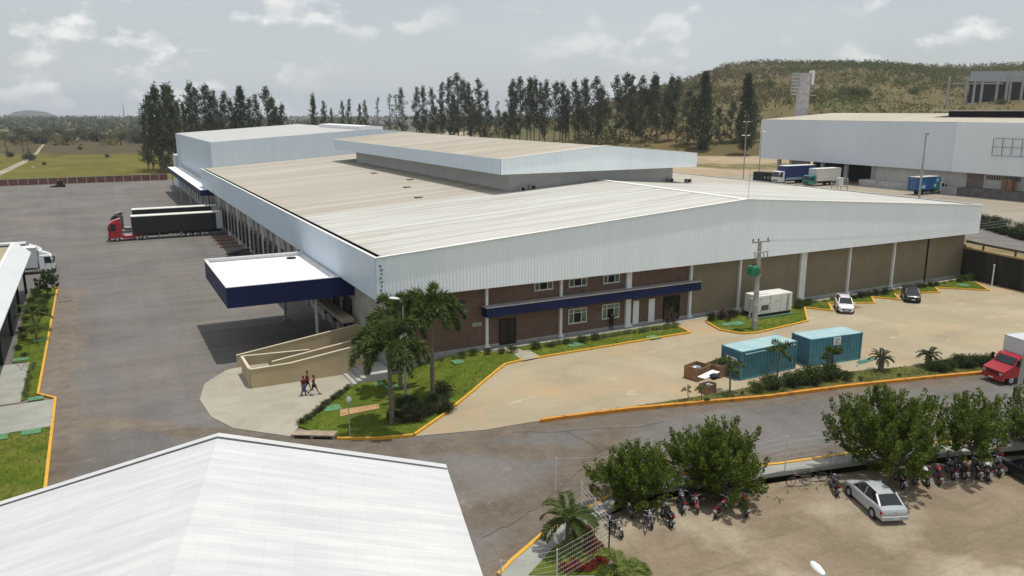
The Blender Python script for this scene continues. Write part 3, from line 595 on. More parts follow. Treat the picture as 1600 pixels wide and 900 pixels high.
# ---- entrance canopy
cn = thing('entrance_canopy', 'big square canopy with navy blue edges and bright white top on two posts', 'canopy')
cx0, cy0, cy1, cz0, cz1 = 9.8, 76.6, 92.5, 4.27, 6.3
mb = MB(); mb.box(cx0+.4, 22.08, cy0+.4, cy1-.4, cz1-.45, cz1-.3); mb.build('white_deck', WBRIGHT, cn)
mb = MB(); mb.box(cx0, 22.09, cy0, cy0+.12, cz0, cz1-.05); mb.box(cx0, 22.09, cy1-.12, cy1, cz0, cz1-.05); mb.box(cx0, cx0+.12, cy0+.13, cy1-.13, cz0, cz1-.05); mb.build('blue_edge', BLUE, cn)
mb = MB(); mb.box(cx0-.02, 20.7, cy0-.02, cy0+.32, cz1-.048, cz1); mb.box(cx0-.02, 20.7, cy1-.32, cy1+.02, cz1-.048, cz1+.1); mb.box(cx0-.02, cx0+.32, cy0+.33, cy1-.33, cz1-.048, cz1)
mb.box(cx0+.12, cx0+.3, cy0+.13, cy1-.13, cz1-.3, cz1-.05); mb.box(cx0+.32, 20.7, cy1-.30, cy1-.13, cz1-.3, cz1-.05); mb.box(20.3, 20.65, cy0+.33, cy1-.33, cz1-.3, cz1-.1); mb.build('parapet', M('canopy_parapet', (.62, .62, .64), .6, .06, .6), cn)
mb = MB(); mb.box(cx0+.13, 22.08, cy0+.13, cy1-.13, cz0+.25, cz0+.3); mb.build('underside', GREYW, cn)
for x, y in ((18.25, 77.2), (17.9, 90.8)):
    mb = MB(); mb.tube([(x, y, -1.2), (x, y, cz0+.26)], .17, 12); mb.box(x-.3, x+.3, y-.3, y+.3, -1.2, -.95); mb.build('post', GREYW, cn, True)
mb = MB(); mb.tube([(18.9, 90.6, cz1-.3), (18.9, 90.6, cz1-.18)], .55, 12); mb.build('roof_drain', DARK, cn)
p_, q_ = onX(503, 470, 21.0), onX(544, 501, 21.0)
mb = MB(); mb.bar((21.0, p_.y, p_.z), (21.0, q_.y, q_.z), 1.2, .45); tag(mb.build('dock_stair', M('beige_stair', (.34, .29, .21), .85, .1)), 'beige slanted stair flight under the blue entrance canopy', 'stair')
mb = MB(); mb.prism(PZ(-1.5, (-20, 277), (12, 262), (34, 252), (46, 245), (56, 238), (60, 232), (66, 226), (70, 226), (64, 233), (60, 240), (50, 248), (38, 256), (16, 267), (-20, 284)), -1.5, -1.42); struct(mb, 'field_path', M('pale_track_soil', (.30, .25, .18), .95, .2, .1))
# ---- access ramp and steps
rp = thing('access_ramp', 'beige switchback access ramp with pale topped walls beside the canopy', 'ramp')
def wallseg(x0, y0, x1, y1, za, zb, t=.18):
    """rendered wall with a sloping top and a coping"""
    d = Vector((x1-x0, y1-y0)).normalized(); nrm = Vector((-d.y, d.x))*t/2
    A = [(x0-nrm.x, y0-nrm.y), (x1-nrm.x, y1-nrm.y), (x1+nrm.x, y1+nrm.y), (x0+nrm.x, y0+nrm.y)]; zt = [za, zb, zb, za]
    mw.add([(*a, -1.25) for a in A]+[(*a, z) for a, z in zip(A, zt)], [(3, 2, 1, 0), (4, 5, 6, 7), (0, 1, 5, 4), (1, 2, 6, 5), (2, 3, 7, 6), (3, 0, 4, 7)])
    mc_.bar((x0, y0, za+.035), (x1, y1, zb+.035), t+.07, .06)
mw = MB(); mc_ = MB()
wallseg(10.2, 68.55, 13.7, 68.55, .55, .62); wallseg(13.7, 68.55, 20.5, 68.55, .62, 1.45)
wallseg(10.2, 68.8, 10.2, 72.9, .53, .53); wallseg(10.3, 73.0, 16.2, 72.2, .5, .5)
wallseg(12.5, 70.9, 21.9, 71.2, .25, 1.35); wallseg(10.05, 75.2, 21.9, 75.3, .0, 1.5); wallseg(21.95, 71.4, 21.95, 75.1, 1.4, 1.4)
mw.build('ramp_wall', RAMPB, rp); mc_.build('coping', CAP, rp)
mb = MB(); mb.prism([(10.3, 68.7), (20.5, 68.7), (20.5, 70.8), (10.3, 70.8)], -1.25, lambda x, y: -.35+(x-10.3)*.05); mb.prism([(10.3, 73.2), (21.8, 73.2), (21.8, 75.1), (10.3, 75.1)], -1.25, lambda x, y: -1.15+(x-10.3)*.06); mb.prism([(10.3, 70.82), (12.4, 70.82), (12.4, 72.6), (10.3, 72.8)], -1.25, -.33); mb.build('ramp_floor', APRON, rp)
mb = MB()
for k in range(4): mb.box(18.3+k*.42, 21.9, 65.2, 68.42, -1.25 if k == 0 else -1.02+.2*(k-1), -1.02+.2*k)
st = tag(mb.build('steps', GREYW), 'short flight of grey concrete steps rising beside the beige ramp', 'steps')
# yard wall behind
yw = thing('boundary_wall', 'long low red brick yard wall with pale posts at the field edge', 'wall')
RB = M('red_block_wall', (.21, .095, .075), .9, .18, .6)
mb = MB(); mb.bar((-70, 302.5, -.4), (22.5, 304, -.4), .2, 2.2); mb.build('brick_panel', RB, yw)
for k in range(34):
    t = k/33; x = -70+92.5*t; y = 302.4+1.5*t; mb = MB(); mb.box(x-.14, x+.14, y-.25, y-.11, -1.5, 1.0); mb.build('post', GREYW, yw)
mb = MB(); mb.bar((-70, 302.4, .76), (22.5, 303.9, .76), .26, .1); mb.build('coping', GREYW, yw)
# ---- stained retaining wall with rail on the right
rw = thing('retaining_wall', 'tall black stained retaining wall below the upper road', 'wall')
g = NT('black_stained_concrete'); s_ = g.ramp(g.noise(.5, 6, .65, g.mapp((1, 1, .22))), .35, .75, (.016, .014, .012), (.085, .068, .052)); STAIN = g.done(s_, .9)
mb = MB()
for a, b in zip(TL[:3], TL[1:4]):
    d_ = (b-a).normalized(); n_ = Vector((-d_.y, d_.x))*.16
    mb.prism([a+n_*.1, b+n_*.1, b+n_*2, a+n_*2], -.2, TZ-.35)
mb.build('stained_face', STAIN, rw)
mb = MB(); mc_ = MB()
for a, b in zip(TL[:3], TL[1:4]):
    mb.bar((a.x, a.y, TZ-.1), (b.x, b.y, TZ-.1), .5, .22)
    mc_.bar((a.x, a.y, TZ+.75), (b.x, b.y, TZ+.75), .12, .28)
mb.build('coping', M('ochre_coping', (.40, .28, .14), .9, .15, 1.), rw)
kk = 0
for a, b in zip(TL[:3], TL[1:4]):
    n_ = max(1, int((b-a).length/3.4))
    for i in range(n_):
        q = a+(b-a)*(i+.5)/n_; mc_.box(q.x-.1, q.x+.1, q.y-.1, q.y+.1, TZ, TZ+.8)
mc_.build('guard_rail', M('rusty_rail', (.10, .065, .05), .8, .2, 2), rw)
lp = MB(); p = at(1556, 446, 0); lp.tube([(p.x-.9, p.y, 0), (p.x-.9, p.y, 2.9)], .09, 8); lp.tube([(p.x-.9, p.y, 2.82), (p.x-1.2, p.y-.1, 2.86)], .07, 6)
tag(lp.build('bollard_light', WHITE, None, True), 'thin white post standing before the black stained wall', 'post')
# ================================================================ foreground white roof (turned 14.8 degrees)
fa = R(14.8); fd = Vector((math.sin(fa), math.cos(fa))); fp = Vector((fd.y, -fd.x))
fe = at(697, 727, 6.0); fr = Vector((3.69, 35.05, 8.54)); hw = 10.07
fb = thing('white_roof_shed', 'white ridged metal roof shed cropped by the lower left frame edge', 'shed', (fr.x, fr.y, 0), -fa)   # local: +y away along the ridge
g = NT('white_ribbed_roof'); tcn = g.t.nodes.new('ShaderNodeTexCoord'); sp = g.t.nodes.new('ShaderNodeSeparateXYZ'); g.l(tcn.outputs['Object'], sp.inputs[0])
wv = g.t.nodes.new('ShaderNodeTexWave'); wv.bands_direction = 'Y'; wv.inputs['Scale'].default_value = 1.15; g.l(tcn.outputs['Object'], wv.inputs['Vector'])
mpn = g.t.nodes.new('ShaderNodeMapping'); mpn.inputs['Scale'].default_value = (.09, 2.2, 1); g.l(tcn.outputs['Object'], mpn.inputs[0])
c = g.mix(g.ramp(g.noise(1., 5, .6, mpn.outputs[0]), .35, .7), (.50, .51, .51), (.61, .61, .605)); c = g.mix(.5, c, g.ramp(g.noise(.15, 5, .6), .3, .7, (.93, .94, .95), (1.04, 1.03, 1.02)), 'MULTIPLY')
jt = g.brick(tcn.outputs['Object'], 1., (1, 1, 1), (.975, .975, .98), (.90, .905, .91), .015, 1.02, 8.); c = g.mix(.8, c, jt[0], 'MULTIPLY'); g.bump(wv.outputs[1], .16, .04); FROOF = g.done(c, .45, .4)
def fz(x): return 8.54-2.54*abs(x)/hw
mb = MB(); LN = 33
mb.add([(-hw, -.5, fz(hw)), (0, -.5, 8.54), (hw, -.5, fz(hw)), (hw, -LN, fz(hw)), (0, -LN, 8.54), (-hw, -LN, fz(hw)), ], [(0, 1, 4, 5), (1, 2, 3, 4)]); mb.build('roof', FROOF, fb)
mb = MB(); mb.add([(-hw, 0, fz(hw)+.05), (0, 0, 8.6), (hw, 0, fz(hw)+.05), (hw, -.42, fz(hw)+.05), (0, -.42, 8.6), (-hw, -.42, fz(hw)+.05)], [(0, 1, 4, 5), (1, 2, 3, 4)])
mb.add([(-hw, 0, 5.2), (hw, 0, 5.2), (hw, 0, fz(hw)+.05), (0, 0, 8.6), (-hw, 0, fz(hw)+.05)], [(0, 1, 2, 3, 4)]); mb.build('gable_trim', FROOF, fb)
mb = MB(); mb.add([(-hw, -.42, fz(hw)+.02), (0, -.42, 8.56), (hw, -.42, fz(hw)+.02), (hw, -.47, fz(hw)+.02), (0, -.47, 8.56), (-hw, -.47, fz(hw)+.02)], [(0, 1, 4, 5), (1, 2, 3, 4)]); mb.build('roof_gap', M('grey_gap', (.16, .18, .21), .8), fb)
mb = MB(); mb.prism([(-9.6, -.6), (9.6, -.6), (9.6, -LN+.5), (-9.6, -LN+.5)], -1.2, 5.9); mb.build('wall', WHITE, fb)
# ---- shed at the left edge: sloping white eaves band round a beige roof
ez = 4.0; e1 = at(48.5, 394, ez); t1 = onY(24, 378, e1.y); Y0 = 55
ls = thing('side_shed', 'low shed with white sloping eaves and beige roof at the left edge', 'shed')
SHW = M('shed_eaves_paint', (.62, .65, .66), .6, .06, .4)
mb = MB(); mb.add([(e1.x, Y0, ez), (e1.x, e1.y, ez), (t1.x, e1.y, t1.z), (t1.x, Y0, t1.z), (e1.x, Y0, ez-.12), (e1.x, e1.y, ez-.12)], [(0, 1, 2, 3), (0, 4, 5, 1)])
mb.add([(t1.x-12, e1.y, t1.z), (t1.x-12, e1.y, ez-.12), (e1.x, e1.y-.003, ez-.12), (t1.x, e1.y-.003, t1.z)], [(0, 1, 2, 3)])
mb.box(t1.x-.45, t1.x-.02, Y0, e1.y-1.2, t1.z-.25, t1.z); mb.box(t1.x-12, t1.x-.02, e1.y-1.1, e1.y-.02, t1.z-.25, t1.z); mb.build('eaves', SHW, ls)
mb = MB(); mb.box(t1.x-12, t1.x-.46, Y0, e1.y-1.21, t1.z-.6, t1.z-.45); mb.build('roof', M('shed_roof_sheet', (.34, .29, .19), .85, .15, .5, stretch=(1, .2, 1)), ls)
for k in range(6):
    mb = MB(); mb.box(e1.x-1.2, e1.x-.9, Y0+8+k*11.5, Y0+8.3+k*11.5, -1.25, ez-.1); mb.build('post', DARK, ls)
mb = MB(); mb.box(t1.x-11.5, t1.x-1.5, Y0+1, e1.y-1.5, -1.25, ez+.2); mb.build('wall', GREYW, ls)
# ================================================================ warehouse on the upper terrace
WX = 169.5; _c = onX(1190, 187, WX); _d = onX(1190, 247, WX); WY1 = _c.y; WY2 = onX(1489, 264, WX).y
wh = thing('terrace_warehouse', 'large grey clad warehouse with beige roof on the higher ground at right', 'warehouse')
WCL = mat_sheet('grey_blue_cladding', (.63, .675, .74), 'Y', .6, .05); WCL2 = mat_sheet('lighter_cladding', (.72, .76, .80), 'Y', .6, .05)
z0, z1 = _d.z, _c.z
rg = onY(1300, 176.5, WY1); rx, rzz = rg.x, rg.z
mb = MB(); mb.box(WX, WX+.3, WY2+.02, WY1, z0, z1); mb.prism([(WX+.31, WY1-.25), (rx, WY1-.25), (rx, WY1), (WX+.31, WY1)], z0, lambda x, y: z1+(x-WX)*(rzz-z1)/(rx-WX)); mb.build('grey_cladding', WCL, wh)
mb = MB(); mb.prism([(WX-.5, 60), (WX+.3, 60), (WX+.3, WY2), (WX-.5, WY2)], z0, z1+.1); mb.build('pale_cladding', WCL2, wh)
rg = onY(1300, 176.5, WY1); rx, rzz = rg.x, rg.z
mb = MB(); mb.add([(WX+.1, 60, z1+.06), (rx, 60, rzz), (rx, WY1, rzz), (WX+.1, WY1, z1+.06), (2*rx-WX, 60, z1), (2*rx-WX, WY1, z1)], [(0, 1, 2, 3), (1, 4, 5, 2)])
g = NT('banded_beige_roof'); bkk = g.brick(g.mapp(), 1., (.44, .40, .33), (.41, .37, .30), (.17, .15, .12), .05, 400, 10.4); cc = g.mix(.5, bkk[0], g.ramp(g.noise(.3, 5, .6), .3, .7, (.85, .85, .85), (1.1, 1.1, 1.1)), 'MULTIPLY'); mb.build('roof', g.done(cc, .8), wh)
q = onX(1465, 172, WX+16)
mb = MB(); mb.box(WX+14, WX+40, 55, q.y, q.z-.25, q.z+.1); mb.build('ridge_monitor', M('monitor_deck', (.40, .37, .30), .8, .1), wh)
mb = MB(); mb.box(WX+16, WX+38, 56, q.y-3, q.z-1.6, q.z-.26); mb.build('monitor_void', DARK, wh)
WLW = M('dirty_white_wall', (.50, .485, .46), .85, .12, .5); bx = WX+1.6
def seg(name, mat, ya, yb, za, zb, x0=bx, x1=bx+.3): mb = MB(); mb.box(x0, x1, ya, yb, za, zb); return mb.build(name, mat, wh)
def wy(px): return onX(px, 290, bx).y
seg('lower_wall', WLW, wy(1509), wy(1365), TZ, z0+.3); seg('lower_wall', WLW, 60, wy(1536), TZ, z0+.3)
seg('shutter', M('brown_shutter', (.21, .17, .155), .8, .12, 1.), wy(1535.5), wy(1509.5), TZ, z0+.25, bx+.1)
seg('deep_bay', DARK, wy(1364.8), wy(1232), TZ, z0+.2, bx+9, bx+9.3)
for p in (1215, 1234, 1283, 1320, 1363): y = wy(p); seg('column', GREYW, y-.5, y+.5, TZ, z0+.25, bx-.3, bx+.29)
seg('bay_wall', M('bay_grey_wall', (.21, .21, .22), .85, .1), wy(1262), wy(1236), TZ, z0+.25)
seg('platform', M('scuffed_platform', (.40, .40, .40), .85, .2, .8), wy(1510), wy(1355), TZ, TZ+1.6, bx-3.2, bx-.01)
seg('platform', M('dirty_platform', (.13, .12, .115), .9, .3, .6), 62, wy(1512), TZ, TZ+1.8, bx-3.2, bx-.01)
for k in range(14):
    y = wy(1541+k*3.9); mb = MB(); mb.box(bx-.05, bx-.004, y-.18, y+.18, 7.9, 8.8); mb.build('vent', M('vent_dark', (.11, .095, .085), .9), wh)
mb = MB()
a_, b_ = onX(1553, 216, WX-.9), onX(1556, 243, WX-.9)
for k in range(6): y = a_.y-k*2.0; mb.bar((WX-.9, y, a_.z), (WX-.9, y, b_.z), .09)
for z in (a_.z, b_.z, (a_.z+b_.z)/2): mb.bar((WX-.9, a_.y, z), (WX-.9, a_.y-10.2, z), .09)
for y in (a_.y, a_.y-10): mb.bar((WX-.9, y, b_.z), (WX-.5, y, b_.z), .08)
mb.build('sign_frame', M('rusty_frame', (.12, .12, .13), .7, .2), wh)
for k in range(2):
    st_ = MB(); ys = wy(1578+k*9)
    for j in range(9): st_.box(bx-2.4, bx-1.2, ys-.6, ys+.5, TZ+1.82+j*.26, TZ+1.95+j*.26); st_.box(bx-2.3, bx-1.3, ys-.5, ys+.4, TZ+1.951+j*.26, TZ+2.079+j*.26)
    tag(st_.build('pallet_stack', BROWNW), ['tall stack of brown pallets against the white terrace warehouse wall', 'second stack of brown pallets nearest the right frame edge'][k], 'pallet stack', 'pallets on the far platform')
# small white tank rack between the trucks
p = at(1311, 298, TZ)
tk = thing('tank_rack', 'small white tank standing in a pale rack beside the teal truck', 'tank', (p.x, p.y, TZ))
mb = MB(); mb.tube([(0, 0, 1.2), (0, 0, 3.0)], .75, 14); mb.build('tank', WHITE, tk, True)
mb = MB()
for x in (-1.6, 1.6):
    for y in (-.9, .9): mb.bar((x, y, 0), (x, y, 2.9), .14)
    for z in (.9, 1.6, 2.3, 2.9): mb.bar((x, -.9, z), (x, .9, z), .1)
for y in (-.9, .9):
    for z in (1.1, 2.9): mb.bar((-1.6, y, z), (1.6, y, z), .1)
mb.build('rack', GREYW, tk)
# dark shipping container by the far corner
p = at(1180, 284, TZ); q = at(1222, 287, TZ)
dc = MB(); dc.bar((p.x, p.y, TZ+1.35), (q.x, q.y, TZ+1.35), 2.5, 2.7); dco = dc.build('dark_container', M('dark_green_steel', (.018, .02, .018), .7, .2)); tag(dco, 'dark green container with pale letters at the far warehouse corner', 'container')
for k, ch in enumerate('EGB'):
    cu = bpy.data.curves.new('letter', 'FONT'); cu.body = ch; cu.size = .85; cu.extrude = .02; tmp = bpy.data.objects.new('t', cu); COL.objects.link(tmp)
    me = bpy.data.meshes.new_from_object(tmp.evaluated_get(bpy.context.evaluated_depsgraph_get())); bpy.data.objects.remove(tmp); me.materials.append(M('letter_white', (.6, .6, .58), .6))
    lo = link(me, 'lettering', dco); dd = (q-p).normalized(); pos = p+dd*(3.2+k*.9)+Vector((dd.y, -dd.x, 0))*1.28
    ang = math.atan2(dd.y, dd.x); lo.matrix_local = Matrix.Translation((pos.x, pos.y, TZ+1.1)) @ Matrix.Rotation(ang, 4, 'Z') @ Matrix.Rotation(math.pi/2, 4, 'X')
# ---- concrete tower with sign frames
p = at(1252, 189, TZ); D_ = 245; pp = uv((1252-800)/1268.7*D_, D_)
tw = thing('billboard_tower', 'tapering pale concrete tower with bare sign frames above the far roof', 'tower', (pp.x, pp.y, 0), -YAW)
zt = CAMH+(172.5-116)*D_/1268.7*1.0; m_per = D_/1268.7
mb = MB(); mb.loft([[(-1.9, -1.2, TZ), (1.5, -1.2, TZ), (1.5, 1.2, TZ), (-1.9, 1.2, TZ)], [(-1.45, -1, zt), (1.75, -1, zt), (1.75, 1, zt), (-1.45, 1, zt)]]); mb.build('shaft', M('chalky_tower_paint', (.46, .43, .44), .85, .18, .9), tw)
mb = MB()
for k in range(7): mb.bar((-3.6, -.6, zt-.2-k*1.0), (-1.5, -.6, zt-.2-k*1.0), .22, .5)
for x in (-3.6, -2.5): mb.bar((x, -.4, zt), (x, -.4, zt-6.4), .16)
mb.build('sign_frame', STEEL, tw)
mb = MB(); mb.box(1.95, 2.7, -1.3, 1.2, zt-3.4, zt+.7); mb.build('sign_panel', WHITE, tw)
mb = MB()
for k in range(5): mb.bar((1.75, .2, zt-.6-k*1.2), (2.9, .2, zt-.6-k*1.2), .14)
mb.bar((1.9, 0, zt-6.3), (4, 0, zt-6.6), .2); mb.build('sign_bracket', STEEL, tw)
# ---- unfinished concrete frame on the hill
D_ = 455; bz = hillz((1540-800)/1268.7*D_, D_)-.6; pp = uv((1540-800)/1268.7*D_, D_)
ru = thing('concrete_frame', 'unfinished grey concrete building frame on the hill at the upper right', 'building frame', (pp.x, pp.y, bz), -YAW)
k_ = D_/1268.7
for px, top in ((1481, 109), (1506, 108), (1530, 112), (1555, 113), (1570, 104), (1577, 110), (1594, 105), (1518, 117)):
    mb = MB(); x = (px-1540)*k_; mb.box(x-.5, x+.5, -.5+(px % 3), .5+(px % 3), -4, (148-top)*k_+1.5); mb.build('column', GREYW, ru)
for x0, x1, yy, z in ((1481, 1562, 0, 11.4), (1520, 1600, 1.5, 12.6), (1570, 1600, 3, 14.6)):
    mb = MB(); mb.box((x0-1540)*k_, (x1-1540)*k_, yy-.3, yy+.3, z, z+.7); mb.build('beam', GREYW, ru)
mb = MB(); mb.prism([(-7, 8), (70, 8), (90, 40), (12, 40)], lambda x, y: 12.9, lambda x, y: 13.2+max(0, (y-8)/32)*7.0); mb.build('roof', M('slate_roof', (.055, .06, .068), .8, .1), ru)
mb = MB(); mb.prism([(-5.5, 9), (70, 9), (88, 39), (13, 39)], -6, 12.85); mb.build('dark_interior', DARK, ru)
# small white blocks of the town behind the trees
rnd = random.Random(5)
for k, (px, wpx, top, D_) in enumerate(((448, 20, 184, 1400), (466, 10, 182, 1500), (478, 18, 183, 1450), (600, 60, 183, 1200), (690, 70, 182, 1250), (640, 40, 186, 1100), (375, 14, 187, 1300), (1035, 30, 196, 700), (950, 24, 193, 800))):
    b = thing('distant_building', ['small white block among the far trees, first in the gap', 'narrow grey tower block in the far tree gap', 'low white block beside the tower block far off', 'long low white industrial shed behind the thin trees', 'broad white shed roof glimpsed between far trees', 'small white house below the long far shed', 'tiny white block seen through the left tree clump', 'pale far house seen between the trunks at right', 'little white far house right of the centre trees'][k], 'building', uv((px-800)/1268.7*D_, D_, -1.5), -YAW, 'white buildings far behind the trees')
    hh = (172.5-top)*D_/1268.7+CAMH+1.5; ww = wpx*D_/1268.7
    mb = MB(); mb.box(-ww/2, ww/2, -8, 8, 0, hh); mb.build('wall', M('far_white_wall', (.55, .54, .53), .9, .1, .1), b)
    mb = MB(); mb.prism([(-ww/2-.5, -8.5), (ww/2+.5, -8.5), (ww/2+.5, 8.5), (-ww/2-.5, 8.5)], hh, lambda x, y: hh+1.6-abs(y)*.15); mb.build('roof', M('far_grey_roof', (.38, .36, .35), .9), b)
    for j in range(max(2, int(ww/8))):
        x = -ww/2+ww*(j+.5)/max(2, int(ww/8)); mb = MB(); mb.box(x-1, x+1, -8.06, -8.01, hh*.6, hh*.6+1.6); mb.build('window', DARK, b)
mb = MB(); p = uv((193-800)/1268.7*2300, 2300); mb.tube([(p.x, p.y, -1.5), (p.x, p.y, 42)], [2.4, .7], 5); tag(mb.build('radio_mast', GREYW), 'thin radio mast on the far horizon at left', 'mast')

# ================================================================ poles and lamps
def lamp_post(x, y, z, h, label, heads, tilt=0, rad=.11, name='street_lamp', mat=STEEL):
    t = thing(name, label, 'lamp', (x, y, z))
    mb = MB(); mb.tube([(0, 0, 0), (tilt*.5, 0, h*.5), (tilt, 0, h)], [rad, rad*.85, rad*.6], 9); mb.build('pole', mat, t, True)
    for a in heads:
        dx, dy = math.cos(a), math.sin(a)
        mb = MB(); mb.tube([(tilt, 0, h-.1), (tilt+dx*.35, dy*.35, h+.06)], .045, 6); ar = mb.build('arm', mat, t)
        mb = MB(); rings = []
        for u, w_, hh in ((.25, .06, .05), (.4, .15, .1), (.75, .19, .12), (1.05, .12, .08), (1.12, .03, .03)):
            c = Vector((tilt+dx*u, dy*u, h+.06+.1*u)); rings.append([c+Vector((-dy, dx, 0))*w_*math.cos(b)+Vector((0, 0, 1))*hh*math.sin(b) for b in np.linspace(0, 2*math.pi, 8, endpoint=False)])
        mb.loft(rings); mb.build('lamp_head', WHITE, t, True)
    return t
p = ag(634, 622); lamp_post(p.x, p.y, p.z+.1, 8.3, 'tall grey pole with two white floodlight heads among the palms', (R(150), R(10)))
p = ag(547, 684); t = thing('garden_lamp', 'short thin garden post with round white lamp on the palm lawn', 'lamp', (p.x, p.y, p.z+.1))
mb = MB(); mb.tube([(0, 0, 0), (0, 0, 2.75)], .035, 7); mb.build('pole', STEEL, t)
mb = MB(); mb.blob((0.05, 0, 2.9), .19, .19, .26, 3, 12, 7, .02); mb.build('lamp_head', WHITE, t, True)
p = at(1576, 697, -.55); lamp_post(p.x, p.y, -.6, 8.1, 'grey street lamp pole rising before the red truck at right', (R(205),), .45, .2, mat=GREYW)
hd = at(1277, 884, 4.6); lamp_post(hd.x-.2, hd.y-.72, -.6, 5.0, 'white lamp head cropped by the bottom frame edge over the dirt parking', (R(76),), 0, .07)
p = at(60, 288, -1.2); lamp_post(p.x, p.y, -1.2, 5.6, 'thin pale lamp post by the far red wall', (R(180),), -.2, .1, mat=GREYW)
for px, yb, yt, lab in ((1161, 284, 215, 'slim pole with lamp standing right of the far cleared ground'), (1162, 262, 194, 'farther slim lamp pole behind the other on the cleared ground'), (1185, 283, 210, 'short white pole by the corner of the terrace warehouse'), (978, 237, 213, 'small double lamp above the roof monitor far behind')):
    p = at(px, yb, TZ); hh = (yb-yt)/1268.7*math.hypot(p.x, p.y); lamp_post(p.x, p.y, TZ, hh, lab, (R(150), R(-30)) if yt != 210 else (R(-30),), 0, .14, mat=GREYW)
def power_pole(x, y, z, h, label, rz=0, trafo=True):
    t = thing('power_pole', label, 'pole', (x, y, z), rz)
    mb = MB(); mb.loft([[(-a, -b, zz), (a, -b, zz), (a, b, zz), (-a, b, zz)] for a, b, zz in ((.26, .18, 0), (.16, .11, h))]); mb.build('pole', GREYW, t)
    mb = MB(); mb.box(-1.25, 1.25, -.2, -.1, h-.2, h-.06); ca = mb.build('crossarm', GREYW, t)
    for x_ in (-1.1, -.35, .95):
        mb = MB(); mb.tube([(x_, -.15, h-.05), (x_, -.15, h+.12), (x_, -.15, h+.26)], [.04, .09, .05], 7); mb.build('insulator', M('glazed_brown', (.10, .05, .035), .3), ca)
    if trafo:
        mb = MB(); mb.box(-1.0, 1.0, -.3, -.2, h-1.25, h-1.12); c2 = mb.build('crossarm', GREYW, t)
        for x_ in (-.85, .35, .85):
            mb = MB(); mb.tube([(x_, -.28, h-1.3), (x_+.05, -.3, h-1.8)], [.07, .05], 7); mb.build('fuse_cutout', M('grey_porcelain', (.30, .30, .31), .4), c2)
        mb = MB(); mb.box(-.98, -.32, -.42, .42, h-3.65, h-2.6); tr_ = mb.build('transformer', M('green_transformer', (.05, .27, .15), .5, .1), t, bevel=.04)
        mb = MB()
        for j in range(8): mb.box(-.95+j*.085, -.92+j*.085, -.62, -.425, h-3.5, h-2.75)
        for j in range(6): mb.box(-1.18, -.985, -.36+j*.14, -.33+j*.14, h-3.5, h-2.75)
        mb.build('cooling_fins', M('green_transformer', (.05, .27, .15)), tr_)
        for j in range(3): mb = MB(); mb.tube([(-.85+j*.2, 0, h-2.6), (-.85+j*.2, 0, h-2.3)], [.06, .03], 7); mb.build('bushing', M('glazed_brown', (.1, .05, .035)), tr_)
        for j in range(4): mb = MB(); mb.box(-.30, .30, -.22, .22, .9+j*1.6, .97+j*1.6); mb.build('steel_band', STEEL, t)
        mb = MB(); mb.tube([(-.32, -.1, .1), (-.28, -.1, h-3.6)], .06, 7); mb.build('conduit', GREYW, t)
    return t
p = at(1178, 514, .1); power_pole(p.x, p.y, .1, 9.4, 'square concrete power pole with green transformer beside the white generator')
p = at(1436, 309, TZ); power_pole(p.x, p.y, TZ, 13.4, 'slim power pole with crossarm before the terrace warehouse', R(50), False)
# wires from the near power pole to the right
mb = MB()
a = Vector((p.x, p.y, 0)); s0 = at(1178, 514, .1)
for k in range(3):
    A = Vector((s0.x-1+k*1.0, s0.y-.2, 9.5)); B = Vector((103+k*.6, 58+k*1.5, 8.6)); mb.tube([A.lerp(B, t_)-Vector((0, 0, 4*.5*t_*(1-t_))) for t_ in np.linspace(0, 1, 9)], .012, 4)
tag(mb.build('overhead_wires', M('wire_grey', (.28, .28, .28), .6)), 'thin overhead wires running right from the transformer pole', 'wires')

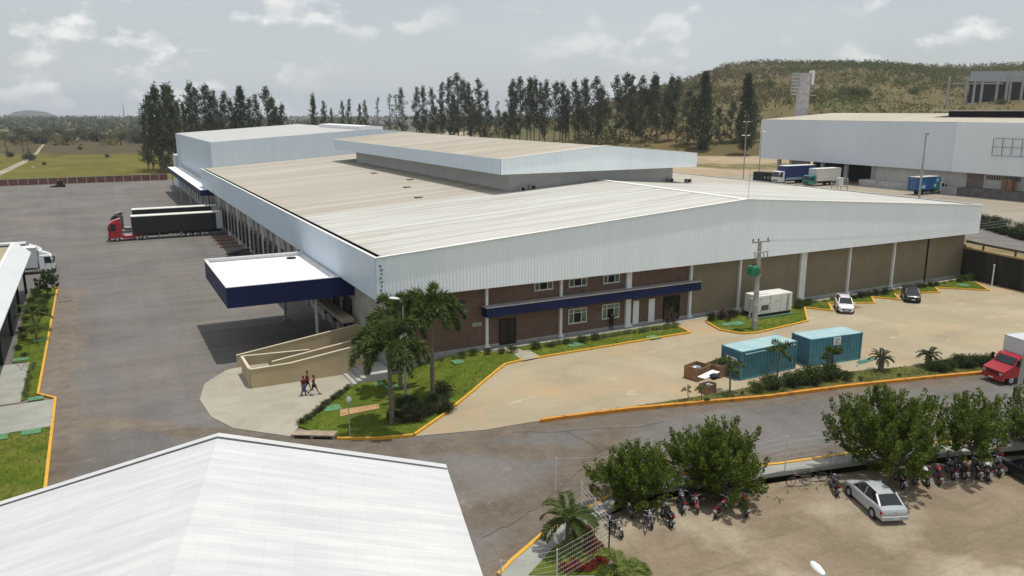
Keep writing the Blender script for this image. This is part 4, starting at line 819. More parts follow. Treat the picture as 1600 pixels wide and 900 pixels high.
# ================================================================ containers, generator, crates
TEAL = M('teal_container_paint', (.065, .205, .255), .6, .2, .7); TEALT = M('faded_teal_top', (.24, .40, .43), .75, .18, .5, col2=(.34, .46, .47))
def container(name, label, x, y, ang, ln, end_sign, side_sign, bar):
    t = thing(name, label, 'container', (x, y, .03), ang, 'teal containers on the concrete lot'); W, H = 2.44, 2.55
    def corr(axis, c, a0, a1, z0_, z1_, sgn):
        m2 = MB(); pts_ = []; n_ = max(4, int((a1-a0)/.36))
        for i in range(n_):
            u = a0+(a1-a0)*i/n_; q_ = (a1-a0)/n_; pts_ += [(u, 0), (u+q_*.36, 0), (u+q_*.5, -.05), (u+q_*.86, -.05)]
        pts_.append((a1, 0)); k2 = len(pts_)
        f = (lambda u, d_, z: (u, c+d_*sgn, z)) if axis == 'x' else (lambda u, d_, z: (c+d_*sgn, u, z))
        m2.add([f(u, d_, z0_) for u, d_ in pts_]+[f(u, d_, z1_) for u, d_ in pts_], [(i, i+1, i+1+k2, i+k2) for i in range(k2-1)]); return m2
    corr('x', .03, .12, ln-.12, .15, H-.13, -1).build('side_panel', TEAL, t); corr('x', W-.03, .12, ln-.12, .15, H-.13, 1).build('side_panel', TEAL, t)
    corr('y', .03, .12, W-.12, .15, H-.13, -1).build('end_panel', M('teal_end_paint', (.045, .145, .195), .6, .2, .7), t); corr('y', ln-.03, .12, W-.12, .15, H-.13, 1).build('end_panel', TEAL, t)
    mb = MB(); mb.box(.06, ln-.06, .06, W-.06, H-.06, H+.01); mb.build('roof', TEALT, t)
    mb = MB()
    for xx in (0, ln-.12):
        for yy in (0, W-.12): mb.box(xx, xx+.12, yy, yy+.12, 0, H)
    for yy in (0, W-.1): mb.box(.121, ln-.121, yy, yy+.1, 0, .14); mb.box(.121, ln-.121, yy, yy+.1, H-.12, H)
    for xx in (0, ln-.1): mb.box(xx, xx+.1, .121, W-.121, 0, .14); mb.box(xx, xx+.1, .121, W-.121, H-.12, H)
    mb.build('frame', TEAL, t)
    for xx in (-.01, ln-.15):
        for yy in (-.01, W-.15): mb = MB(); mb.box(xx, xx+.16, yy, yy+.16, H-.1, H+.025); mb.build('corner_casting', TEAL, t)
    if end_sign:
        mb = MB(); mb.box(-.05, -.01, .55, 1.75, 1.5, 1.85); s1 = mb.build('sign', WHITE, t)
        mb = MB(); [mb.box(-.056, -.051, .65+j*.2, .78+j*.2, 1.6, 1.74) for j in range(5)]; mb.build('sign_lettering', M('grey_letters', (.09, .10, .15)), s1)
    if side_sign:
        mb = MB(); mb.box(2.6, 3.45, -.05, -.015, 1.75, 2.45); s1 = mb.build('sign', WHITE, t)
        mb = MB(); [mb.box(2.7+.1*(j % 2), 3.35-.08*(j % 3), -.056, -.051, 1.84+j*.12, 1.89+j*.12) for j in range(5)]; mb.build('sign_lettering', M('grey_letters', (.09, .10, .15)), s1)
    if bar: mb = MB(); mb.box(.3, ln-.3, -.1, -.02, H-.3, H-.2); mb.build('awning_rail', TEALT, t)
a = at(1157, 595.6); b = at(1240, 577); ang = math.atan2(b.y-a.y, b.x-a.x)
container('shipping_container', 'left teal container with pale top, sign on its short end', a.x, a.y, ang, 6.7, True, False, True)
a = at(1263.5, 574); b = at(1343, 562); ang = math.atan2(b.y-a.y, b.x-a.x)
container('shipping_container', 'right teal container with a white notice on its long side', a.x, a.y, ang, 6.06, False, True, False)
p = at(1349, 563); mb = MB(); mb.bar((p.x-1.2, p.y-.5, .07), (p.x+1.2, p.y-.25, .07), .5, .07); mb.bar((p.x-.9, p.y-.3, .13), (p.x+1.0, p.y-.2, .13), .3, .05); mb.bar((p.x-2.2, p.y-1, .05), (p.x-.2, p.y-.25, .05), .1, .04)
tag(mb.build('plank_pile', M('green_boards', (.08, .20, .15), .8, .25, 2)), 'few green boards lying by the right container end', 'boards')
# generator
a = at(1183, 497.5, .15); b = at(1236, 489.5, .15); ang = math.atan2(b.y-a.y, b.x-a.x); gl = (b-a).length
gn = thing('generator', 'white boxed generator set with vertical black lettering on the lawn', 'generator', (a.x, a.y, .12), ang)
GW = M('generator_white', (.66, .66, .63), .5, .05, .8)
mb = MB(); mb.box(0, gl, 0, 2.1, .42, 2.5); mb.build('housing', GW, gn, bevel=.06)
mb = MB(); mb.box(.1, gl-.1, .05, 2.05, .12, .419); mb.build('skid', DARK, gn)
mb = MB(); mb.box(-.3, gl+.3, -.25, 2.4, 0, .12); mb.build('plinth', M('green_plinth', (.08, .17, .10), .9, .2, 2), gn)
mb = MB(); mb.box(.5, 1.55, -.03, -.004, .85, 1.45); lv = mb.build('louvre', M('louvre_grey', (.26, .26, .26), .7), gn)
mb = MB(); [mb.box(.52, 1.53, -.045, -.031, .88+j*.1, .92+j*.1) for j in range(6)]; mb.build('louvre_slat', DARK, lv)
mb = MB(); [mb.box(x_, x_+.025, -.012, -.003, .5, 2.4) for x_ in (1.85, 3.3)]; mb.build('door_seam', M('seam_grey', (.3, .3, .3)), gn)
for x_, zz in ((.35, 2.1), (.35, .75), (1.7, 2.2), (1.65, 1.5), (2.6, 1.65), (1.7, .9)): mb = MB(); mb.box(x_, x_+.1, -.03, -.003, zz, zz+.1); mb.build('latch', DARK, gn)
mb = MB(); mb.box(.7, 1.9, .5, 1.6, 2.51, 2.6); mb.build('roof_hatch', GW, gn)
cu = bpy.data.curves.new('words', 'FONT'); cu.body = 'STEMAC'; cu.size = .62; cu.extrude = .006; cu.space_character = 1.0; tmp = bpy.data.objects.new('t', cu); COL.objects.link(tmp)
me = bpy.data.meshes.new_from_object(tmp.evaluated_get(bpy.context.evaluated_depsgraph_get())); bpy.data.objects.remove(tmp); me.materials.append(DARK)
lo = link(me, 'lettering', gn); wdt = max(v.co.x for v in me.vertices); s_ = 1.85/wdt
lo.matrix_local = Matrix.Translation((gl-.45, -.012, .52)) @ Matrix.Rotation(math.pi/2, 4, 'X') @ Matrix.Rotation(math.pi/2, 4, 'Z') @ Matrix.Diagonal((s_, s_*1.05, 1, 1))
mb = MB(); mb.tube([(-.75, .4, 0), (-.75, .4, 2.3)], .12, 8); mb.tube([(-.75, .4, 2.25), (-.1, .4, 2.25)], .08, 6); mb.build('exhaust_duct', GREYW, gn)
# crates with rubbish
def crate(px, py, w_, d_, h_, label, rz, junk):
    p = at(px, py, .03); t = thing('wooden_crate', label, 'crate', (p.x, p.y, .03), rz, 'open wooden crates beside the containers')
    for (x0, x1, y0, y1) in ((-w_/2, w_/2, -d_/2, -d_/2+.05), (-w_/2, w_/2, d_/2-.05, d_/2), (-w_/2, -w_/2+.05, -d_/2+.051, d_/2-.051), (w_/2-.05, w_/2, -d_/2+.051, d_/2-.051)):
        mb = MB(); mb.box(x0, x1, y0, y1, 0, h_); mb.build('side_board', BROWNW, t)
    mb = MB(); mb.box(-w_/2+.05, w_/2-.05, -d_/2+.05, d_/2-.05, .02, h_*.55); mb.build('contents', M('crate_inside', (.10, .06, .035), .95, .3, 3), t)
    for k in range(4): mb = MB(); mb.box(-w_/2-.03, -w_/2+.05 if k % 2 else w_/2+.03, -d_/2-.02, -d_/2-.001, .1+k*h_/4, .16+k*h_/4) if k == 9 else mb.box(-w_/2-.02+k*w_/3.3, -w_/2+.06+k*w_/3.3, -d_/2-.03, -d_/2-.002, 0, h_+.02); mb.build('batten', BROWNW, t)
    for k in range(junk):
        rr = random.Random(k+int(px)); mb = MB(); mb.blob((rr.uniform(-.45, .45)*w_*.8, rr.uniform(-.45, .45)*d_*.8, h_*rr.uniform(.7, 1.0)), rr.uniform(.15, .3), rr.uniform(.12, .3), .12, k, 7, 4, .4)
        o_ = mb.build('rubbish_bag', [WHITE, M('blue_grey_scrap', (.25, .29, .36), .7, .2, 4), GREYW][k % 3]); o_.location = (p.x, p.y, 0); tag(o_, ['crumpled white scrap', 'crumpled blue grey scrap', 'crumpled grey scrap'][k % 3]+' piled in the crate '+('next to the sandy lot' if px < 1095 else 'nearest the orange kerb'), 'rubbish', 'scrap in the crates')
crate(1089, 590, 1.75, 1.5, 1.15, 'open brown crate filled with white and grey scrap', .25, 7)
crate(1124, 584, 2.2, 1.5, 1.05, 'darker brown crate half hidden behind the leaning palm', .25, 0)
crate(1105, 613, 1.1, .9, .75, 'small brown crate under the white board by the verge', .1, 2)
p = at(1112, 606, .03)
mb = MB(); mb.bar((p.x-.9, p.y+.3, .95), (p.x+1.3, p.y+1.0, 1.0), .75, .05); tag(mb.build('white_board', WHITE), 'white sheet board lying across the small crate', 'board')
mb = MB(); mb.blob((p.x+.25, p.y+.1, .95), .42, .36, .28, 4, 9, 5, .2); tag(mb.build('black_bag', BLACK, None, True), 'black plastic bag on the small crate', 'bag')
mb = MB(); mb.bar((p.x+1.4, p.y+1.5, .1), (p.x+3.6, p.y+2.5, .12), .18, .12); tag(mb.build('timber_beam', BROWNW), 'brown timber beam lying by the darker crate', 'beam')
# green manhole covers in the lawns, concrete slab in the palm lawn
MAN = M('green_manhole_paint', (.09, .22, .11), .8, .18, 2)
for k, (px, py, s) in enumerate(((518, 640, 1.2), (612, 606, .9), (694, 625, 1.1), (718, 567, 1.1), (898, 540, 1.3), (1020, 529, 1.1), (1152, 507, 1.3), (1135, 509, .9), (1505, 447, 1.2), (592, 602, .7))):
    p = ag(px, py, .13); mb = MB(); mb.box(p.x-s*.6, p.x+s*.6, p.y-s*.5, p.y+s*.5, p.z-.05, p.z+.035)
    tag(mb.build('manhole_cover', MAN), ['square green cover beside the apron hedge', 'green cover between the palms and the steps', 'green cover beside the dark shrub bed', 'green cover under the brick wall sign', 'green cover in the middle of the awning lawn', 'green cover near the right tip of the awning lawn', 'larger green cover left of the power pole', 'smaller green cover at the red leaved shrub', 'green cover in the far corner lawn', 'small green cover left of the tallest palm'][k], 'cover', 'green covers in the lawns')
for k, (x, y, s) in enumerate(((-6.9, 94, 1.3), (-8.2, 87.2, 1.3), (-6.3, 74.1, 1.1), (-8.4, 66, 1.5), (-6.2, 66.1, 1.3))):
    mb = MB(); mb.box(x-s/2, x+s/2, y-s*.4, y+s*.4, -1.15, -1.02)
    tag(mb.build('manhole_cover', MAN), ['green cover in the middle of the narrow left garden', 'green cover at the end of the pale left slab', 'green cover by the yellow kerb corner at left', 'left green cover at the edge of the lower left lawn', 'right green cover at the edge of the lower left lawn'][k], 'cover', 'green covers in the left garden')
p = ag(560, 643, .13); mb = MB(); mb.prism([(p.x-1.7, p.y-.7), (p.x+1.5, p.y-.9), (p.x+1.8, p.y+.35), (p.x-1.3, p.y+.7)], lambda x, y: gz(x, y)+.05, lambda x, y: gz(x, y)+.17); tag(mb.build('bare_soil', M('bare_orange_soil', (.36, .22, .11), .95, .2, 1.5)), kind='structure')
a, b = ag(458, 681), ag(525, 683); mb = MB(); mb.bar((a.x, a.y, -1.05), (b.x, b.y, -1.0), .9, .28); dr = tag(mb.build('drain_inlet', M('old_kerb_stone', (.30, .24, .18), .9, .2, 1.5)), 'weathered kerb inlet slab at the tip of the palm lawn', 'drain')
mb = MB(); d_ = (b-a).normalized(); nn = Vector((d_.y, -d_.x, 0))
for t0, t1 in ((.08, .45), (.52, .95)): u0 = a.lerp(b, t0)+nn*.46; u1 = a.lerp(b, t1)+nn*.46; mb.bar((u0.x, u0.y, -1.08), (u1.x, u1.y, -1.05), .03, .17)
mb.build('drain_slot', DARK, dr)
# mesh fences
def fence(pts, zb, h, label, post_h=None):
    t = thing('mesh_fence', label, 'fence', (pts[0][0], pts[0][1], zb), 0, 'white mesh fences round the parking'); o_ = Vector((pts[0][0], pts[0][1], 0))
    FW = M('fence_white', (.62, .62, .60), .6, .05)
    for i, (a, b) in enumerate(zip(pts[:-1], pts[1:])):
        a = Vector((a[0], a[1], 0))-o_; b = Vector((b[0], b[1], 0))-o_; d = b-a; n_ = int(d.length/.16); mb = MB()
        for k in range(1, n_): q = a+d*k/n_; mb.bar((q.x, q.y, .08), (q.x, q.y, h), .004)
        for k in range(7): z = .1+(h-.12)*k/6; mb.bar((a.x, a.y, z), (b.x, b.y, z), .008, .009)
        mb.build('mesh_panel', FW, t)
    for a in pts:
        a = Vector((a[0], a[1], 0))-o_; mb = MB(); mb.box(a.x-.028, a.x+.028, a.y-.028, a.y+.028, 0, (post_h or h)+.05); mb.build('post', FW, t)
f0 = ag(908, 808); f1 = ag(951, 868)
fence([(34.4, 33.38), (37.02, 33.33), (40.66, 32.7), (41.6, 32.4)], .1, 2.35, 'white mesh fence panel between the two groups of trees')
fence([f0.to_2d(), f0.lerp(f1, .5).to_2d(), f1.to_2d()], -.15, 1.9, 'white mesh fence side beside the red flowering shrubs')
e = at(785, 900, .1); fence([f1.to_2d(), at(870, 905, -.05).to_2d(), at(783, 925, -.1).to_2d()], -.2, 1.75, 'white mesh fence along the lower edge before the palm garden')
fence([ag(905, 800).to_2d()+Vector((-.3, 2.2)), ag(960, 768).to_2d()], .05, 2.1, 'white mesh fence end half hidden behind the left tree')

for k, (px, py, sx_, sy_, lab) in enumerate(((184, 457, .9, .5, 'small dark drain cover in the middle of the truck yard'), (102, 471, 1.6, .9, 'square worn cover in the yard beside the yellow kerb'), (331, 470, .8, .5, 'small drain cover left of the entrance canopy'), (1332, 481, 2.2, 1.1, 'rusty rectangular patch cover on the lot before the cars'))):
    q = ag(px, py); zz = q.z+(.03 if px > 1000 else 0); mb = MB(); mb.box(q.x-sx_/2, q.x+sx_/2, q.y-sy_/2, q.y+sy_/2, zz-.05, zz+.012); tag(mb.build('drain_cover', M('rusty_cover', (.10, .085, .06), .9, .2, 2) if k != 3 else M('rusty_patch', (.20, .14, .06), .9, .2, 2)), lab, 'cover')
# ================================================================ vehicles (local +x forward, origin on the ground)
def wheel(par, x, y, r, w, rimc=STEEL, name='wheel'):
    s = 1 if y > 0 else -1
    mb = MB(); mb.loft([[(x+rr*math.cos(a), y+yy, r+rr*math.sin(a)) for a in np.linspace(0, 2*math.pi, 20, endpoint=False)] for rr, yy in ((r*.6, -w/2), (r*.93, -w/2), (r, -w/4), (r, w/4), (r*.93, w/2), (r*.6, w/2))]); t_ = mb.build(name, BLACK, par, True)
    mb = MB(); mb.disc_y((x, y+s*(w/2-.03), r), r*.6, .07, 16); mb.disc_y((x, y+s*(w/2+.02), r), r*.22, .05, 10); mb.build('rim', rimc, t_)
    return t_
def plate(par, x, y, z, name='licence_plate', w=.42, nx=1):
    mb = MB(); mb.box(x-.012, x+.012, y-w/2, y+w/2, z-.07, z+.07); return mb.build(name, M('plate_grey', (.55, .55, .56), .5, .05), par)
def carpaint(name, col, metal=0., rough=.28): return M(name, col, rough, .03, .3, metal=metal, coat=.6, spec=.5)
def car(name, label, loc, rz, paint, kind='sedan', extra=None):
    t = thing(name, label, 'car', loc, rz)
    if kind == 'sedan':
        st_ = [(-2.26, .70, .44, .80), (-2.18, .80, .32, .93), (-1.75, .85, .22, .985), (-1.0, .865, .19, .965), (0, .87, .19, .945), (.8, .87, .19, .925), (1.3, .855, .2, .88), (1.85, .80, .24, .79), (2.12, .72, .3, .70), (2.2, .58, .38, .62)]
        gh = [(-1.80, .68, .70, .985), (-1.12, .73, .57, 1.40), (-.65, .75, .585, 1.46), (.15, .755, .59, 1.47), (.42, .75, .575, 1.43), (1.16, .72, .66, .93)]
        roof = [(-1.16, 1.39), (-.65, 1.465), (.15, 1.475), (.46, 1.425)]; wx = 1.33; wr = .31
    else:
        st_ = [(-2.12, .72, .45, .95), (-2.06, .80, .34, 1.02), (-1.7, .87, .25, 1.06), (-1.0, .885, .23, 1.04), (0, .89, .23, 1.02), (.75, .89, .23, 1.01), (1.2, .875, .24, .98), (1.8, .83, .27, .90), (2.08, .76, .33, .80), (2.15, .62, .4, .70)]
        gh = [(-2.08, .70, .66, 1.06), (-1.75, .74, .60, 1.50), (-.9, .77, .61, 1.60), (.05, .775, .61, 1.60), (.36, .77, .60, 1.55), (1.10, .74, .69, 1.02)]
        roof = [(-1.82, 1.49), (-.9, 1.605), (.05, 1.605), (.4, 1.545)]; wx = 1.3; wr = .335
    mb = MB(); rings = []
    for x, w_, zb, zt in st_:
        half = [(w_*.86, zb), (w_*.98, zb+.10), (w_, zb+(zt-zb)*.5), (w_*.985, zt-.09), (w_*.93, zt-.02), (w_*.7, zt), (w_*.3, zt+.012)]
        rings.append([(x, y, z) for y, z in half]+[(x, -y, z) for y, z in half[::-1]])
    mb.loft(rings); mb.build('body', paint, t, True)
    mb = MB(); mb.loft([[(x, -wb, z-.0 if abs(wb-wt) < .03 else gh[0][3]-.04), (x, wb, z if abs(wb-wt) < .03 else gh[0][3]-.04), (x, wt, z), (x, -wt, z)] for x, wb, wt, z in gh[:1]+gh[1:-1]+gh[-1:]]); gl = mb.build('windows', GLASS, t)
    mb = MB(); rings = []
    for x, z in roof:
        wt = float(np.interp(x, [g_[0] for g_ in gh], [g_[2] for g_ in gh]))
        rings.append([(x, -wt-.012, z-.05), (x, -wt*.8, z+.012), (x, 0, z+.03), (x, wt*.8, z+.012), (x, wt+.012, z-.05)])
    mb.loft(rings); mb.build('roof', paint, t, True)
    for s in (-1, 1):
        mb = MB()
        A = [(gh[1][0], gh[1][2]*s, gh[1][3]), (gh[0][0]+.02, gh[0][1]*s, gh[0][3]-.03)]
        B = [(gh[4][0], gh[4][2]*s, gh[4][3]), (gh[5][0]-.02, gh[5][1]*s, gh[5][3]-.03)]
        mb.bar((A[0][0], A[0][1]*1.01, A[0][2]), (A[1][0], A[1][1]*1.02, A[1][2]), .10, .10); mb.bar((B[0][0], B[0][1]*1.01, B[0][2]), (B[1][0], B[1][1]*1.02, B[1][2]), .08, .08)
        bx_ = -.25; mb.bar((bx_, .60*s, gh[3][3]-.04), (bx_+.03, .768*s, gh[0][3]-.05), .07, .05); mb.build('pillar', paint, t)
        mb = MB(); mb.blob((1.0, s*.93, gh[0][3]+.04), .09, .1, .075, 2, 8, 5, .03); mb.build('mirror', paint, t, True)
        for xx in (-wx, wx):
            mb = MB(); mb.disc_y((xx, s*(st_[4][1]-.035), wr+.01), wr*1.16, .07, 20); mb.build('wheel_arch', DARK, t)
            wheel(t, xx, s*(st_[4][1]-.09), wr, .19)
        mb = MB(); mb.loft([[(x_, s*y_, z_) for y_, z_ in ((a_, zc-hh), (b_, zc-hh*.7), (b_, zc+hh*.8), (a_, zc+hh))] for x_, a_, b_, zc, hh in ((st_[1][0]+.10, .62, st_[2][1]+.0, st_[1][3]-.20, .13), (st_[1][0]-.015, .55, .80, st_[1][3]-.20, .13))]); mb.build('tail_light', M('tail_red', (.40, .01, .02), .25, .1), t)
        mb = MB(); mb.loft([[(x_, s*y_, z_) for y_, z_ in ((a_, zc-.07), (b_, zc-.05), (b_, zc+.05), (a_, zc+.07))] for x_, a_, b_, zc in ((st_[-2][0]-.28, .52, .80, st_[-2][3]-.02), (st_[-2][0]+.03, .40, .70, st_[-2][3]-.10))]); mb.build('headlight', M('headlamp', (.35, .37, .4), .1, .1, spec=.8), t)
        for hx in (-.65, .25):
            mb = MB(); mb.box(hx, hx+.16, s*(.872) - .012, s*.872+.012, st_[4][3]-.12, st_[4][3]-.085); mb.build('door_handle', paint, t)
    xr = st_[0][0]; xf = st_[-1][0]
    mb = MB(); mb.box(xr-.05, xr+.35, -.80, .80, .30, .56) if kind == 'sedan' else mb.box(xr-.04, xr+.3, -.78, .78, .34, .6); mb.build('rear_bumper', paint, t, bevel=.05)
    plate(t, xr-.075, 0, .47)
    mb = MB(); mb.box(xf-.30, xf+.03, -.64, .64, .27, .45); mb.build('front_bumper', paint, t, bevel=.04)
    mb = MB(); mb.box(xf-.1, xf+.035, -.48, .48, .46, .6); mb.build('grille', DARK, t)
    mb = MB(); mb.box(xf-.1, xf+.045, -.42, .42, .3, .38); mb.build('lower_intake', DARK, t); plate(t, xf+.055, 0, .45)
    if kind == 'sedan':
        mb = MB(); mb.box(xr-.02, xr+.02, -.12, .12, .80, .835); mb.build('badge', CHROME, t)
    else:
        for s in (-1, 1): mb = MB(); mb.bar((-1.6, s*.56, 1.64), (-.1, s*.56, 1.64), .04); mb.build('roof_rail', paint, t)
    return t
def hd(dx, dy): return math.atan2(dy, dx)
car('parked_car', 'silver four door saloon parked on the dirt, tail towards the viewer', (39.25, 28.45, -.6), hd(.38, .92), carpaint('silver_paint', (.40, .42, .44), .12, .42))
car('parked_car', 'white crossover car parked nose out beside the zigzag lawn', (75.0, 60.85, .03), hd(-.68, -.73), carpaint('white_car_paint', (.74, .74, .75)), 'suv')
car('parked_car', 'black car parked nose out beside the far zigzag lawn', (86.45, 60.7, .03), hd(-.72, -.69), carpaint('black_car_paint', (.012, .012, .014)), 'suv')
p = at(1614, 752, -.6); car('parked_car', 'black car cut by the right frame edge on the dirt', (p.x, p.y, -.6), hd(.3, .95), carpaint('black_car_paint', (.012, .012, .014)), 'sedan')
def truck(label, loc, rz, cabc, L_, boxspec, cab='over', H=2.9, wheels=((-1.2,), ()), W=2.4, r=.48, group=None, chassis=None, skirt=None, decal=None, deflector=None, cl=1.95):
    """boxspec = (x0, x1, z0, z1, side material, roof material, front material)"""
    t = thing('truck' if cab != 'semi' else 'articulated_lorry', label, 'truck', loc, rz, group); w = W/2
    if cab == 'bonnet':
        prof = [(0, .62), (.02, 1.18), (-.25, 1.32), (-1.02, 1.62), (-1.52, H-.12), (-1.72, H), (-2.75, H), (-2.85, H-.1), (-2.85, .62)]; ws = ((-1.06, 1.68), (-1.47, H-.2)); sx = (-1.55, -2.4); sz = (1.6, H-.22)
    else:
        prof = [(0, .55), (.05, 1.3), (-.02, H*.56), (-.28, H-.16), (-.5, H), (-cl+.15, H), (-cl, H-.12), (-cl, .75)]; ws = ((-.015, H*.57), (-.255, H-.22)); sx = (-.42, -1.25); sz = (H*.56, H-.26)
    mb = MB()
    def sec(y, k): return [(x if k == 1 else (x-.06 if x > -.6 else x), y, z if z < H-.05 else z-(.05 if k < 1 else 0)) for x, z in prof]
    mb.loft([sec(-w, .9), sec(-w+.12, 1), sec(w-.12, 1), sec(w, .9)]); mb.build('cab', cabc, t, True)
    (x0, z0_), (x1, z1_) = ws; e = .05
    mb = MB(); mb.add([(x0+e, -w*.90, z0_), (x0+e, w*.90, z0_), (x1+e, w*.84, z1_), (x1+e, -w*.84, z1_), (x0-.03, -w*.90, z0_), (x0-.03, w*.90, z0_), (x1-.03, w*.84, z1_), (x1-.03, -w*.84, z1_)], [(0, 1, 2, 3), (0, 4, 5, 1), (1, 5, 6, 2), (2, 6, 7, 3), (3, 7, 4, 0)]); mb.build('windscreen', GLASS, t)
    for s in (-1, 1):
        mb = MB(); y = s*(w+.008); mb.add([(sx[0]+.16, y, sz[0]), (sx[1], y, sz[0]), (sx[1], y, sz[1]), (sx[0]-.06, y, sz[1])], [(0, 1, 2, 3)]); mb.build('side_window', GLASS, t)
        mb = MB(); mb.box(sx[0]+.28, sx[0]+.46, s*(w+.22)-.1, s*(w+.22)+.1, sz[0]+.05, sz[0]+.6); mb.bar((sx[0]+.2, s*w, sz[0]+.5), (sx[0]+.36, s*(w+.2), sz[0]+.5), .04); mb.build('mirror', DARK, t)
        mb = MB(); mb.box(-.02, .075, s*w*.78-.16, s*w*.78+.16, .72, .92) if cab != 'bonnet' else mb.disc_y((.0, s*w*.78, .95), .001, .001, 6); 
        if cab == 'bonnet': mb = MB(); mb.box(.0, .05, s*w*.78-.13, s*w*.78+.13, .86, 1.06)
        mb.build('headlight', M('headlamp', (.35, .37, .4), .1, .1, spec=.8), t)
        mb = MB(); mb.box(sx[1]-.02, sx[1]+.0, s*(w+.006)-.004, s*(w+.006)+.004, .8, sz[1]); mb.box(sx[1]+.05, sx[1]+.22, s*(w+.02)-.012, s*(w+.02)+.012, sz[0]-.16, sz[0]-.12); mb.build('door_seam', DARK, t)
    mb = MB(); mb.box(-.25, .12, -w, w, .38, .66); mb.build('bumper', cabc if cab == 'bonnet' else DARK, t, bevel=.05); plate(t, .135, 0, .52)
    mb = MB(); mb.box(0, .062, -w*.6, w*.6, .82, 1.22 if cab != 'bonnet' else 1.1); gr = mb.build('grille', DARK, t)
    mb = MB(); [mb.box(.063, .072, -w*.55, w*.55, .86+k*.085, .885+k*.085) for k in range(4 if cab != 'bonnet' else 3)]; mb.build('grille_bar', cabc, gr)
    xe = chassis or L_
    for s in (-1, 1): mb = MB(); mb.box(-xe+.3, -.4, s*.42-.06, s*.42+.06, .62, .86); mb.build('chassis_rail', DARK, t)
    for x in wheels[0]: [wheel(t, x, s*(w-.17), r, .3) for s in (-1, 1)]
    for x in wheels[1]: [wheel(t, x, s*(w-.27), r, .5) for s in (-1, 1)]
    for s in (-1, 1):
        mb = MB(); mb.box(-cl-.05, -cl-.9, s*(w-.3)-.25, s*(w-.3)+.25, .5, .95); mb.build('fuel_tank', STEEL if cabc is not WHITE else DARK, t, bevel=.06)
    if boxspec:
        x0, x1, z0_, z1_, ms, mr, mf = boxspec; bw = W/2+.08
        for s in (-1, 1): mb = MB(); mb.box(x0, x1, s*bw-.03, s*bw+.03, z0_, z1_); mb.build('side_panel', ms, t)
        mb = MB(); mb.box(x0+.01, x1-.01, -bw+.035, bw-.035, z1_-.09, z1_-.01); mb.build('roof_panel', mr, t)
        mb = MB(); mb.box(x1-.06, x1, -bw+.031, bw-.031, z0_, z1_-.095); mb.build('front_panel', mf, t)
        mb = MB(); mb.box(x0, x0+.06, -bw+.031, bw-.031, z0_, z1_-.095); dr_ = mb.build('rear_door', mf, t)
        mb = MB(); [mb.box(x0-.04, x0-.005, y-.02, y+.02, z0_+.1, z1_-.2) for y in (-.5, -.2, .2, .5)]; mb.build('door_bar', STEEL, dr_)
        for s in (-1, 1): mb = MB(); mb.box(x0, x1, s*bw-.045, s*bw+.045, z1_-.1, z1_+.015); mb.build('top_rail', mr, t)
        mb = MB(); mb.box(x0+.05, x1-.05, -bw+.05, bw-.05, z0_-.14, z0_-.002); mb.build('box_floor', DARK, t)
        if skirt:
            for s in (-1, 1): mb = MB(); mb.box(x0+.3, x1-.2, s*(bw+.035)-.015, s*(bw+.035)+.015, z0_-.25, z0_+.35); mb.build('side_skirt', skirt, t)
        if decal: decal(t, x0, x1, bw, z0_, z1_)
    if deflector: mb = MB(); mb.prism([(-cl+.05, -w*.8), (-.55, -w*.6), (-.55, w*.6), (-cl+.05, w*.8)], H, lambda x, y: H+.12+(.55 if x < -1 else 0)); mb.build('roof_deflector', deflector, t)
    return t
RED = carpaint('red_truck_paint', (.34, .006, .012)); CURT = M('black_curtain', (.016, .016, .015), .75, .2, .6); WHT = carpaint('white_truck_paint', (.70, .71, .72)); GBOX = M('grey_white_box', (.50, .52, .54), .55, .06, .7)
def semi(label, x, y, z, cabc, stripe=None):
    t = truck(label, (x, y, z), math.pi, cabc, 19.8, (-20.0, -3.95, 1.25, 4.5, CURT, M('trailer_roof_white', (.66, .65, .60), .6, .1), GBOX), 'semi', 3.55, ((-1.35, -13.6, -14.9, -16.2), (-4.7, -6.0)), 2.5, .5, 'articulated lorries backed up to the docks', 20, None, None, cabc, 2.25)
    mb = MB(); mb.box(-6.6, -2.3, -1.2, 1.2, .75, .98); mb.build('fifth_wheel_deck', cabc, t)
    for s in (-1, 1):
        mb = MB(); mb.box(-4.2, -2.35, s*1.05-.18, s*1.05+.18, .45, .95); mb.build('side_fairing', cabc, t)
        mb = MB(); mb.box(-5.45, -4.0, s*1.1-.2, s*1.1+.2, 1.02, 1.12); mb.build('mudguard', cabc, t)
        mb = MB(); mb.box(-20.02, -18.85, s*1.365-.02, s*1.365+.02, 1.3, 4.35); mb.build('rear_side_panel', GBOX, t)
        mb = MB(); mb.bar((-8.6, s*.8, .05), (-8.6, s*.8, 1.2), .14); mb.build('landing_leg', STEEL, t)
        for j in range(4): mb = MB(); mb.box(-12.6+j*1.0, -12.2+j*1.0, s*1.2-.05, s*1.2+.05, .6, 1.1) if j < 1 else mb.bar((-9.2-j*.9, s*1.22, .75), (-9.9-j*.9, s*1.22, .75), .06, .3); mb.build('side_guard', STEEL, t)
    return t
semi('red cab lorry with black curtain trailer nearer the viewer at the docks', 1.1, 163.45, -1.2, RED)
semi('grey cab lorry with black trailer parked behind the red one', 1.8, 174.8, -1.2, carpaint('grey_red_cab', (.10, .075, .08)))
truck('white box truck facing right behind the left shed roof', (-6.7, 135.7, -1.2), 0, WHT, 8.6, (-8.8, -2.15, 1.0, 4.0, GBOX, WHITE, GBOX), 'over', 2.75, ((-1.25,), (-6.4,)), 2.2, .46, 'white trucks at the left edge', deflector=WHT)
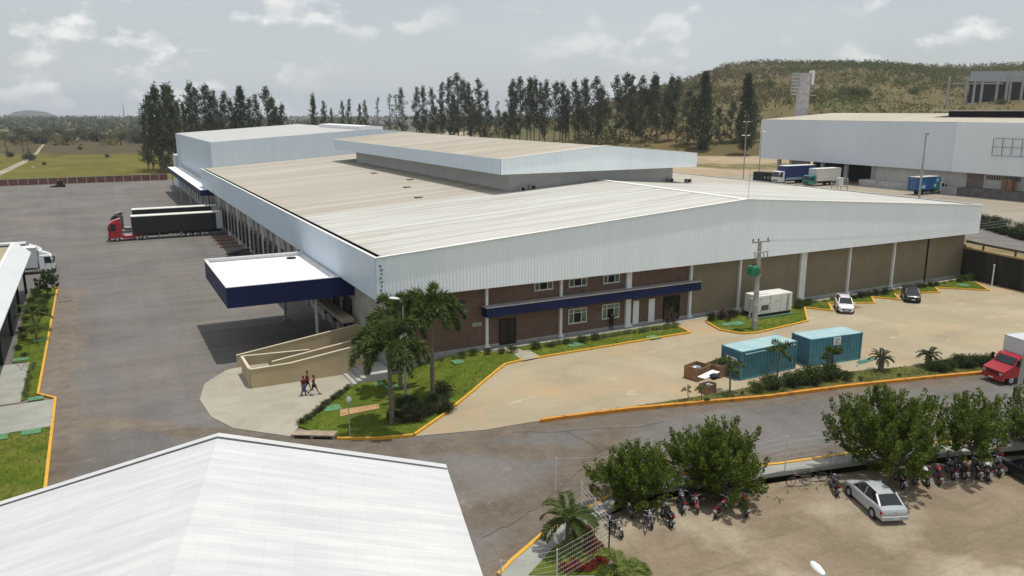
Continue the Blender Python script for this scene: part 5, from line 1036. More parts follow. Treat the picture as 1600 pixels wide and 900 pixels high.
truck('dark sided truck with pale grey roof half hidden at the left edge', (-8.2, 141.2, -1.2), 0, WHT, 10.6, (-11.2, -2.3, 1.0, 3.9, CURT, GBOX, GBOX), 'over', 2.9, ((-1.3,), (-7.2, -8.4)), 2.4, .48, 'white trucks at the left edge', deflector=WHT)
NAVY = M('navy_curtain', (.018, .03, .13), .6, .15, .8)
p = at(1221, 288, TZ); truck('white cab truck with long navy curtain body on the terrace', (p.x-1.3, p.y+1, TZ), math.pi, WHT, 11.5, (-12.6, -2.2, 1.3, 4.6, NAVY, WHITE, NAVY), 'over', 3.3, ((-1.3,), (-8.6, -9.9)), 2.5, .52, 'trucks before the terrace warehouse', skirt=M('pale_blue_skirt', (.22, .34, .48), .6))
p = at(1272, 291, TZ); truck('teal cab truck with plain white box body on the terrace', (p.x-2.2, p.y+.6, TZ), math.pi, carpaint('teal_cab_paint', (.015, .20, .18)), 9.5, (-10.5, -2.1, 1.25, 4.3, M('cream_box', (.56, .55, .50), .6, .06), WHITE, GBOX), 'over', 2.7, ((-1.2,), (-7.5,)), 2.4, .5, 'trucks before the terrace warehouse')
def bluedecal(t, x0, x1, bw, z0_, z1_):
    rr = random.Random(4); cols = [M('decal_pale', (.35, .52, .62), .6), M('decal_mid_blue', (.03, .17, .42), .6), M('decal_green', (.02, .19, .14), .6)]
    for s in (-1, 1):
        mb = MB(); mb.box(x1-1.8, x1-.02, s*(bw+.036)-.004, s*(bw+.036)+.004, z0_, z1_-.1); mb.build('green_decal', cols[2], t)
        for k in range(7):
            mb = MB(); x = x0+.6+rr.random()*(x1-x0-1.2); z = z0_+.5+rr.random()*(z1_-z0_-1); r_ = rr.uniform(.25, .75)
            mb.disc_y((x, s*(bw+.046+.002*k), z), r_, .004, 16); mb.build('round_decal', cols[k % 2], t)
            if r_ > .5: mb = MB(); mb.disc_y((x, s*(bw+.0505+.002*k), z), r_*.6, .004, 14); mb.build('round_decal', cols[(k+1) % 2], t)
p = at(1472, 302, TZ); truck('white cab delivery truck with blue and green graphics behind the slim pole', (p.x, p.y+.6, TZ), 0, WHT, 8.6, (-9.6, -2.0, 1.15, 4.0, M('blue_body', (.015, .09, .26), .5, .2, .6), M('body_roof', (.5, .46, .40), .6), M('blue_body', (.015, .09, .26))), 'over', 2.65, ((-1.3,), (-7,)), 2.3, .46, 'trucks before the terrace warehouse', decal=bluedecal)
rt = truck('red bonneted delivery truck with white box at the right frame edge', (65.6, 37.75, 0), hd(-.978, .208), RED, 7.5, (-8.2, -2.05, 1.05, 3.75, M('white_box_body', (.60, .61, .64), .55, .05, .5), GBOX, M('white_box_body', (.6, .61, .64))), 'bonnet', 2.42, ((-.95,), (-5.9,)), 2.12, .42)
# ---------------------------------------------------------------- motorcycles and bicycles
def motorbike(label, rear, front, paint, z=-.6, lean=0):
    a = at(*rear, z); b = at(*front, z); mid = (a+b)/2; ang = math.atan2(b.y-a.y, b.x-a.x)
    t = thing('motorcycle', label, 'motorcycle', (mid.x, mid.y, z), ang, 'motorcycles parked under the trees'); t.rotation_euler = (R(9), 0, ang)
    for x, nm in ((-.64, 'rear_wheel'), (.66, 'front_wheel')):
        mb = MB(); mb.torus_y((x, 0, .3), .245, .058, 22, 7); w_ = mb.build(nm, BLACK, t, True)
        mb = MB(); mb.torus_y((x, 0, .3), .2, .014, 20, 5); mb.disc_y((x, 0, .3), .06, .1, 10)
        for k in range(6): mb.bar((x, 0, .3), (x+.2*math.cos(k*1.047), 0, .3+.2*math.sin(k*1.047)), .018)
        mb.build('rim', STEEL, w_)
    mb = MB(); mb.bar((.42, 0, .82), (-.1, 0, .36), .06); mb.bar((-.1, 0, .36), (-.35, 0, .42), .06); mb.bar((-.35, 0, .42), (-.64, .09, .3), .04); mb.bar((-.35, 0, .42), (-.64, -.09, .3), .04); mb.bar((.4, 0, .8), (-.55, 0, .72), .06); mb.bar((.35, 0, .72), (.1, 0, .3), .05); mb.build('frame', DARK, t)
    mb = MB(); mb.box(-.18, .2, -.13, .13, .24, .52); mb.build('engine', M('engine_grey', (.13, .13, .13), .45, .2, 6, metal=.5), t, bevel=.03)
    mb = MB(); mb.loft([[(x, w_*math.cos(a_), zc+h_*math.sin(a_)) for a_ in np.linspace(0, 2*math.pi, 10, endpoint=False)] for x, w_, zc, h_ in ((.36, .07, .84, .06), (.25, .15, .86, .11), (.05, .14, .84, .10), (-.1, .08, .80, .06))]); mb.build('fuel_tank', paint, t, True)
    mb = MB(); mb.loft([[(x, w_*math.cos(a_), zc+h_*math.sin(a_)) for a_ in np.linspace(0, 2*math.pi, 10, endpoint=False)] for x, w_, zc, h_ in ((-.08, .10, .80, .05), (-.3, .14, .79, .06), (-.6, .13, .83, .06), (-.82, .06, .84, .03))]); mb.build('seat', BLACK, t, True)
    for s in (-1, 1):
        mb = MB(); mb.tube([(.66, s*.08, .3), (.5, s*.08, .72), (.42, s*.07, .93)], [.03, .028, .02], 7); mb.build('fork', CHROME, t)
        mb = MB(); mb.tube([(.4, s*.05, .95), (.36, s*.25, 1.03), (.28, s*.36, 1.0)], .016, 6); hb = mb.build('handlebar', CHROME, t)
        mb = MB(); mb.tube([(.36, s*.25, 1.03), (.4, s*.3, 1.14)], .008, 5); mb.blob((.4, s*.31, 1.17), .02, .06, .04, 1, 8, 5, .02); mb.build('mirror', DARK, hb)
        mb = MB(); mb.bar((-.3, s*.14, .58), (-.62, s*.12, .66), .03, .16); mb.build('side_cover', paint, t)
    mb = MB(); mb.blob((.56, 0, .88), .09, .09, .09, 1, 10, 6, .01); mb.build('headlight', M('headlamp', (.35, .37, .4), .1), t, True)
    mb = MB(); mb.tube([(.12, -.12, .3), (-.1, -.17, .24), (-.45, -.18, .3), (-.85, -.18, .4)], [.02, .025, .045, .045], 8); mb.build('exhaust', CHROME, t, True)
    for x, nm in ((.66, 'front_mudguard'), (-.64, 'rear_mudguard')):
        mb = MB(); rr_ = .335; A = np.linspace(.5, 2.3, 8) if x > 0 else np.linspace(1.0, 2.9, 8)
        mb.loft([[(x+(rr_+d_)*math.cos(q), y_, .3+(rr_+d_)*math.sin(q)) for y_, d_ in ((-.06, 0), (.06, 0), (.05, .015), (-.05, .015))] for q in A]); mb.build(nm, paint, t)
    mb = MB(); mb.box(-.93, -.85, -.07, .07, .76, .83); mb.build('tail_light', M('tail_red', (.4, .01, .02)), t)
    plate(t, -.97, 0, .6, w=.2)
    return t
BR = carpaint('bike_red', (.22, .008, .014)); BB = carpaint('bike_black', (.014, .014, .016)); BW = carpaint('bike_white', (.55, .55, .55)); BG = carpaint('bike_grey', (.12, .125, .13))
for lab, r_, f_, c in (('dark motorcycle facing the viewer beside the white fence corner', (947, 815), (978, 848), BB),
        ('black motorcycle, front wheel forward, second from the fence', (1010, 800), (1022, 834), BB), ('black motorcycle showing its plate, left of the first tree gap', (1052, 832), (1030, 801), BB),
        ('dark grey motorcycle with plate deep under the second tree', (1068, 809), (1056, 780), BG), ('red motorcycle facing the viewer under the second tree', (1086, 779), (1092, 808), BR),
        ('red tanked motorcycle with long chrome exhaust under the second tree', (1113, 814), (1137, 792), BR), ('black motorcycle with red front at the right end of the second tree', (1168, 815), (1155, 785), BR),
        ('black motorcycle alone between the bicycles and the silver car', (1311, 785), (1293, 752), BB), ('black motorcycle just right of the silver car', (1413, 771), (1394, 744), BB),
        ('white tanked motorcycle right of the silver car', (1453, 766), (1431, 741), BW), ('bright red tanked motorcycle under the third tree', (1470, 766), (1455, 737), BR),
        ('dark motorcycle parked crosswise by the fourth tree trunk', (1514, 757), (1479, 728), BB), ('white fronted motorcycle right of the fourth tree trunk', (1549, 761), (1527, 729), BW),
        ('grey and red motorcycle nearest the street lamp pole', (1566, 755), (1546, 722), BG), ('red motorcycle behind the grey one at the street lamp pole', (1562, 730), (1550, 708), BR)):
    motorbike(lab, r_, f_, c)
for lab, r_, f_, c in (('black motorcycle in deep shade at the foot of the low wall under the left tree', (978, 792), (988, 812), BB), ('dark motorcycle hidden under the left tree behind the bicycle', (1034, 790), (1040, 770), BB),
        ('black motorcycle in shade between the left and second trees', (1080, 792), (1074, 770), BG), ('dark motorcycle beside the second tree trunk', (1128, 800), (1122, 775), BB),
        ('black motorcycle in the shade just behind the silver car tail', (1432, 762), (1415, 738), BB), ('dark motorcycle between the red tanked one and the fourth trunk', (1493, 757), (1472, 730), BG), ('black motorcycle right of the fourth trunk, close to it', (1533, 758), (1512, 727), BB)):
    motorbike(lab, r_, f_, c)
def bicycle(label, rear, front, mat, z=-.6):
    a = at(*rear, z); b = at(*front, z); mid = (a+b)/2; ang = math.atan2(b.y-a.y, b.x-a.x)
    t = thing('bicycle', label, 'bicycle', (mid.x, mid.y, z), ang, 'bicycles leaning on the low wall'); t.rotation_euler = (R(-8), 0, ang)
    for x, nm in ((-.52, 'rear_wheel'), (.52, 'front_wheel')):
        mb = MB(); mb.torus_y((x, 0, .34), .315, .022, 24, 6); w_ = mb.build(nm, BLACK, t)
        mb = MB(); mb.torus_y((x, 0, .34), .29, .012, 22, 5); [mb.bar((x, 0, .34), (x+.29*math.cos(k*.52), 0, .34+.29*math.sin(k*.52)), .006) for k in range(12)]; mb.build('rim', STEEL, w_)
    mb = MB()
    for p_, q_ in (((-.1, 0, .32), (-.22, 0, .82)), ((-.2, 0, .76), (.36, 0, .8)), ((-.1, 0, .32), (.38, 0, .68)), ((-.2, 0, .76), (-.52, 0, .34)), ((-.1, 0, .32), (-.52, 0, .34)), ((.35, 0, .92), (.42, 0, .62))): mb.tube([p_, q_], .018, 6)
    mb.build('frame', mat, t)
    mb = MB(); mb.tube([(.42, 0, .62), (.52, .05, .34)], .014, 6); mb.tube([(.42, 0, .62), (.52, -.05, .34)], .014, 6); mb.build('fork', mat, t)
    mb = MB(); mb.tube([(.28, -.28, 1.0), (.36, -.1, .98), (.36, .1, .98), (.28, .28, 1.0)], .013, 6); mb.build('handlebar', CHROME, t)
    mb = MB(); mb.loft([[(-.36, -.08, .86), (-.36, .08, .86), (-.36, .07, .9), (-.36, -.07, .9)], [(-.1, -.02, .86), (-.1, .02, .86), (-.1, .02, .89), (-.1, -.02, .89)]]); mb.build('saddle', BLACK, t)
    mb = MB(); mb.disc_y((-.1, .03, .32), .1, .012, 14); mb.build('chainring', STEEL, t)
    return t
bicycle('rusty pink bicycle standing against the low wall, left of the pair', (1264, 758), (1230, 760), M('bike_rust_pink', (.20, .09, .10), .6, .2, 5))
bicycle('dark bicycle behind, right of the rusty one at the wall', (1287, 752), (1256, 750), M('bike_frame_dark', (.07, .05, .06), .6, .2, 5))
bicycle('thin wheeled bicycle in front of the bikes beneath the left tree', (1003, 806), (1010, 846), M('bike_frame_dark', (.07, .05, .06)))
# loading gear by the docks
WG = M('orange_rust_rail', (.32, .13, .06), .8, .2, 2)
for k, Y in enumerate((158.2, 154.4, 150.4, 146.4)):
    mb = MB(); mb.tube([(18.3, Y, -1.05), (22.0, Y, -1.05)], .11, 7); mb.tube([(18.3, Y, -1.2), (18.3, Y, -1.0)], .13, 7)
    tag(mb.build('wheel_guide', WG), 'rusty orange wheel guide rail on the yard by a dark dock door', 'rail', 'wheel guide rails at the docks')
for k, (x, y) in enumerate(((20.5, 138), (20.0, 134.5))):
    mb = MB(); mb.bar((x-2.2, y, -1.0), (x+1.6, y+.8, -.55), 1.6, .12); mb.bar((x-1.6, y-.3, -1.2), (x+1.5, y+.4, -1.05), .2, .3); tag(mb.build('dock_plate', DARK), ['dark steel dock plate lying by the dock doors', 'dark steel dock plate nearer the entrance canopy'][k], 'plate')
mb = MB(); x, y = -11.5, 289; mb.box(x, x+2.8, y, y+1.6, -1.2, -.4); mb.box(x+.6, x+2.2, y+.2, y+1.4, -.4, .7); mb.tube([(x-1.4, y+.5, -1), (x+.2, y+.7, -1)], .25, 8); tag(mb.build('scrap_heap', DARK), 'dark machine parts dumped in the far yard corner', 'scrap')
# ================================================================ people
SKIN = M('brown_skin', (.20, .105, .07), .6, .05, 5); HAIR = M('dark_hair', (.012, .009, .008), .7, .1, 8)
def skinmesh(name, J, E, mat, parent, sub=1):
    """J: joint -> (position, radius); one continuous skin grown over connected edges"""
    ks = list(J); me = bpy.data.meshes.new(name); me.from_pydata([J[k][0] for k in ks], [(ks.index(a), ks.index(b)) for a, b in E], [])
    o = bpy.data.objects.new(name, me); COL.objects.link(o); o.modifiers.new('s', 'SKIN')
    for i, k in enumerate(ks):
        d = me.skin_vertices[0].data[i]; d.radius = (J[k][1], J[k][1] if len(J[k]) < 3 else J[k][2]); d.use_root = (i == 0)
    m = o.modifiers.new('u', 'SUBSURF'); m.levels = sub; m.render_levels = sub
    dg = bpy.context.evaluated_depsgraph_get(); m2 = bpy.data.meshes.new_from_object(o.evaluated_get(dg)); bpy.data.objects.remove(o)
    m2.materials.clear(); m2.materials.append(mat); m2.polygons.foreach_set('use_smooth', [True]*len(m2.polygons)); return link(m2, name, parent)
def person(label, loc, rz, shirt, legs, short, stride, armsw, h=1.74):
    t = thing('person', label, 'person', loc, rz); k = h/1.74
    def V(x, y, z): return (x*k, y*k, z*k)
    J = {'pelvis': (V(0, 0, .93), .13*k, .11*k), 'waist': (V(.01, 0, 1.08), .12*k, .10*k), 'chest': (V(.02, 0, 1.3), .15*k, .11*k), 'neck': (V(.02, 0, 1.5), .052*k), 'jaw': (V(.045, 0, 1.575), .075*k), 'head': (V(.03, 0, 1.665), .088*k)}
    E = [('pelvis', 'waist'), ('waist', 'chest'), ('chest', 'neck'), ('neck', 'jaw'), ('jaw', 'head')]
    for s, n in ((1, 'l'), (-1, 'r')):
        f = stride*s; a = -armsw*s
        hip = (0, .09*s, .88); kn = (math.sin(f)*.42+.03, .10*s, .88-.42*math.cos(f)); fl = f-(.35 if f < 0 else .06); an = (kn[0]+math.sin(fl)*.41, .10*s, max(.075, kn[2]-.41*math.cos(fl)))
        if f >= 0: an = (an[0], an[1], .075)
        tz = .035 if f >= 0 else .03
        J.update({n+'hip': (V(*hip), .095*k), n+'knee': (V(*kn), .062*k), n+'ankle': (V(*an), .04*k), n+'toe': (V(an[0]+.17, an[1]+.01*s, tz), .032*k)})
        E += [('pelvis', n+'hip'), (n+'hip', n+'knee'), (n+'knee', n+'ankle'), (n+'ankle', n+'toe')]
        sh = (.015, .20*s, 1.42); el = (math.sin(a)*.29, .25*s, 1.42-.29*math.cos(a)); fa_ = a+.35; wr_ = (el[0]+math.sin(fa_)*.25, .26*s, el[2]-.25*math.cos(fa_)); pm = (wr_[0]+math.sin(fa_)*.08, .26*s, wr_[2]-.08*math.cos(fa_))
        J.update({n+'sh': (V(*sh), .066*k), n+'el': (V(*el), .043*k), n+'wr': (V(*wr_), .028*k), n+'palm': (V(*pm), .034*k, .02*k)})
        E += [('chest', n+'sh'), (n+'sh', n+'el'), (n+'el', n+'wr'), (n+'wr', n+'palm')]
    body = skinmesh('body', J, E, SKIN, t)
    for s, n in ((1, 'l'), (-1, 'r')):
        pm = Vector(J[n+'palm'][0]); wr_ = Vector(J[n+'wr'][0]); d = (pm-wr_).normalized(); mb = MB()
        for j, (off, ln) in enumerate(((-.027, .07), (-.009, .08), (.009, .075), (.027, .06))): a_ = pm+d*.02+Vector((off, 0, 0)); mb.tube([a_, a_+d*ln*.55+Vector((.004, -.006*s, 0)), a_+d*ln+Vector((.006, -.022*s, 0))], [.0095, .0085, .006], 6)
        a_ = wr_+d*.04; mb.tube([a_, a_+d*.04+Vector((.035, 0, 0)), a_+d*.08+Vector((.04, -.01*s, 0))], [.011, .01, .007], 6); mb.build('fingers', SKIN, t)
    sj = {q: (J[q][0], J[q][1]+.018*k, (J[q][2] if len(J[q]) > 2 else J[q][1])+.018*k) for q in ('waist', 'pelvis', 'chest', 'lsh', 'rsh')}
    se = [('waist', 'pelvis'), ('waist', 'chest'), ('chest', 'lsh'), ('chest', 'rsh')]
    for n in 'lr': m_ = (Vector(J[n+'sh'][0])+(Vector(J[n+'el'][0])-Vector(J[n+'sh'][0]))*.6); sj[n+'sl'] = (tuple(m_), .064*k, .064*k); se.append((n+'sh', n+'sl'))
    skinmesh('shirt', sj, se, shirt, t)
    lj = {'pelvis': (J['pelvis'][0], .145*k, .125*k)}; le = []
    for n in 'lr':
        hp, kn, an = (Vector(J[n+q][0]) for q in ('hip', 'knee', 'ankle')); lj[n+'hip'] = (tuple(hp), .11*k); le.append(('pelvis', n+'hip'))
        if short: lj[n+'hem'] = (tuple(hp+(kn-hp)*.85), .088*k); le.append((n+'hip', n+'hem'))
        else: lj[n+'knee'] = (tuple(kn), .076*k); lj[n+'hem'] = (tuple(kn+(an-kn)*.92), .06*k); le += [(n+'hip', n+'knee'), (n+'knee', n+'hem')]
    skinmesh('shorts' if short else 'trousers', lj, le, legs, t)
    hd_ = Vector(J['head'][0])
    mb = MB(); mb.blob((hd_.x-.015*k, 0, hd_.z+.035*k), .10*k, .088*k, .085*k, 3, 12, 7, .03); mb.build('hair', HAIR, t, True)
    mb = MB(); mb.blob((hd_.x+.09*k, 0, hd_.z-.035*k), .022*k, .014*k, .022*k, 1, 7, 5, 0); mb.build('nose', SKIN, t, True)
    for s in (-1, 1):
        mb = MB(); mb.blob((hd_.x+.077*k, s*.032*k, hd_.z-.005*k), .012*k, .014*k, .009*k, 1, 7, 5, 0); mb.build('eye', DARK, t)
        mb = MB(); mb.blob((hd_.x, s*.088*k, hd_.z-.025*k), .022*k, .012*k, .032*k, 1, 7, 5, 0); mb.build('ear', SKIN, t)
    mb = MB(); mb.box(hd_.x+.066*k, hd_.x+.078*k, -.025*k, .025*k, hd_.z-.086*k, hd_.z-.076*k); mb.build('mouth', M('lip_brown', (.13, .05, .045), .6), t)
    for n in 'lr':
        an = Vector(J[n+'ankle'][0]); to = Vector(J[n+'toe'][0]); mb = MB(); mb.loft([[(c.x+dx, c.y+y_*1.0, c.z+z_) for y_, z_ in ((-w_, -.045), (w_, -.045), (w_*.8, hh), (-w_*.8, hh))] for c, w_, hh, dx in ((an, .05*k, .05*k, -.07*k), (an, .055*k, .06*k, 0), (to, .05*k, .02*k, 0), (to, .03*k, .0, .07*k))]); mb.build('shoe', BLACK, t, bevel=.012)
    return t
REDS = M('red_black_shirt', (.38, .02, .03), .85, .1, 6, col2=(.03, .012, .014), lo=.44, hi=.5, bump=.2, bscale=20); BLK = M('black_shorts', (.014, .013, .014), .9, .2, 6); JEAN = M('blue_jeans', (.06, .085, .15), .9, .2, 8)
GA = at(475, 618, -1.14); person('person in red and black shirt and blue jeans, nearest on the pale apron', (GA.x, GA.y, -1.14), R(-62), REDS, JEAN, False, .12, .15)
GA = at(481, 611, -1.14); person('person in red shirt and black shorts walking just behind the one in jeans', (GA.x, GA.y, -1.14), R(-10), REDS, BLK, True, .32, .35, 1.8)
GA = at(491, 617, -1.14); person('person in red vest and black shorts striding right towards the steps', (GA.x, GA.y, -1.14), R(-25), REDS, BLK, True, .5, .4)
GA = at(957, 515, .06); person('person in dark clothes standing before the lower window', (GA.x, GA.y+.2, .06), R(80), M('dark_jacket', (.012, .012, .014), .9, .1, 5), M('dark_trousers', (.013, .013, .015), .9, .1, 5), False, .05, .05, 1.8)
# ================================================================ plants
L_EUC = leafmat('eucalyptus_leaf', (.03, .042, .018), (.095, .112, .05), .35, .28); L_EUC2 = leafmat('conifer_leaf', (.018, .03, .012), (.05, .066, .026), .5, .2)
L_NEEM = leafmat('neem_leaf', (.04, .078, .010), (.17, .22, .028), 1.6, .4); L_PALM = leafmat('palm_leaf', (.032, .062, .014), (.12, .155, .036), 1.1, .32)
L_SHR = leafmat('shrub_leaf', (.03, .055, .014), (.095, .13, .032), 2.2, .3); L_DRK = leafmat('dark_shrub_leaf', (.016, .026, .010), (.055, .07, .026), 2.5, .25)
L_VAR = leafmat('variegated_leaf', (.05, .075, .022), (.26, .28, .13), 4., .3); L_RED = leafmat('red_leaf', (.06, .04, .02), (.38, .03, .03), 5., .25); L_BRZ = leafmat('bronze_leaf', (.05, .03, .02), (.13, .06, .04), 4, .25)
L_SCR1 = leafmat('olive_scrub', (.088, .080, .024), (.185, .16, .052), .05, .45); L_SCR2 = leafmat('green_scrub', (.065, .078, .024), (.15, .155, .048), .05, .45); L_SCR3 = leafmat('dry_scrub', (.09, .072, .04), (.18, .135, .078), .05, .45)
L_FAR = leafmat('far_wood_leaf', (.055, .066, .034), (.105, .115, .06), .02, .4); L_FR = leafmat('fresh_palm_leaf', (.08, .12, .02), (.20, .25, .055), 2., .35)
def cloud(name, C, D, ln, wd, mat, seed=0):
    V, F = leaves(np.asarray(C, float), np.asarray(D, float), ln, wd, np.random.default_rng(seed)); return fast_mesh(name, V, F, mat)
def clump(rng, c, r, n, flat=.75):
    P = rng.normal(size=(n, 3)); P /= np.linalg.norm(P, axis=1, keepdims=True); P *= (rng.random((n, 1))**.45)
    D = P*.7+rng.normal(size=(n, 3))*.6; D[:, 2] -= .15
    return np.asarray(c)+P*np.array([r, r, r*flat]), D
def eucalyptus(seed, h, w_, start, nb, dense, lean, mat, name='eucalyptus_tree', even=False):
    rng = np.random.default_rng(seed); t = thing(name, 'x', 'tree'); top = np.array([lean, lean*.3, h])
    def tr(s): return np.array([lean*s*s+.25*math.sin(s*5+seed), lean*.3*s*s+.2*math.sin(s*4+seed*2), h*s])
    mb = MB(); S = np.linspace(0, .97, 9); mb.tube([tr(s) for s in S], [max(.04, h*.011*(1-s*.92)) for s in S], 6)
    Cs, Ds, ls = [], [], []
    for i in range(nb):
        s = start+(1-start)*((i+rng.random())/nb); e = (s-start)/(1-start)
        env = w_*(min(1, .55+e*1.6))*(1-e**1.7)**.8+.35
        env *= 1 if even else rng.uniform(.45, 1.25)
        a = rng.uniform(0, 2*math.pi) if not even else i*2.4; b = tr(s-.06 if s > .1 else s); tip = tr(s)+np.array([math.cos(a)*env, math.sin(a)*env, env*.45])
        if i % 2 == 0: mb.tube([b, (b+tip)/2+np.array([0, 0, .2]), tip], [h*.0035, h*.0025, .03], 4, False)
        for q in (.45, .8, 1.05):
            if rng.random() > (.95 if even else .78): continue
            c = b+(tip-b)*q; r = rng.uniform(.9, 1.7)*(w_/4)**.5*(1-.35*e)
            C, D = clump(rng, c, r, int(dense*rng.uniform(.6, 1.3)), .9); D[:, 2] -= .35; Cs.append(C); Ds.append(D)
    mb.build('trunk', BARK, t); C = np.concatenate(Cs); D = np.concatenate(Ds); n = len(C)
    link(cloud('crown', C, D, rng.uniform(.55, 1.15, n), rng.uniform(.28, .5, n), mat, seed), 'crown', t); return t
EUC = {}
for k, a in dict(A=(1, 34, 4.2, .28, 42, 22, 1.2, L_EUC), B=(2, 34, 5.4, .24, 50, 23, -.6, L_EUC), C=(3, 34, 3.0, .2, 36, 22, .8, L_EUC), D=(4, 34, 2.6, .35, 22, 9, 1.5, L_EUC), E=(5, 34, 4.6, .32, 44, 22, 1.8, L_EUC), F=(6, 34, 3.4, .3, 38, 20, -1., L_EUC), H=(8, 34, 5.2, .06, 62, 30, .6, L_EUC)).items(): EUC[k] = [eucalyptus(*a), False]
EUC['G'] = [eucalyptus(9, 34, 3.8, .08, 84, 24, .3, L_EUC2, 'tall_conifer', True), False]
def put(key, px, ytop, v, label, group=None, wide=1.0, rz=None):
    px += 0; base = uv((px-800)/1268.7*v, v); z = TZ if base.x > 104 else -1.5
    h = CAMH+(172.5-ytop)*v/1268.7-z; rec = EUC[key]; s = h/34.0; rr = random.Random(px*7+int(ytop)); rz = rr.uniform(0, 6.28) if rz is None else rz
    if not rec[1]:
        o = rec[0]; o.location = (base.x, base.y, z); o.rotation_euler = (0, 0, rz); o.scale = (s*wide, s*wide, s); o['label'] = label; rec[1] = True
        if group: o['group'] = group
        return o
    return dup(rec[0], (base.x, base.y, z), rz, (s*wide, s*wide, s), label, group)
LA = 'tall dark eucalyptus in the dense clump left of the tall grey block'
for k, px, y, v in (('H', 231, 150, 330), ('A', 241, 138, 322), ('A', 247, 134, 330), ('E', 258, 134, 326), ('A', 270, 134, 335), ('H', 266, 152, 318), ('C', 279, 158, 330), ('C', 223, 176, 316), ('H', 248, 168, 312)): put(k, px, y, v, LA, 'eucalyptus clump at the left')
LB = 'dark eucalyptus rising behind the left half of the tall grey block'
for k, px, y, v in (('C', 287, 158, 372), ('A', 299, 131, 372), ('B', 306, 140, 378), ('E', 316, 134, 375), ('A', 327, 150, 380), ('F', 337, 142, 380), ('B', 352, 145, 385), ('A', 363, 158, 388), ('G', 375, 137, 388), ('C', 390, 152, 390), ('F', 402, 148, 392), ('B', 417, 138, 394), ('E', 431, 154, 396), ('A', 438, 163, 396)): put(k, px, y, v, LB, 'eucalyptus row behind the tall block')
LC = 'slim leaning eucalyptus standing apart in the gap behind the tall block'
for k, px, y, v in (('C', 487, 145, 400), ('C', 492, 152, 405), ('F', 505, 158, 402), ('C', 516, 168, 404), ('C', 534, 157, 405), ('F', 544, 155, 405), ('C', 561, 161, 408), ('F', 571, 157, 408)): put(k, px, y, v, LC, 'slim eucalyptuses in the gap', .8)
LD = 'nearly bare thin eucalyptus showing sky through its crown'
for px, y in ((590, 151), (607, 146), (620, 147)): put('D', px, y, 410, LD, 'bare thin eucalyptuses', .9)
put('C', 629, 137, 410, 'full narrow eucalyptus just right of the bare thin ones')
LE = 'tall eucalyptus in the long dark row behind the roof monitor'
rnd = random.Random(11)
for k, px, y in (('F', 650, 137), ('C', 659, 134), ('C', 674, 137), ('F', 689, 130), ('C', 702, 121), ('B', 716, 118), ('A', 725, 126), ('C', 734, 128), ('F', 749, 125), ('C', 758, 140), ('D', 775, 157), ('C', 796, 132), ('B', 803, 127), ('B', 813, 123), ('E', 824, 124), ('A', 834, 124), ('F', 843, 130), ('C', 851, 125), ('E', 866, 130), ('A', 880, 130), ('F', 889, 140), ('A', 900, 128), ('E', 915, 125), ('B', 933, 123), ('A', 942, 138), ('B', 963, 121), ('E', 975, 117), ('F', 985, 120), ('B', 1004, 122), ('A', 1018, 119), ('E', 1027, 121), ('A', 1045, 121), ('B', 1058, 123)):
    put(k, px, y, 425-(px-640)*.17+rnd.uniform(-6, 6), LE, 'eucalyptus row behind the roof monitor', rnd.uniform(.85, 1.1))
    if rnd.random() < .52: put(rnd.choice('AEBF'), px+rnd.uniform(-8, 8), y+rnd.uniform(14, 34), 440-(px-640)*.17+rnd.uniform(0, 14), LE, 'eucalyptus row behind the roof monitor')
for px, y in ((664, 172), (684, 168), (709, 165), (741, 165), (765, 172), (788, 175)): put(rnd.choice('BE'), px, y, 400, LE, 'eucalyptus row behind the roof monitor', 1.3)
put('G', 1102, 115, 338, 'tallest dark cone shaped tree at the right end of the windbreak row', None, .95); put('G', 1168, 118, 330, 'dark cone shaped tree just left of the terrace warehouse', None, .95)
LF = 'shorter dark tree between the two cone shaped trees'
for k, px, y in (('B', 1075, 142), ('A', 1088, 152), ('E', 1128, 168), ('B', 1145, 160), ('A', 1156, 172), ('E', 1184, 162)): put(k, px, y, 345, LF, 'shorter trees by the cone shaped trees', 1.15)
# --------- generic leafy things
def shrub(name, label, cat, mat, r, h, n, leaf, seed, nc=9):
    rng = np.random.default_rng(seed); Cs, Ds = [], []
    for i in range(nc):
        a = rng.uniform(0, 6.28); q = rng.random()**.6; c = (math.cos(a)*q*r*.7, math.sin(a)*q*r*.7, h*(.3+.45*rng.random()*(1-.35*q)))
        C, D = clump(rng, c, r*.5, n//nc, .5*h/r+.25); C[:, 2] = np.maximum(C[:, 2], .02); D[:, 2] += .35; Cs.append(C); Ds.append(D)
    C = np.concatenate(Cs); D = np.concatenate(Ds); k = len(C)
    t = thing(name, label, cat); link(cloud('foliage', C, D, rng.uniform(.7, 1.3, k)*leaf, rng.uniform(.4, .6, k)*leaf, mat, seed), 'foliage', t)
    mb = MB(); [mb.tube([(0, 0, -.1), (math.cos(j*2.1)*r*.4, math.sin(j*2.1)*r*.4, h*.6)], [.03, .012], 5) for j in range(3)]; mb.build('stem', BARK, t); return t
PROTO = {}
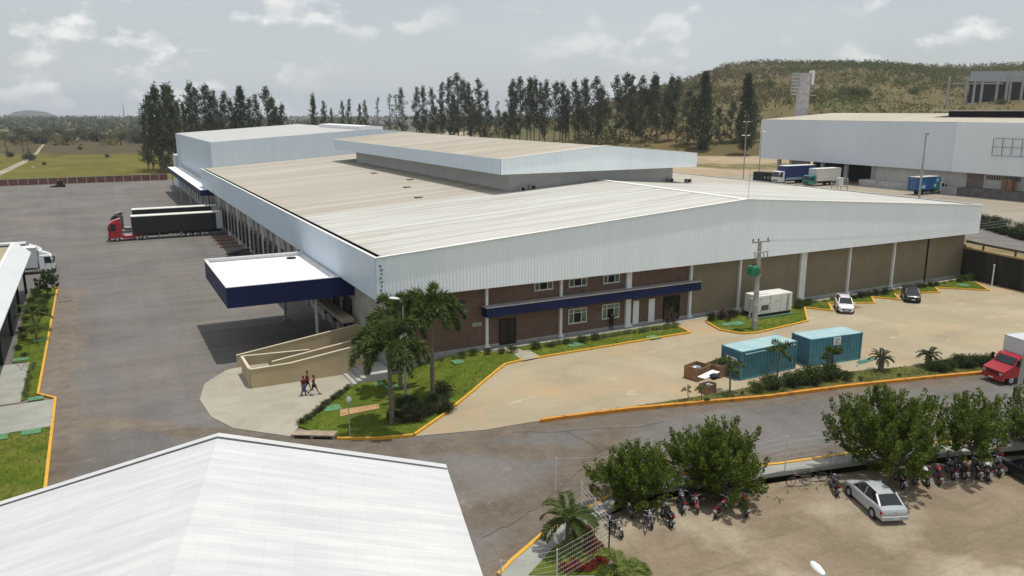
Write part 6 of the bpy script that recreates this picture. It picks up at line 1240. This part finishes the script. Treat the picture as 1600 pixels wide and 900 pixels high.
def plant(kind, loc, sc, label, group=None, rz=None):
    spec = dict(green=(L_SHR, .8, .9, 900, .13, 21), dark=(L_DRK, .8, .85, 900, .12, 22), var=(L_VAR, .5, .5, 420, .10, 23), red=(L_RED, .6, .7, 600, .13, 24), bronze=(L_BRZ, .5, .9, 420, .12, 25), big=(L_SHR, 1.2, 1.5, 1700, .15, 26), field=(L_FAR, 3.2, 5.0, 900, .7, 27), scrub=(L_SCR2, 2.6, 2.6, 700, .55, 28))[kind]
    rz = random.Random(str(loc)).uniform(0, 6.28) if rz is None else rz
    if kind not in PROTO:
        o = shrub('shrub' if kind not in ('field',) else 'field_tree', label, 'shrub' if kind != 'field' else 'tree', spec[0], *spec[1:]); PROTO[kind] = o; o.location = loc; o.rotation_euler = (0, 0, rz); o.scale = (sc, sc, sc) if isinstance(sc, (int, float)) else sc
        if group: o['group'] = group
        return o
    return dup(PROTO[kind], loc, rz, sc, label, group)
def row(kind, a, b, step, sc, label, group, off=.1, jit=.15):
    a = Vector((a[0], a[1])); b = Vector((b[0], b[1])); n = max(1, int((b-a).length/step)); rr = random.Random(int(a.x*10))
    for i in range(n+1):
        q = a.lerp(b, i/n)+Vector((rr.uniform(-jit, jit), rr.uniform(-jit, jit))); s = sc*rr.uniform(.75, 1.2); plant(kind, (q.x, q.y, gz(q.x, q.y)+off), (s*1.1, s, s*rr.uniform(.8, 1.15)), label, group)
row('var', ag(836, 546), ag(1058, 512), .55, .8, 'low pale edged plant in the row along the awning lawn', 'pale edged plants by the awning lawn', .12)
row('green', ag(838, 547), ag(930, 533), 1.5, .75, 'low green shrub among the pale plants of the awning lawn', 'green shrubs by the awning lawn', .12)
for p_ in ((1043, 509), (1052, 508)): q = ag(*p_); plant('bronze', (q.x, q.y, .12), 1.0, 'small bronze leaved plant at the right tip of the awning lawn', 'bronze plants on the awning lawn')
row('green', ag(722, 560), ag(800, 552), 1.0, .75, 'clipped green shrub before the brick wall left of the small path', 'shrubs before the brick wall', .12)
row('var', ag(660, 572), ag(722, 561), .9, .7, 'small pale shrub at the foot of the brick wall behind the palms', 'small pale shrubs by the brick wall', .12)
row('var', (59.5, 64.5), (103, 64.6), 1.5, .75, 'small pale plant along the foot of the beige wall', 'pale plants along the beige wall', .12)
row('dark', (58.3, 64.1), (64.5, 64.4), .8, .95, 'dark hedge bush left of the generator', 'dark hedge by the generator', .12)
row('green', (70.5, 63.8), (73.0, 64.3), .8, .95, 'green bush right of the generator', 'bushes right of the generator', .12)
row('dark', (80.5, 64.0), (86, 64.1), 1.0, .85, 'dark bush behind the black parked car', 'dark bushes behind the black car', .12)
row('dark', (93, 64.1), (96, 64.1), 1.0, .8, 'dark bush right of the black parked car', 'dark bushes right of the black car', .12)
row('green', (101.5, 64.1), (103.6, 64.3), .8, .95, 'leafy bush at the far corner of the beige wall', 'bushes at the far wall corner', .12)
for p_, s in (((1128, 499), 1.3), ((1138, 503), .9)): q = ag(*p_); plant('bronze', (q.x, q.y, .12), s, 'bronze red shrub at the left tip of the generator lawn', 'bronze shrubs by the generator lawn')
row('var', ag(470, 664), ag(545, 608), .55, .62, 'low hedge plant along the edge of the pale apron', 'hedge along the apron edge', .12, .08)
row('dark', ag(474, 664), ag(540, 612), .7, .5, 'dark low plant in the apron hedge', 'dark plants in the apron hedge', .12, .1)
rnd = random.Random(3)
for k in range(46):
    q = ag(rnd.uniform(612, 708), rnd.uniform(628, 662));
    px_ = 800
    if (Vector((q.x, q.y))-ag(655, 640).to_2d()).length < 2.5: plant('dark', (q.x, q.y, q.z+.12), rnd.uniform(.6, .95), 'dark ground shrub in the bed beneath the palms', 'dark shrubs beneath the palms')
for k in range(20):
    t_ = k/19; q = ag(612+94*t_, 664-38*t_*t_-6*t_+rnd.uniform(-2, 2)); plant('var', (q.x, q.y, q.z+.12), rnd.uniform(.6, .9), 'pale speckled plant edging the dark bed beneath the palms', 'pale plants edging the palm bed')
q = ag(690, 616); plant('dark', (q.x, q.y, q.z+.12), (1.5, 1.4, 1.3), 'rounded dark bush behind the rightmost tall palm')
# planted strip shrubs
for k, (px, py, s, kind) in enumerate(((1180, 612, 1.0, 'green'), (1192, 607, 1.25, 'var'), (1203, 606, 1.3, 'green'), (1218, 603, 1.2, 'var'), (1232, 601, 1.2, 'green'), (1246, 599, 1.0, 'big'), (1258, 598, 1.05, 'green'), (1272, 596, 1.2, 'big'), (1288, 594, 1.2, 'green'), (1300, 592, 1.2, 'big'), (1312, 590, 1.1, 'dark'), (1240, 604, 1.1, 'dark'), (1268, 602, 1.1, 'dark'), (1215, 609, 1.0, 'dark'), (1322, 594, .9, 'green'))):
    q = at(px, py, .12); plant(kind, (q.x, q.y, .12), s if kind != 'big' else s*.85, 'bushy shrub in the thicket before the teal containers', 'thicket before the containers')
for k in range(13):
    q = at(1456+k*7.2+rnd.uniform(-2, 2), 585-k*1.1-rnd.uniform(0, 8), .12); plant('dark' if k % 2 else 'big', (q.x, q.y, .12), rnd.uniform(.95, 1.3) if k % 2 else rnd.uniform(.6, .75), 'dense dark hedge bush left of the red truck', 'hedge left of the red truck')
for px, py, s in ((1104, 628, .4), (1160, 616, .3), (1345, 594, .35), (1405, 588, .3), (1480, 570, .5)): q = at(px, py, .12); plant('green', (q.x, q.y, .12), s, 'tiny weed tuft on the orange kerbed strip', 'weeds on the strip')
# fore garden red flowers
for k in range(13):
    q = ag(918+3.2*k*.8+rnd.uniform(-4, 4), 836+3.6*k); plant('red', (q.x-.35, q.y, q.z+.15), rnd.uniform(.6, .85), 'red flowering shrub inside the white fence corner', 'red shrubs in the fence corner')
for k in range(6):
    q = ag(880+k*9, 893+rnd.uniform(-3, 3)); plant('red', (q.x, q.y, q.z+.15), .6, 'red flowering shrub along the lower edge fence', 'red shrubs along the lower fence')
for k in range(5): q = ag(905+k*5, 815+k*8); plant('dark', (q.x-.5, q.y, q.z+.15), .7, 'dark green shrub behind the foreground palm', 'dark shrubs by the foreground palm')
# left garden
for k, (x, y, s, kind) in enumerate(((-8.6, 120, 1.0, 'dark'), (-8.2, 117, 1.1, 'green'), (-7.2, 115, .9, 'dark'), (-8.6, 113, 1.0, 'green'), (-7.4, 110.5, 1.1, 'green'), (-8.7, 108, 1., 'dark'), (-7.2, 106, 1.15, 'dark'), (-8.6, 103, .9, 'green'), (-8.7, 99, .8, 'dark'), (-8.5, 95, .7, 'green'), (-8.6, 91, .7, 'dark'), (-7.9, 88, .55, 'green'))):
    plant(kind, (x, y, gz(x, y)+.1), s, 'leafy shrub in the narrow garden beside the yellow kerb at left', 'shrubs in the left garden')
row('var', (-7.1, 85), (-7.1, 75), .9, .55, 'small light plant between the pale slab and the left kerb', 'small plants by the left slab', .1)
# hedge on the upper road
a, b = at(1534, 356, TZ), at(1625, 382, TZ); n = 22
for i in range(n):
    q = a.lerp(b, i/(n-1)); plant('dark', (q.x, q.y, TZ), (1.5, 1.5, 1.7), 'clipped dark hedge bush along the upper road', 'hedge along the upper road')
for px, py in ((1541, 347), (1552, 349), (1569, 353), (1597, 360)): q = at(px, py, TZ); plant('dark', (q.x, q.y, TZ), 1.7, 'round bush standing above the upper road hedge', 'round bushes above the upper road')
# --------- palms
def palm(name, label, loc, th, tr_r, nf, fl, nleaf, lw, ll, mat, seed, droop=1.0, plume=True, lean=(0, 0), rise=(.1, 1.2), ring=False, group=None, shaft=True):
    rng = np.random.default_rng(seed); t = thing(name, label, 'palm', loc, 0, group)
    top = np.array([lean[0], lean[1], th]); mb = MB(); S = np.linspace(0, 1, 8)
    mb.tube([(lean[0]*s*s, lean[1]*s*s, th*s) for s in S], [tr_r*(1.25-.4*s+.12*math.sin(s*3.1)) if not ring else tr_r*(1+.12*(i % 2)) for i, s in enumerate(S)], 9); mb.build('trunk', BARK, t, True)
    if shaft: mb = MB(); mb.tube([tuple(top), tuple(top+np.array([0, 0, .5])), tuple(top+np.array([0, 0, .9]))], [tr_r*.9, tr_r*.8, tr_r*.35], 9); mb.build('crownshaft', M('crownshaft_green', (.10, .16, .04), .5, .15, 3), t, True); top = top+np.array([0, 0, .75])
    for f in range(nf):
        a = f*2.399+rng.uniform(-.25, .25); el = rng.uniform(*rise); L_ = fl*rng.uniform(.85, 1.1); P = [top.copy()]; d = np.array([math.cos(a)*math.cos(el), math.sin(a)*math.cos(el), math.sin(el)]); n = 12
        for i in range(n):
            P.append(P[-1]+d*L_/n); d = d+np.array([0, 0, -droop*.16*(i/n+.25)]); d /= np.linalg.norm(d)
        P = np.array(P); mb = MB(); mb.tube([tuple(p_) for p_ in P[::2]], [.035*fl/2.5*(1-.8*i/6) for i in range(len(P[::2]))], 5)
        C, D, ls = [], [], []
        for j in range(nleaf):
            s = .12+.88*(j+.5)/nleaf; x = s*n; i = min(n-1, int(x)); p_ = P[i]+(P[i+1]-P[i])*(x-i); tn = (P[i+1]-P[i]); tn /= np.linalg.norm(tn); sd = np.cross(tn, [0, 0, 1]); sd /= np.linalg.norm(sd)+1e-6; upv = np.cross(sd, tn)
            if plume: th_ = rng.uniform(0, 6.28); dv = sd*math.cos(th_)+upv*math.sin(th_)*.8
            else: dv = sd*(1 if j % 2 else -1)+upv*.25
            dv = dv*.9+tn*.65+np.array([0, 0, -.22]); C.append(p_); D.append(dv); ls.append(ll*(.45+.75*math.sin(math.pi*min(1, s*.95+.05))))
        ls = np.array(ls)*rng.uniform(.85, 1.15, nleaf); V, F = leaves(np.array(C), np.array(D), ls, lw, rng)
        fr_ = link(fast_mesh('frond', V, F, mat), 'frond', t); mb.build('rachis', M('rachis_green', (.11, .13, .04), .6), fr_)
    return t
q = ag(613, 664); palm('foxtail_palm', 'tall bushy palm nearest the street, left of the lamp pole', (q.x, q.y, q.z), 5.3, .15, 16, 3.9, 340, .085, .66, L_PALM, 31, 3.0, True, (-.1, 0), (.35, 1.45), group='tall bushy palms')
q = ag(676, 621); palm('foxtail_palm', 'tall bushy palm right of the lamp pole before the brick wall', (q.x, q.y, q.z), 6.1, .15, 15, 3.7, 340, .085, .64, L_PALM, 35, 2.9, True, (.1, 0), (.4, 1.5), group='tall bushy palms')
q = ag(626, 610); palm('foxtail_palm', 'tall bushy palm farthest back behind the lamp pole', (q.x, q.y, q.z), 5.6, .15, 14, 3.5, 320, .085, .64, L_PALM, 38, 2.8, True, (-.2, .1), (.35, 1.45), group='tall bushy palms')
for k, (px, py, th, ln, fl) in enumerate(((1140, 613, 2.3, (-.05, .1), 1.3), (1214, 593, 2.6, (.1, 0), 1.3), (1298, 588, 1.9, (.05, 0), 1.05))):
    q = at(px, py, .12); palm('young_palm', ['young palm with a swept crown before the left end of the left container', 'young palm before the middle of the left container', 'smaller young palm before the right container'][k], (q.x, q.y, .12), th, .06, 8, fl, 60, .085, .42, L_PALM, 51+k, 1.2, True, ln, (.0, 1.2), group='young palms on the strip', shaft=False)
for px, py, s_, lab in ((1096, 627, 1.15, 'spindly seedling palm at the left end of the strip'), (1075, 625, .9, 'thin crooked sapling farthest left on the strip')): q = at(px, py, .12); palm('young_palm', lab, (q.x, q.y, .12), s_, .03, 5, .5, 22, .06, .22, L_PALM, int(px), 1.3, True, (-.1, 0), (0, 1), group='young palms on the strip', shaft=False)
for k, (px, py) in enumerate(((1376, 578), (1450, 572))):
    q = at(px, py, .12); palm('cycad_palm', ['stout dark cycad with arching crown right of the containers', 'stout dark cycad left of the hedge by the red truck'][k], (q.x, q.y, .12), 1.0, .24, 20, 1.25, 56, .05, .24, L_DRK, 61+k, 1.25, False, (0, 0), (.15, 1.2), True, 'cycads on the strip', False)
q = ag(886, 858); palm('garden_palm', 'dark palm with feathery wide crown in the front garden', (q.x, q.y, q.z+.1), 1.75, .11, 13, 1.9, 110, .06, .5, L_PALM, 71, 1.6, False, (.05, 0), (-.05, 1.1), True, None, False)
q = at(972, 950, -.3); palm('garden_palm', 'bright yellow green palm cropped by the bottom frame edge', (q.x, q.y, -.4), 2.1, .1, 12, 1.9, 120, .05, .45, L_FR, 73, 1.9, False, (0, 0), (.1, 1.0), True, None, False)
palm('garden_palm', 'small spreading palm in the middle of the narrow left garden', (-7.6, 98.5, -1.1), 2.0, .1, 11, 2.2, 70, .07, .5, L_PALM, 75, 1.4, False, (0, 0), (0, 1.1), True, None, False)
palm('garden_palm', 'small palm nearer the pale slab in the left garden', (-7.2, 94.0, -1.1), 1.2, .09, 9, 1.7, 60, .06, .45, L_PALM, 77, 1.3, False, (0, 0), (.1, 1.2), True, None, False)
# --------- feathery parking trees
def feather_tree(label, base, cpx, rpx, hpx, nsh, seed, z=-.6, mat=None, name='shade_tree', leaf=.23, group='feathery trees over the motorcycles'):
    """trunk, limbs, and many upright leafy shoots filling an uneven crown"""
    rng = np.random.default_rng(seed); b = at(*base, z); v = b.x*FH.x+b.y*FH.y
    d = ray(*cpx); k = v/(d[0]*FH.x+d[1]*FH.y); c = np.array([d[0]*k, d[1]*k, CAMH+d[2]*k])-np.array([b.x, b.y, z]); rx, rz2 = rpx*v/1238., hpx*v/1238.
    t = thing(name, label, 'tree', (b.x, b.y, z), 0, group); mb = MB(); th = max(.5, c[2]-rz2*.75)
    mb.tube([(0, 0, -.05), (.04, .02, th*.5), (c[0]*.3, c[1]*.3, th)], [.12, .1, .085], 8)
    Cs, Ds, ls = [], [], []; tips = []
    for i in range(nsh):
        a = rng.uniform(0, 6.28); zz = rng.uniform(-.75, 1); q = math.sqrt(max(0, 1-zz*zz))*rng.uniform(.5, 1.0)
        lob = 1+.22*math.sin(3*a+seed)+.12*math.sin(5*a+2*zz+seed)
        p_ = c+np.array([math.cos(a)*q*rx*lob, math.sin(a)*q*rx*lob, zz*rz2*(1+.12*math.sin(4*a+seed*2))])*(1 if rng.random() < .75 else rng.uniform(.35, .8))
        tips.append(p_); out = (p_-c)/np.array([rx, rx, rz2]); ax = out*.75+np.array([0, 0, .75])+rng.normal(size=3)*.22; ax /= np.linalg.norm(ax); L_ = rng.uniform(.9, 1.6)*(1.2 if zz > .2 else .75)
        n = 84; s = rng.random(n)**.8; th_ = rng.uniform(0, 6.28, n); e1_ = np.cross(ax, [.3, .5, .8]); e1_ /= np.linalg.norm(e1_); e2_ = np.cross(ax, e1_)
        rad = np.cos(th_)[:, None]*e1_+np.sin(th_)[:, None]*e2_
        Cs.append(p_+(s[:, None]-.55)*L_*ax+rad*(.10*(1-s[:, None]))+rad*.03); Ds.append(rad*.8+ax*.85+np.array([0, 0, -.28])+rng.normal(size=(n, 3))*.18); ls.append(leaf*(1.25-.65*s)*rng.uniform(.8, 1.3, n))
    for p_ in tips[::5]:
        m_ = np.array([c[0]*.3, c[1]*.3, th*.9]); mb.tube([tuple(m_), tuple((m_+p_)/2+np.array([0, 0, -.12])), tuple(p_)], [.05, .03, .012], 5, False)
    mb.build('trunk', BARK, t); C = np.concatenate(Cs); V, F = leaves(C, np.concatenate(Ds), np.concatenate(ls), leaf*.42, rng); link(fast_mesh('crown', V, F, mat or L_NEEM), 'crown', t); return t
feather_tree('leftmost feathery tree with upright sprays over the motorcycles', (1000, 792), (995, 748), 70, 44, 150, 81)
feather_tree('second feathery tree from the left with one sprig rising above', (1110, 770), (1122, 722), 88, 54, 245, 82)
feather_tree('broad dense feathery tree above the silver car', (1392, 752), (1388, 680), 94, 64, 310, 83)
feather_tree('open feathery tree between the silver car and the lamp pole', (1518, 737), (1515, 668), 62, 50, 130, 84)
feather_tree('feathery tree cut by the right frame edge behind the lamp pole', (1625, 712), (1618, 665), 56, 48, 110, 85)
q = at(1168, 655, 3.5); feather_tree('young slender tree at the far end of the narrow left garden', (74, 461), (73, 439), 14, 17, 22, 86, -1.1, L_SHR, 'young_tree', .3, None)
# the lone sprig above the second tree
# --------- far country: single trees, woods, hillside scrub
rnd = random.Random(21); TR = 'dark round tree standing in the far field beyond the red wall'
for k in range(36):
    px = rnd.uniform(-10, 222); v = rnd.choice((610, 640, 690, 760, 840))+rnd.uniform(-20, 20); q = uv((px-800)/1268.7*v, v, -1.5); s = rnd.uniform(.9, 1.9); plant('field', q, (s*1.15, s*1.15, s), TR, 'round trees in the far field')
for px, v, s in ((38, 395, .9), (30, 400, .6), (58, 360, .35), (160, 420, .4), (118, 500, .5), (6, 420, .7)): q = uv((px-800)/1268.7*v, v, -1.5); plant('field', q, s, 'small low tree in the green field behind the red wall', 'small trees in the green field')
for k, px in enumerate((28, 36, 2)): put('D', px, 212, 390, 'pale nearly leafless tree in the green field at the far left', 'leafless trees in the green field', .8)
def scatter_wood(name, mat, pts, size, nl, leaf, seed, flat=.6):
    rng = np.random.default_rng(seed); Cs, Ds = [], []
    for p_ in pts:
        s = size*rng.uniform(.6, 1.5); C, D = clump(rng, (p_[0], p_[1], p_[2]+s*flat*.55), s, nl, flat); Cs.append(C); Ds.append(D)
    C = np.concatenate(Cs); k = len(C); me = cloud(name, C, np.concatenate(Ds)+np.array([0, 0, .25]), rng.uniform(.7, 1.4, k)*leaf, rng.uniform(.5, .8, k)*leaf, mat, seed); o = link(me, name); tag(o, kind='stuff'); return o
rng = np.random.default_rng(5)
pts = []
while len(pts) < 2600:
    v = rng.uniform(880, 2650); px = rng.uniform(-60, 1000); q = uv((px-800)/1268.7*v, v, -1.5)
    if rng.random() < .5+.5*math.sin(v*.012+px*.01): pts.append(q)
scatter_wood('far_woods', L_FAR, pts, 6.0, 9, 5.0, 6, .7)
pts = []
while len(pts) < 500:
    v = rng.uniform(560, 900); px = rng.uniform(-40, 240)
    q = uv((px-800)/1268.7*v, v, -1.5)
    if math.sin(v*.05)+math.sin(px*.09+v*.02) > .1: pts.append(q)
scatter_wood('field_scrub', L_SCR1, pts, 3.2, 9, 2.2, 7, .6)
S1, S2, S3 = [], [], []
for k in range(9000):
    v = 335+(rng.random()**.8)*440; px = rng.uniform(900, 1700); u = (px-800)/1268.7*v; z = hillz(u, v)
    if z < TZ+.6: continue
    e = (v-335)/430; dens = math.sin(u*.03+v*.021)+math.sin(u*.011-v*.017+2)
    if v > 435 and v < 470 and px > 1470 and rng.random() < .8: continue
    q = uv(u, v, z)
    if e > .62 or dens > 1.0: S2.append(q) if (px > 1230 or rng.random() < .35) else S3.append(q)
    elif rng.random() < .55+.3*dens: (S1 if rng.random() < .65 else S2).append(q)
scatter_wood('hillside_scrub', L_SCR1, S1, 1.6, 9, 1.1, 8, .5); scatter_wood('hilltop_woods', L_SCR2, S2, 2.4, 11, 1.4, 9, .75); scatter_wood('dry_scrub', L_SCR3, S3, 2.6, 10, 1.4, 10, .75)
for k, (px, v, s) in enumerate(((1330, 470, 2.3), (1345, 478, 2.0), (1318, 480, 1.8), (1195, 560, 2.2), (1183, 565, 1.9), (1425, 500, 1.5), (1562, 452, 1.1), (1500, 380, 1.6), (1085, 600, 2.0))):
    u = (px-800)/1268.7*v; plant('scrub', uv(u, v, hillz(u, v)), s, 'big dark green bush standing out on the hillside', 'big bushes on the hillside')

# --------- grass: short blades over the lawns and thin tufts on the verge and dirt
def inside(poly, x, y):
    c = False; n = len(poly)
    for i in range(n):
        a, b = poly[i], poly[i-1]
        if (a[1] > y) != (b[1] > y) and x < (b[0]-a[0])*(y-a[1])/(b[1]-a[1])+a[0]: c = not c
    return c
def grass(name, polys, per_m2, size, mat, off, seed, clumpy=0.):
    rr = random.Random(seed); P_ = []
    for poly in polys:
        xs_ = [p[0] for p in poly]; ys_ = [p[1] for p in poly]; area = (max(xs_)-min(xs_))*(max(ys_)-min(ys_))
        for _ in range(int(area*per_m2)):
            x, y = rr.uniform(min(xs_), max(xs_)), rr.uniform(min(ys_), max(ys_))
            if clumpy and math.sin(x*1.7+seed)+math.sin(y*2.3-x*.6)+rr.uniform(-1, 1) < clumpy: continue
            if inside(poly, x, y): P_.append((x, y, (gz(x, y) if off > -.3 else 0)+off))
    rg_ = np.random.default_rng(seed); C = np.repeat(np.array(P_), 3, axis=0)+rg_.normal(size=(len(P_)*3, 3))*np.array([.05, .05, 0]); k = len(C)
    D = rg_.normal(size=(k, 3))*.7; D[:, 2] = rg_.uniform(.5, 1.2, k)
    o = link(cloud(name, C, D, rg_.uniform(.6, 1.4, k)*size, size*.35, mat, seed), name); tag(o, kind='stuff')
GL = leafmat('grass_blade', (.08, .125, .014), (.20, .225, .036), .9, .35); GD = leafmat('dry_grass_blade', (.09, .09, .03), (.21, .175, .075), .8, .3)
grass('grass', [LAWN1, LAWN2, LAWN3, [(-6.25, 122.6), (-9.2, 122.6), (-8.9, 87), (-6.25, 76)], [(-5, 66.5), (-14, 66.5), (-14, 45), (-5, 45)]], 11, .12, GL, .12, 3)
grass('verge_grass', [STRIP], 14, .14, GD, .12, 4, -.6)
grass('weeds', [[*WL, WL[-1]+Vector((0, -3.2)), WL[2]+Vector((0, -3.0)), WL[1]+Vector((1, -2))]], 4, .16, GD, -.6, 5, .6)
# --------- the dry midday air: an even thin haze round everything, below the sky
mb = MB(); P_ = [uv(-13000, -340), uv(13000, -340), uv(13000, 5800), uv(-13000, 5800)]
mb.prism([(q.x, q.y) for q in P_], -320, 130); hz = mb.build('haze', None)
m = bpy.data.materials.new('thin_haze'); m.use_nodes = True; t_ = m.node_tree; t_.nodes.clear(); o_ = t_.nodes.new('ShaderNodeOutputMaterial'); v_ = t_.nodes.new('ShaderNodeVolumePrincipled')
v_.inputs['Color'].default_value = (.80, .88, .96, 1); v_.inputs['Density'].default_value = .00012; v_.inputs['Anisotropy'].default_value = .25; t_.links.new(v_.outputs[0], o_.inputs['Volume']); hz.data.materials.append(m); tag(hz, kind='stuff')
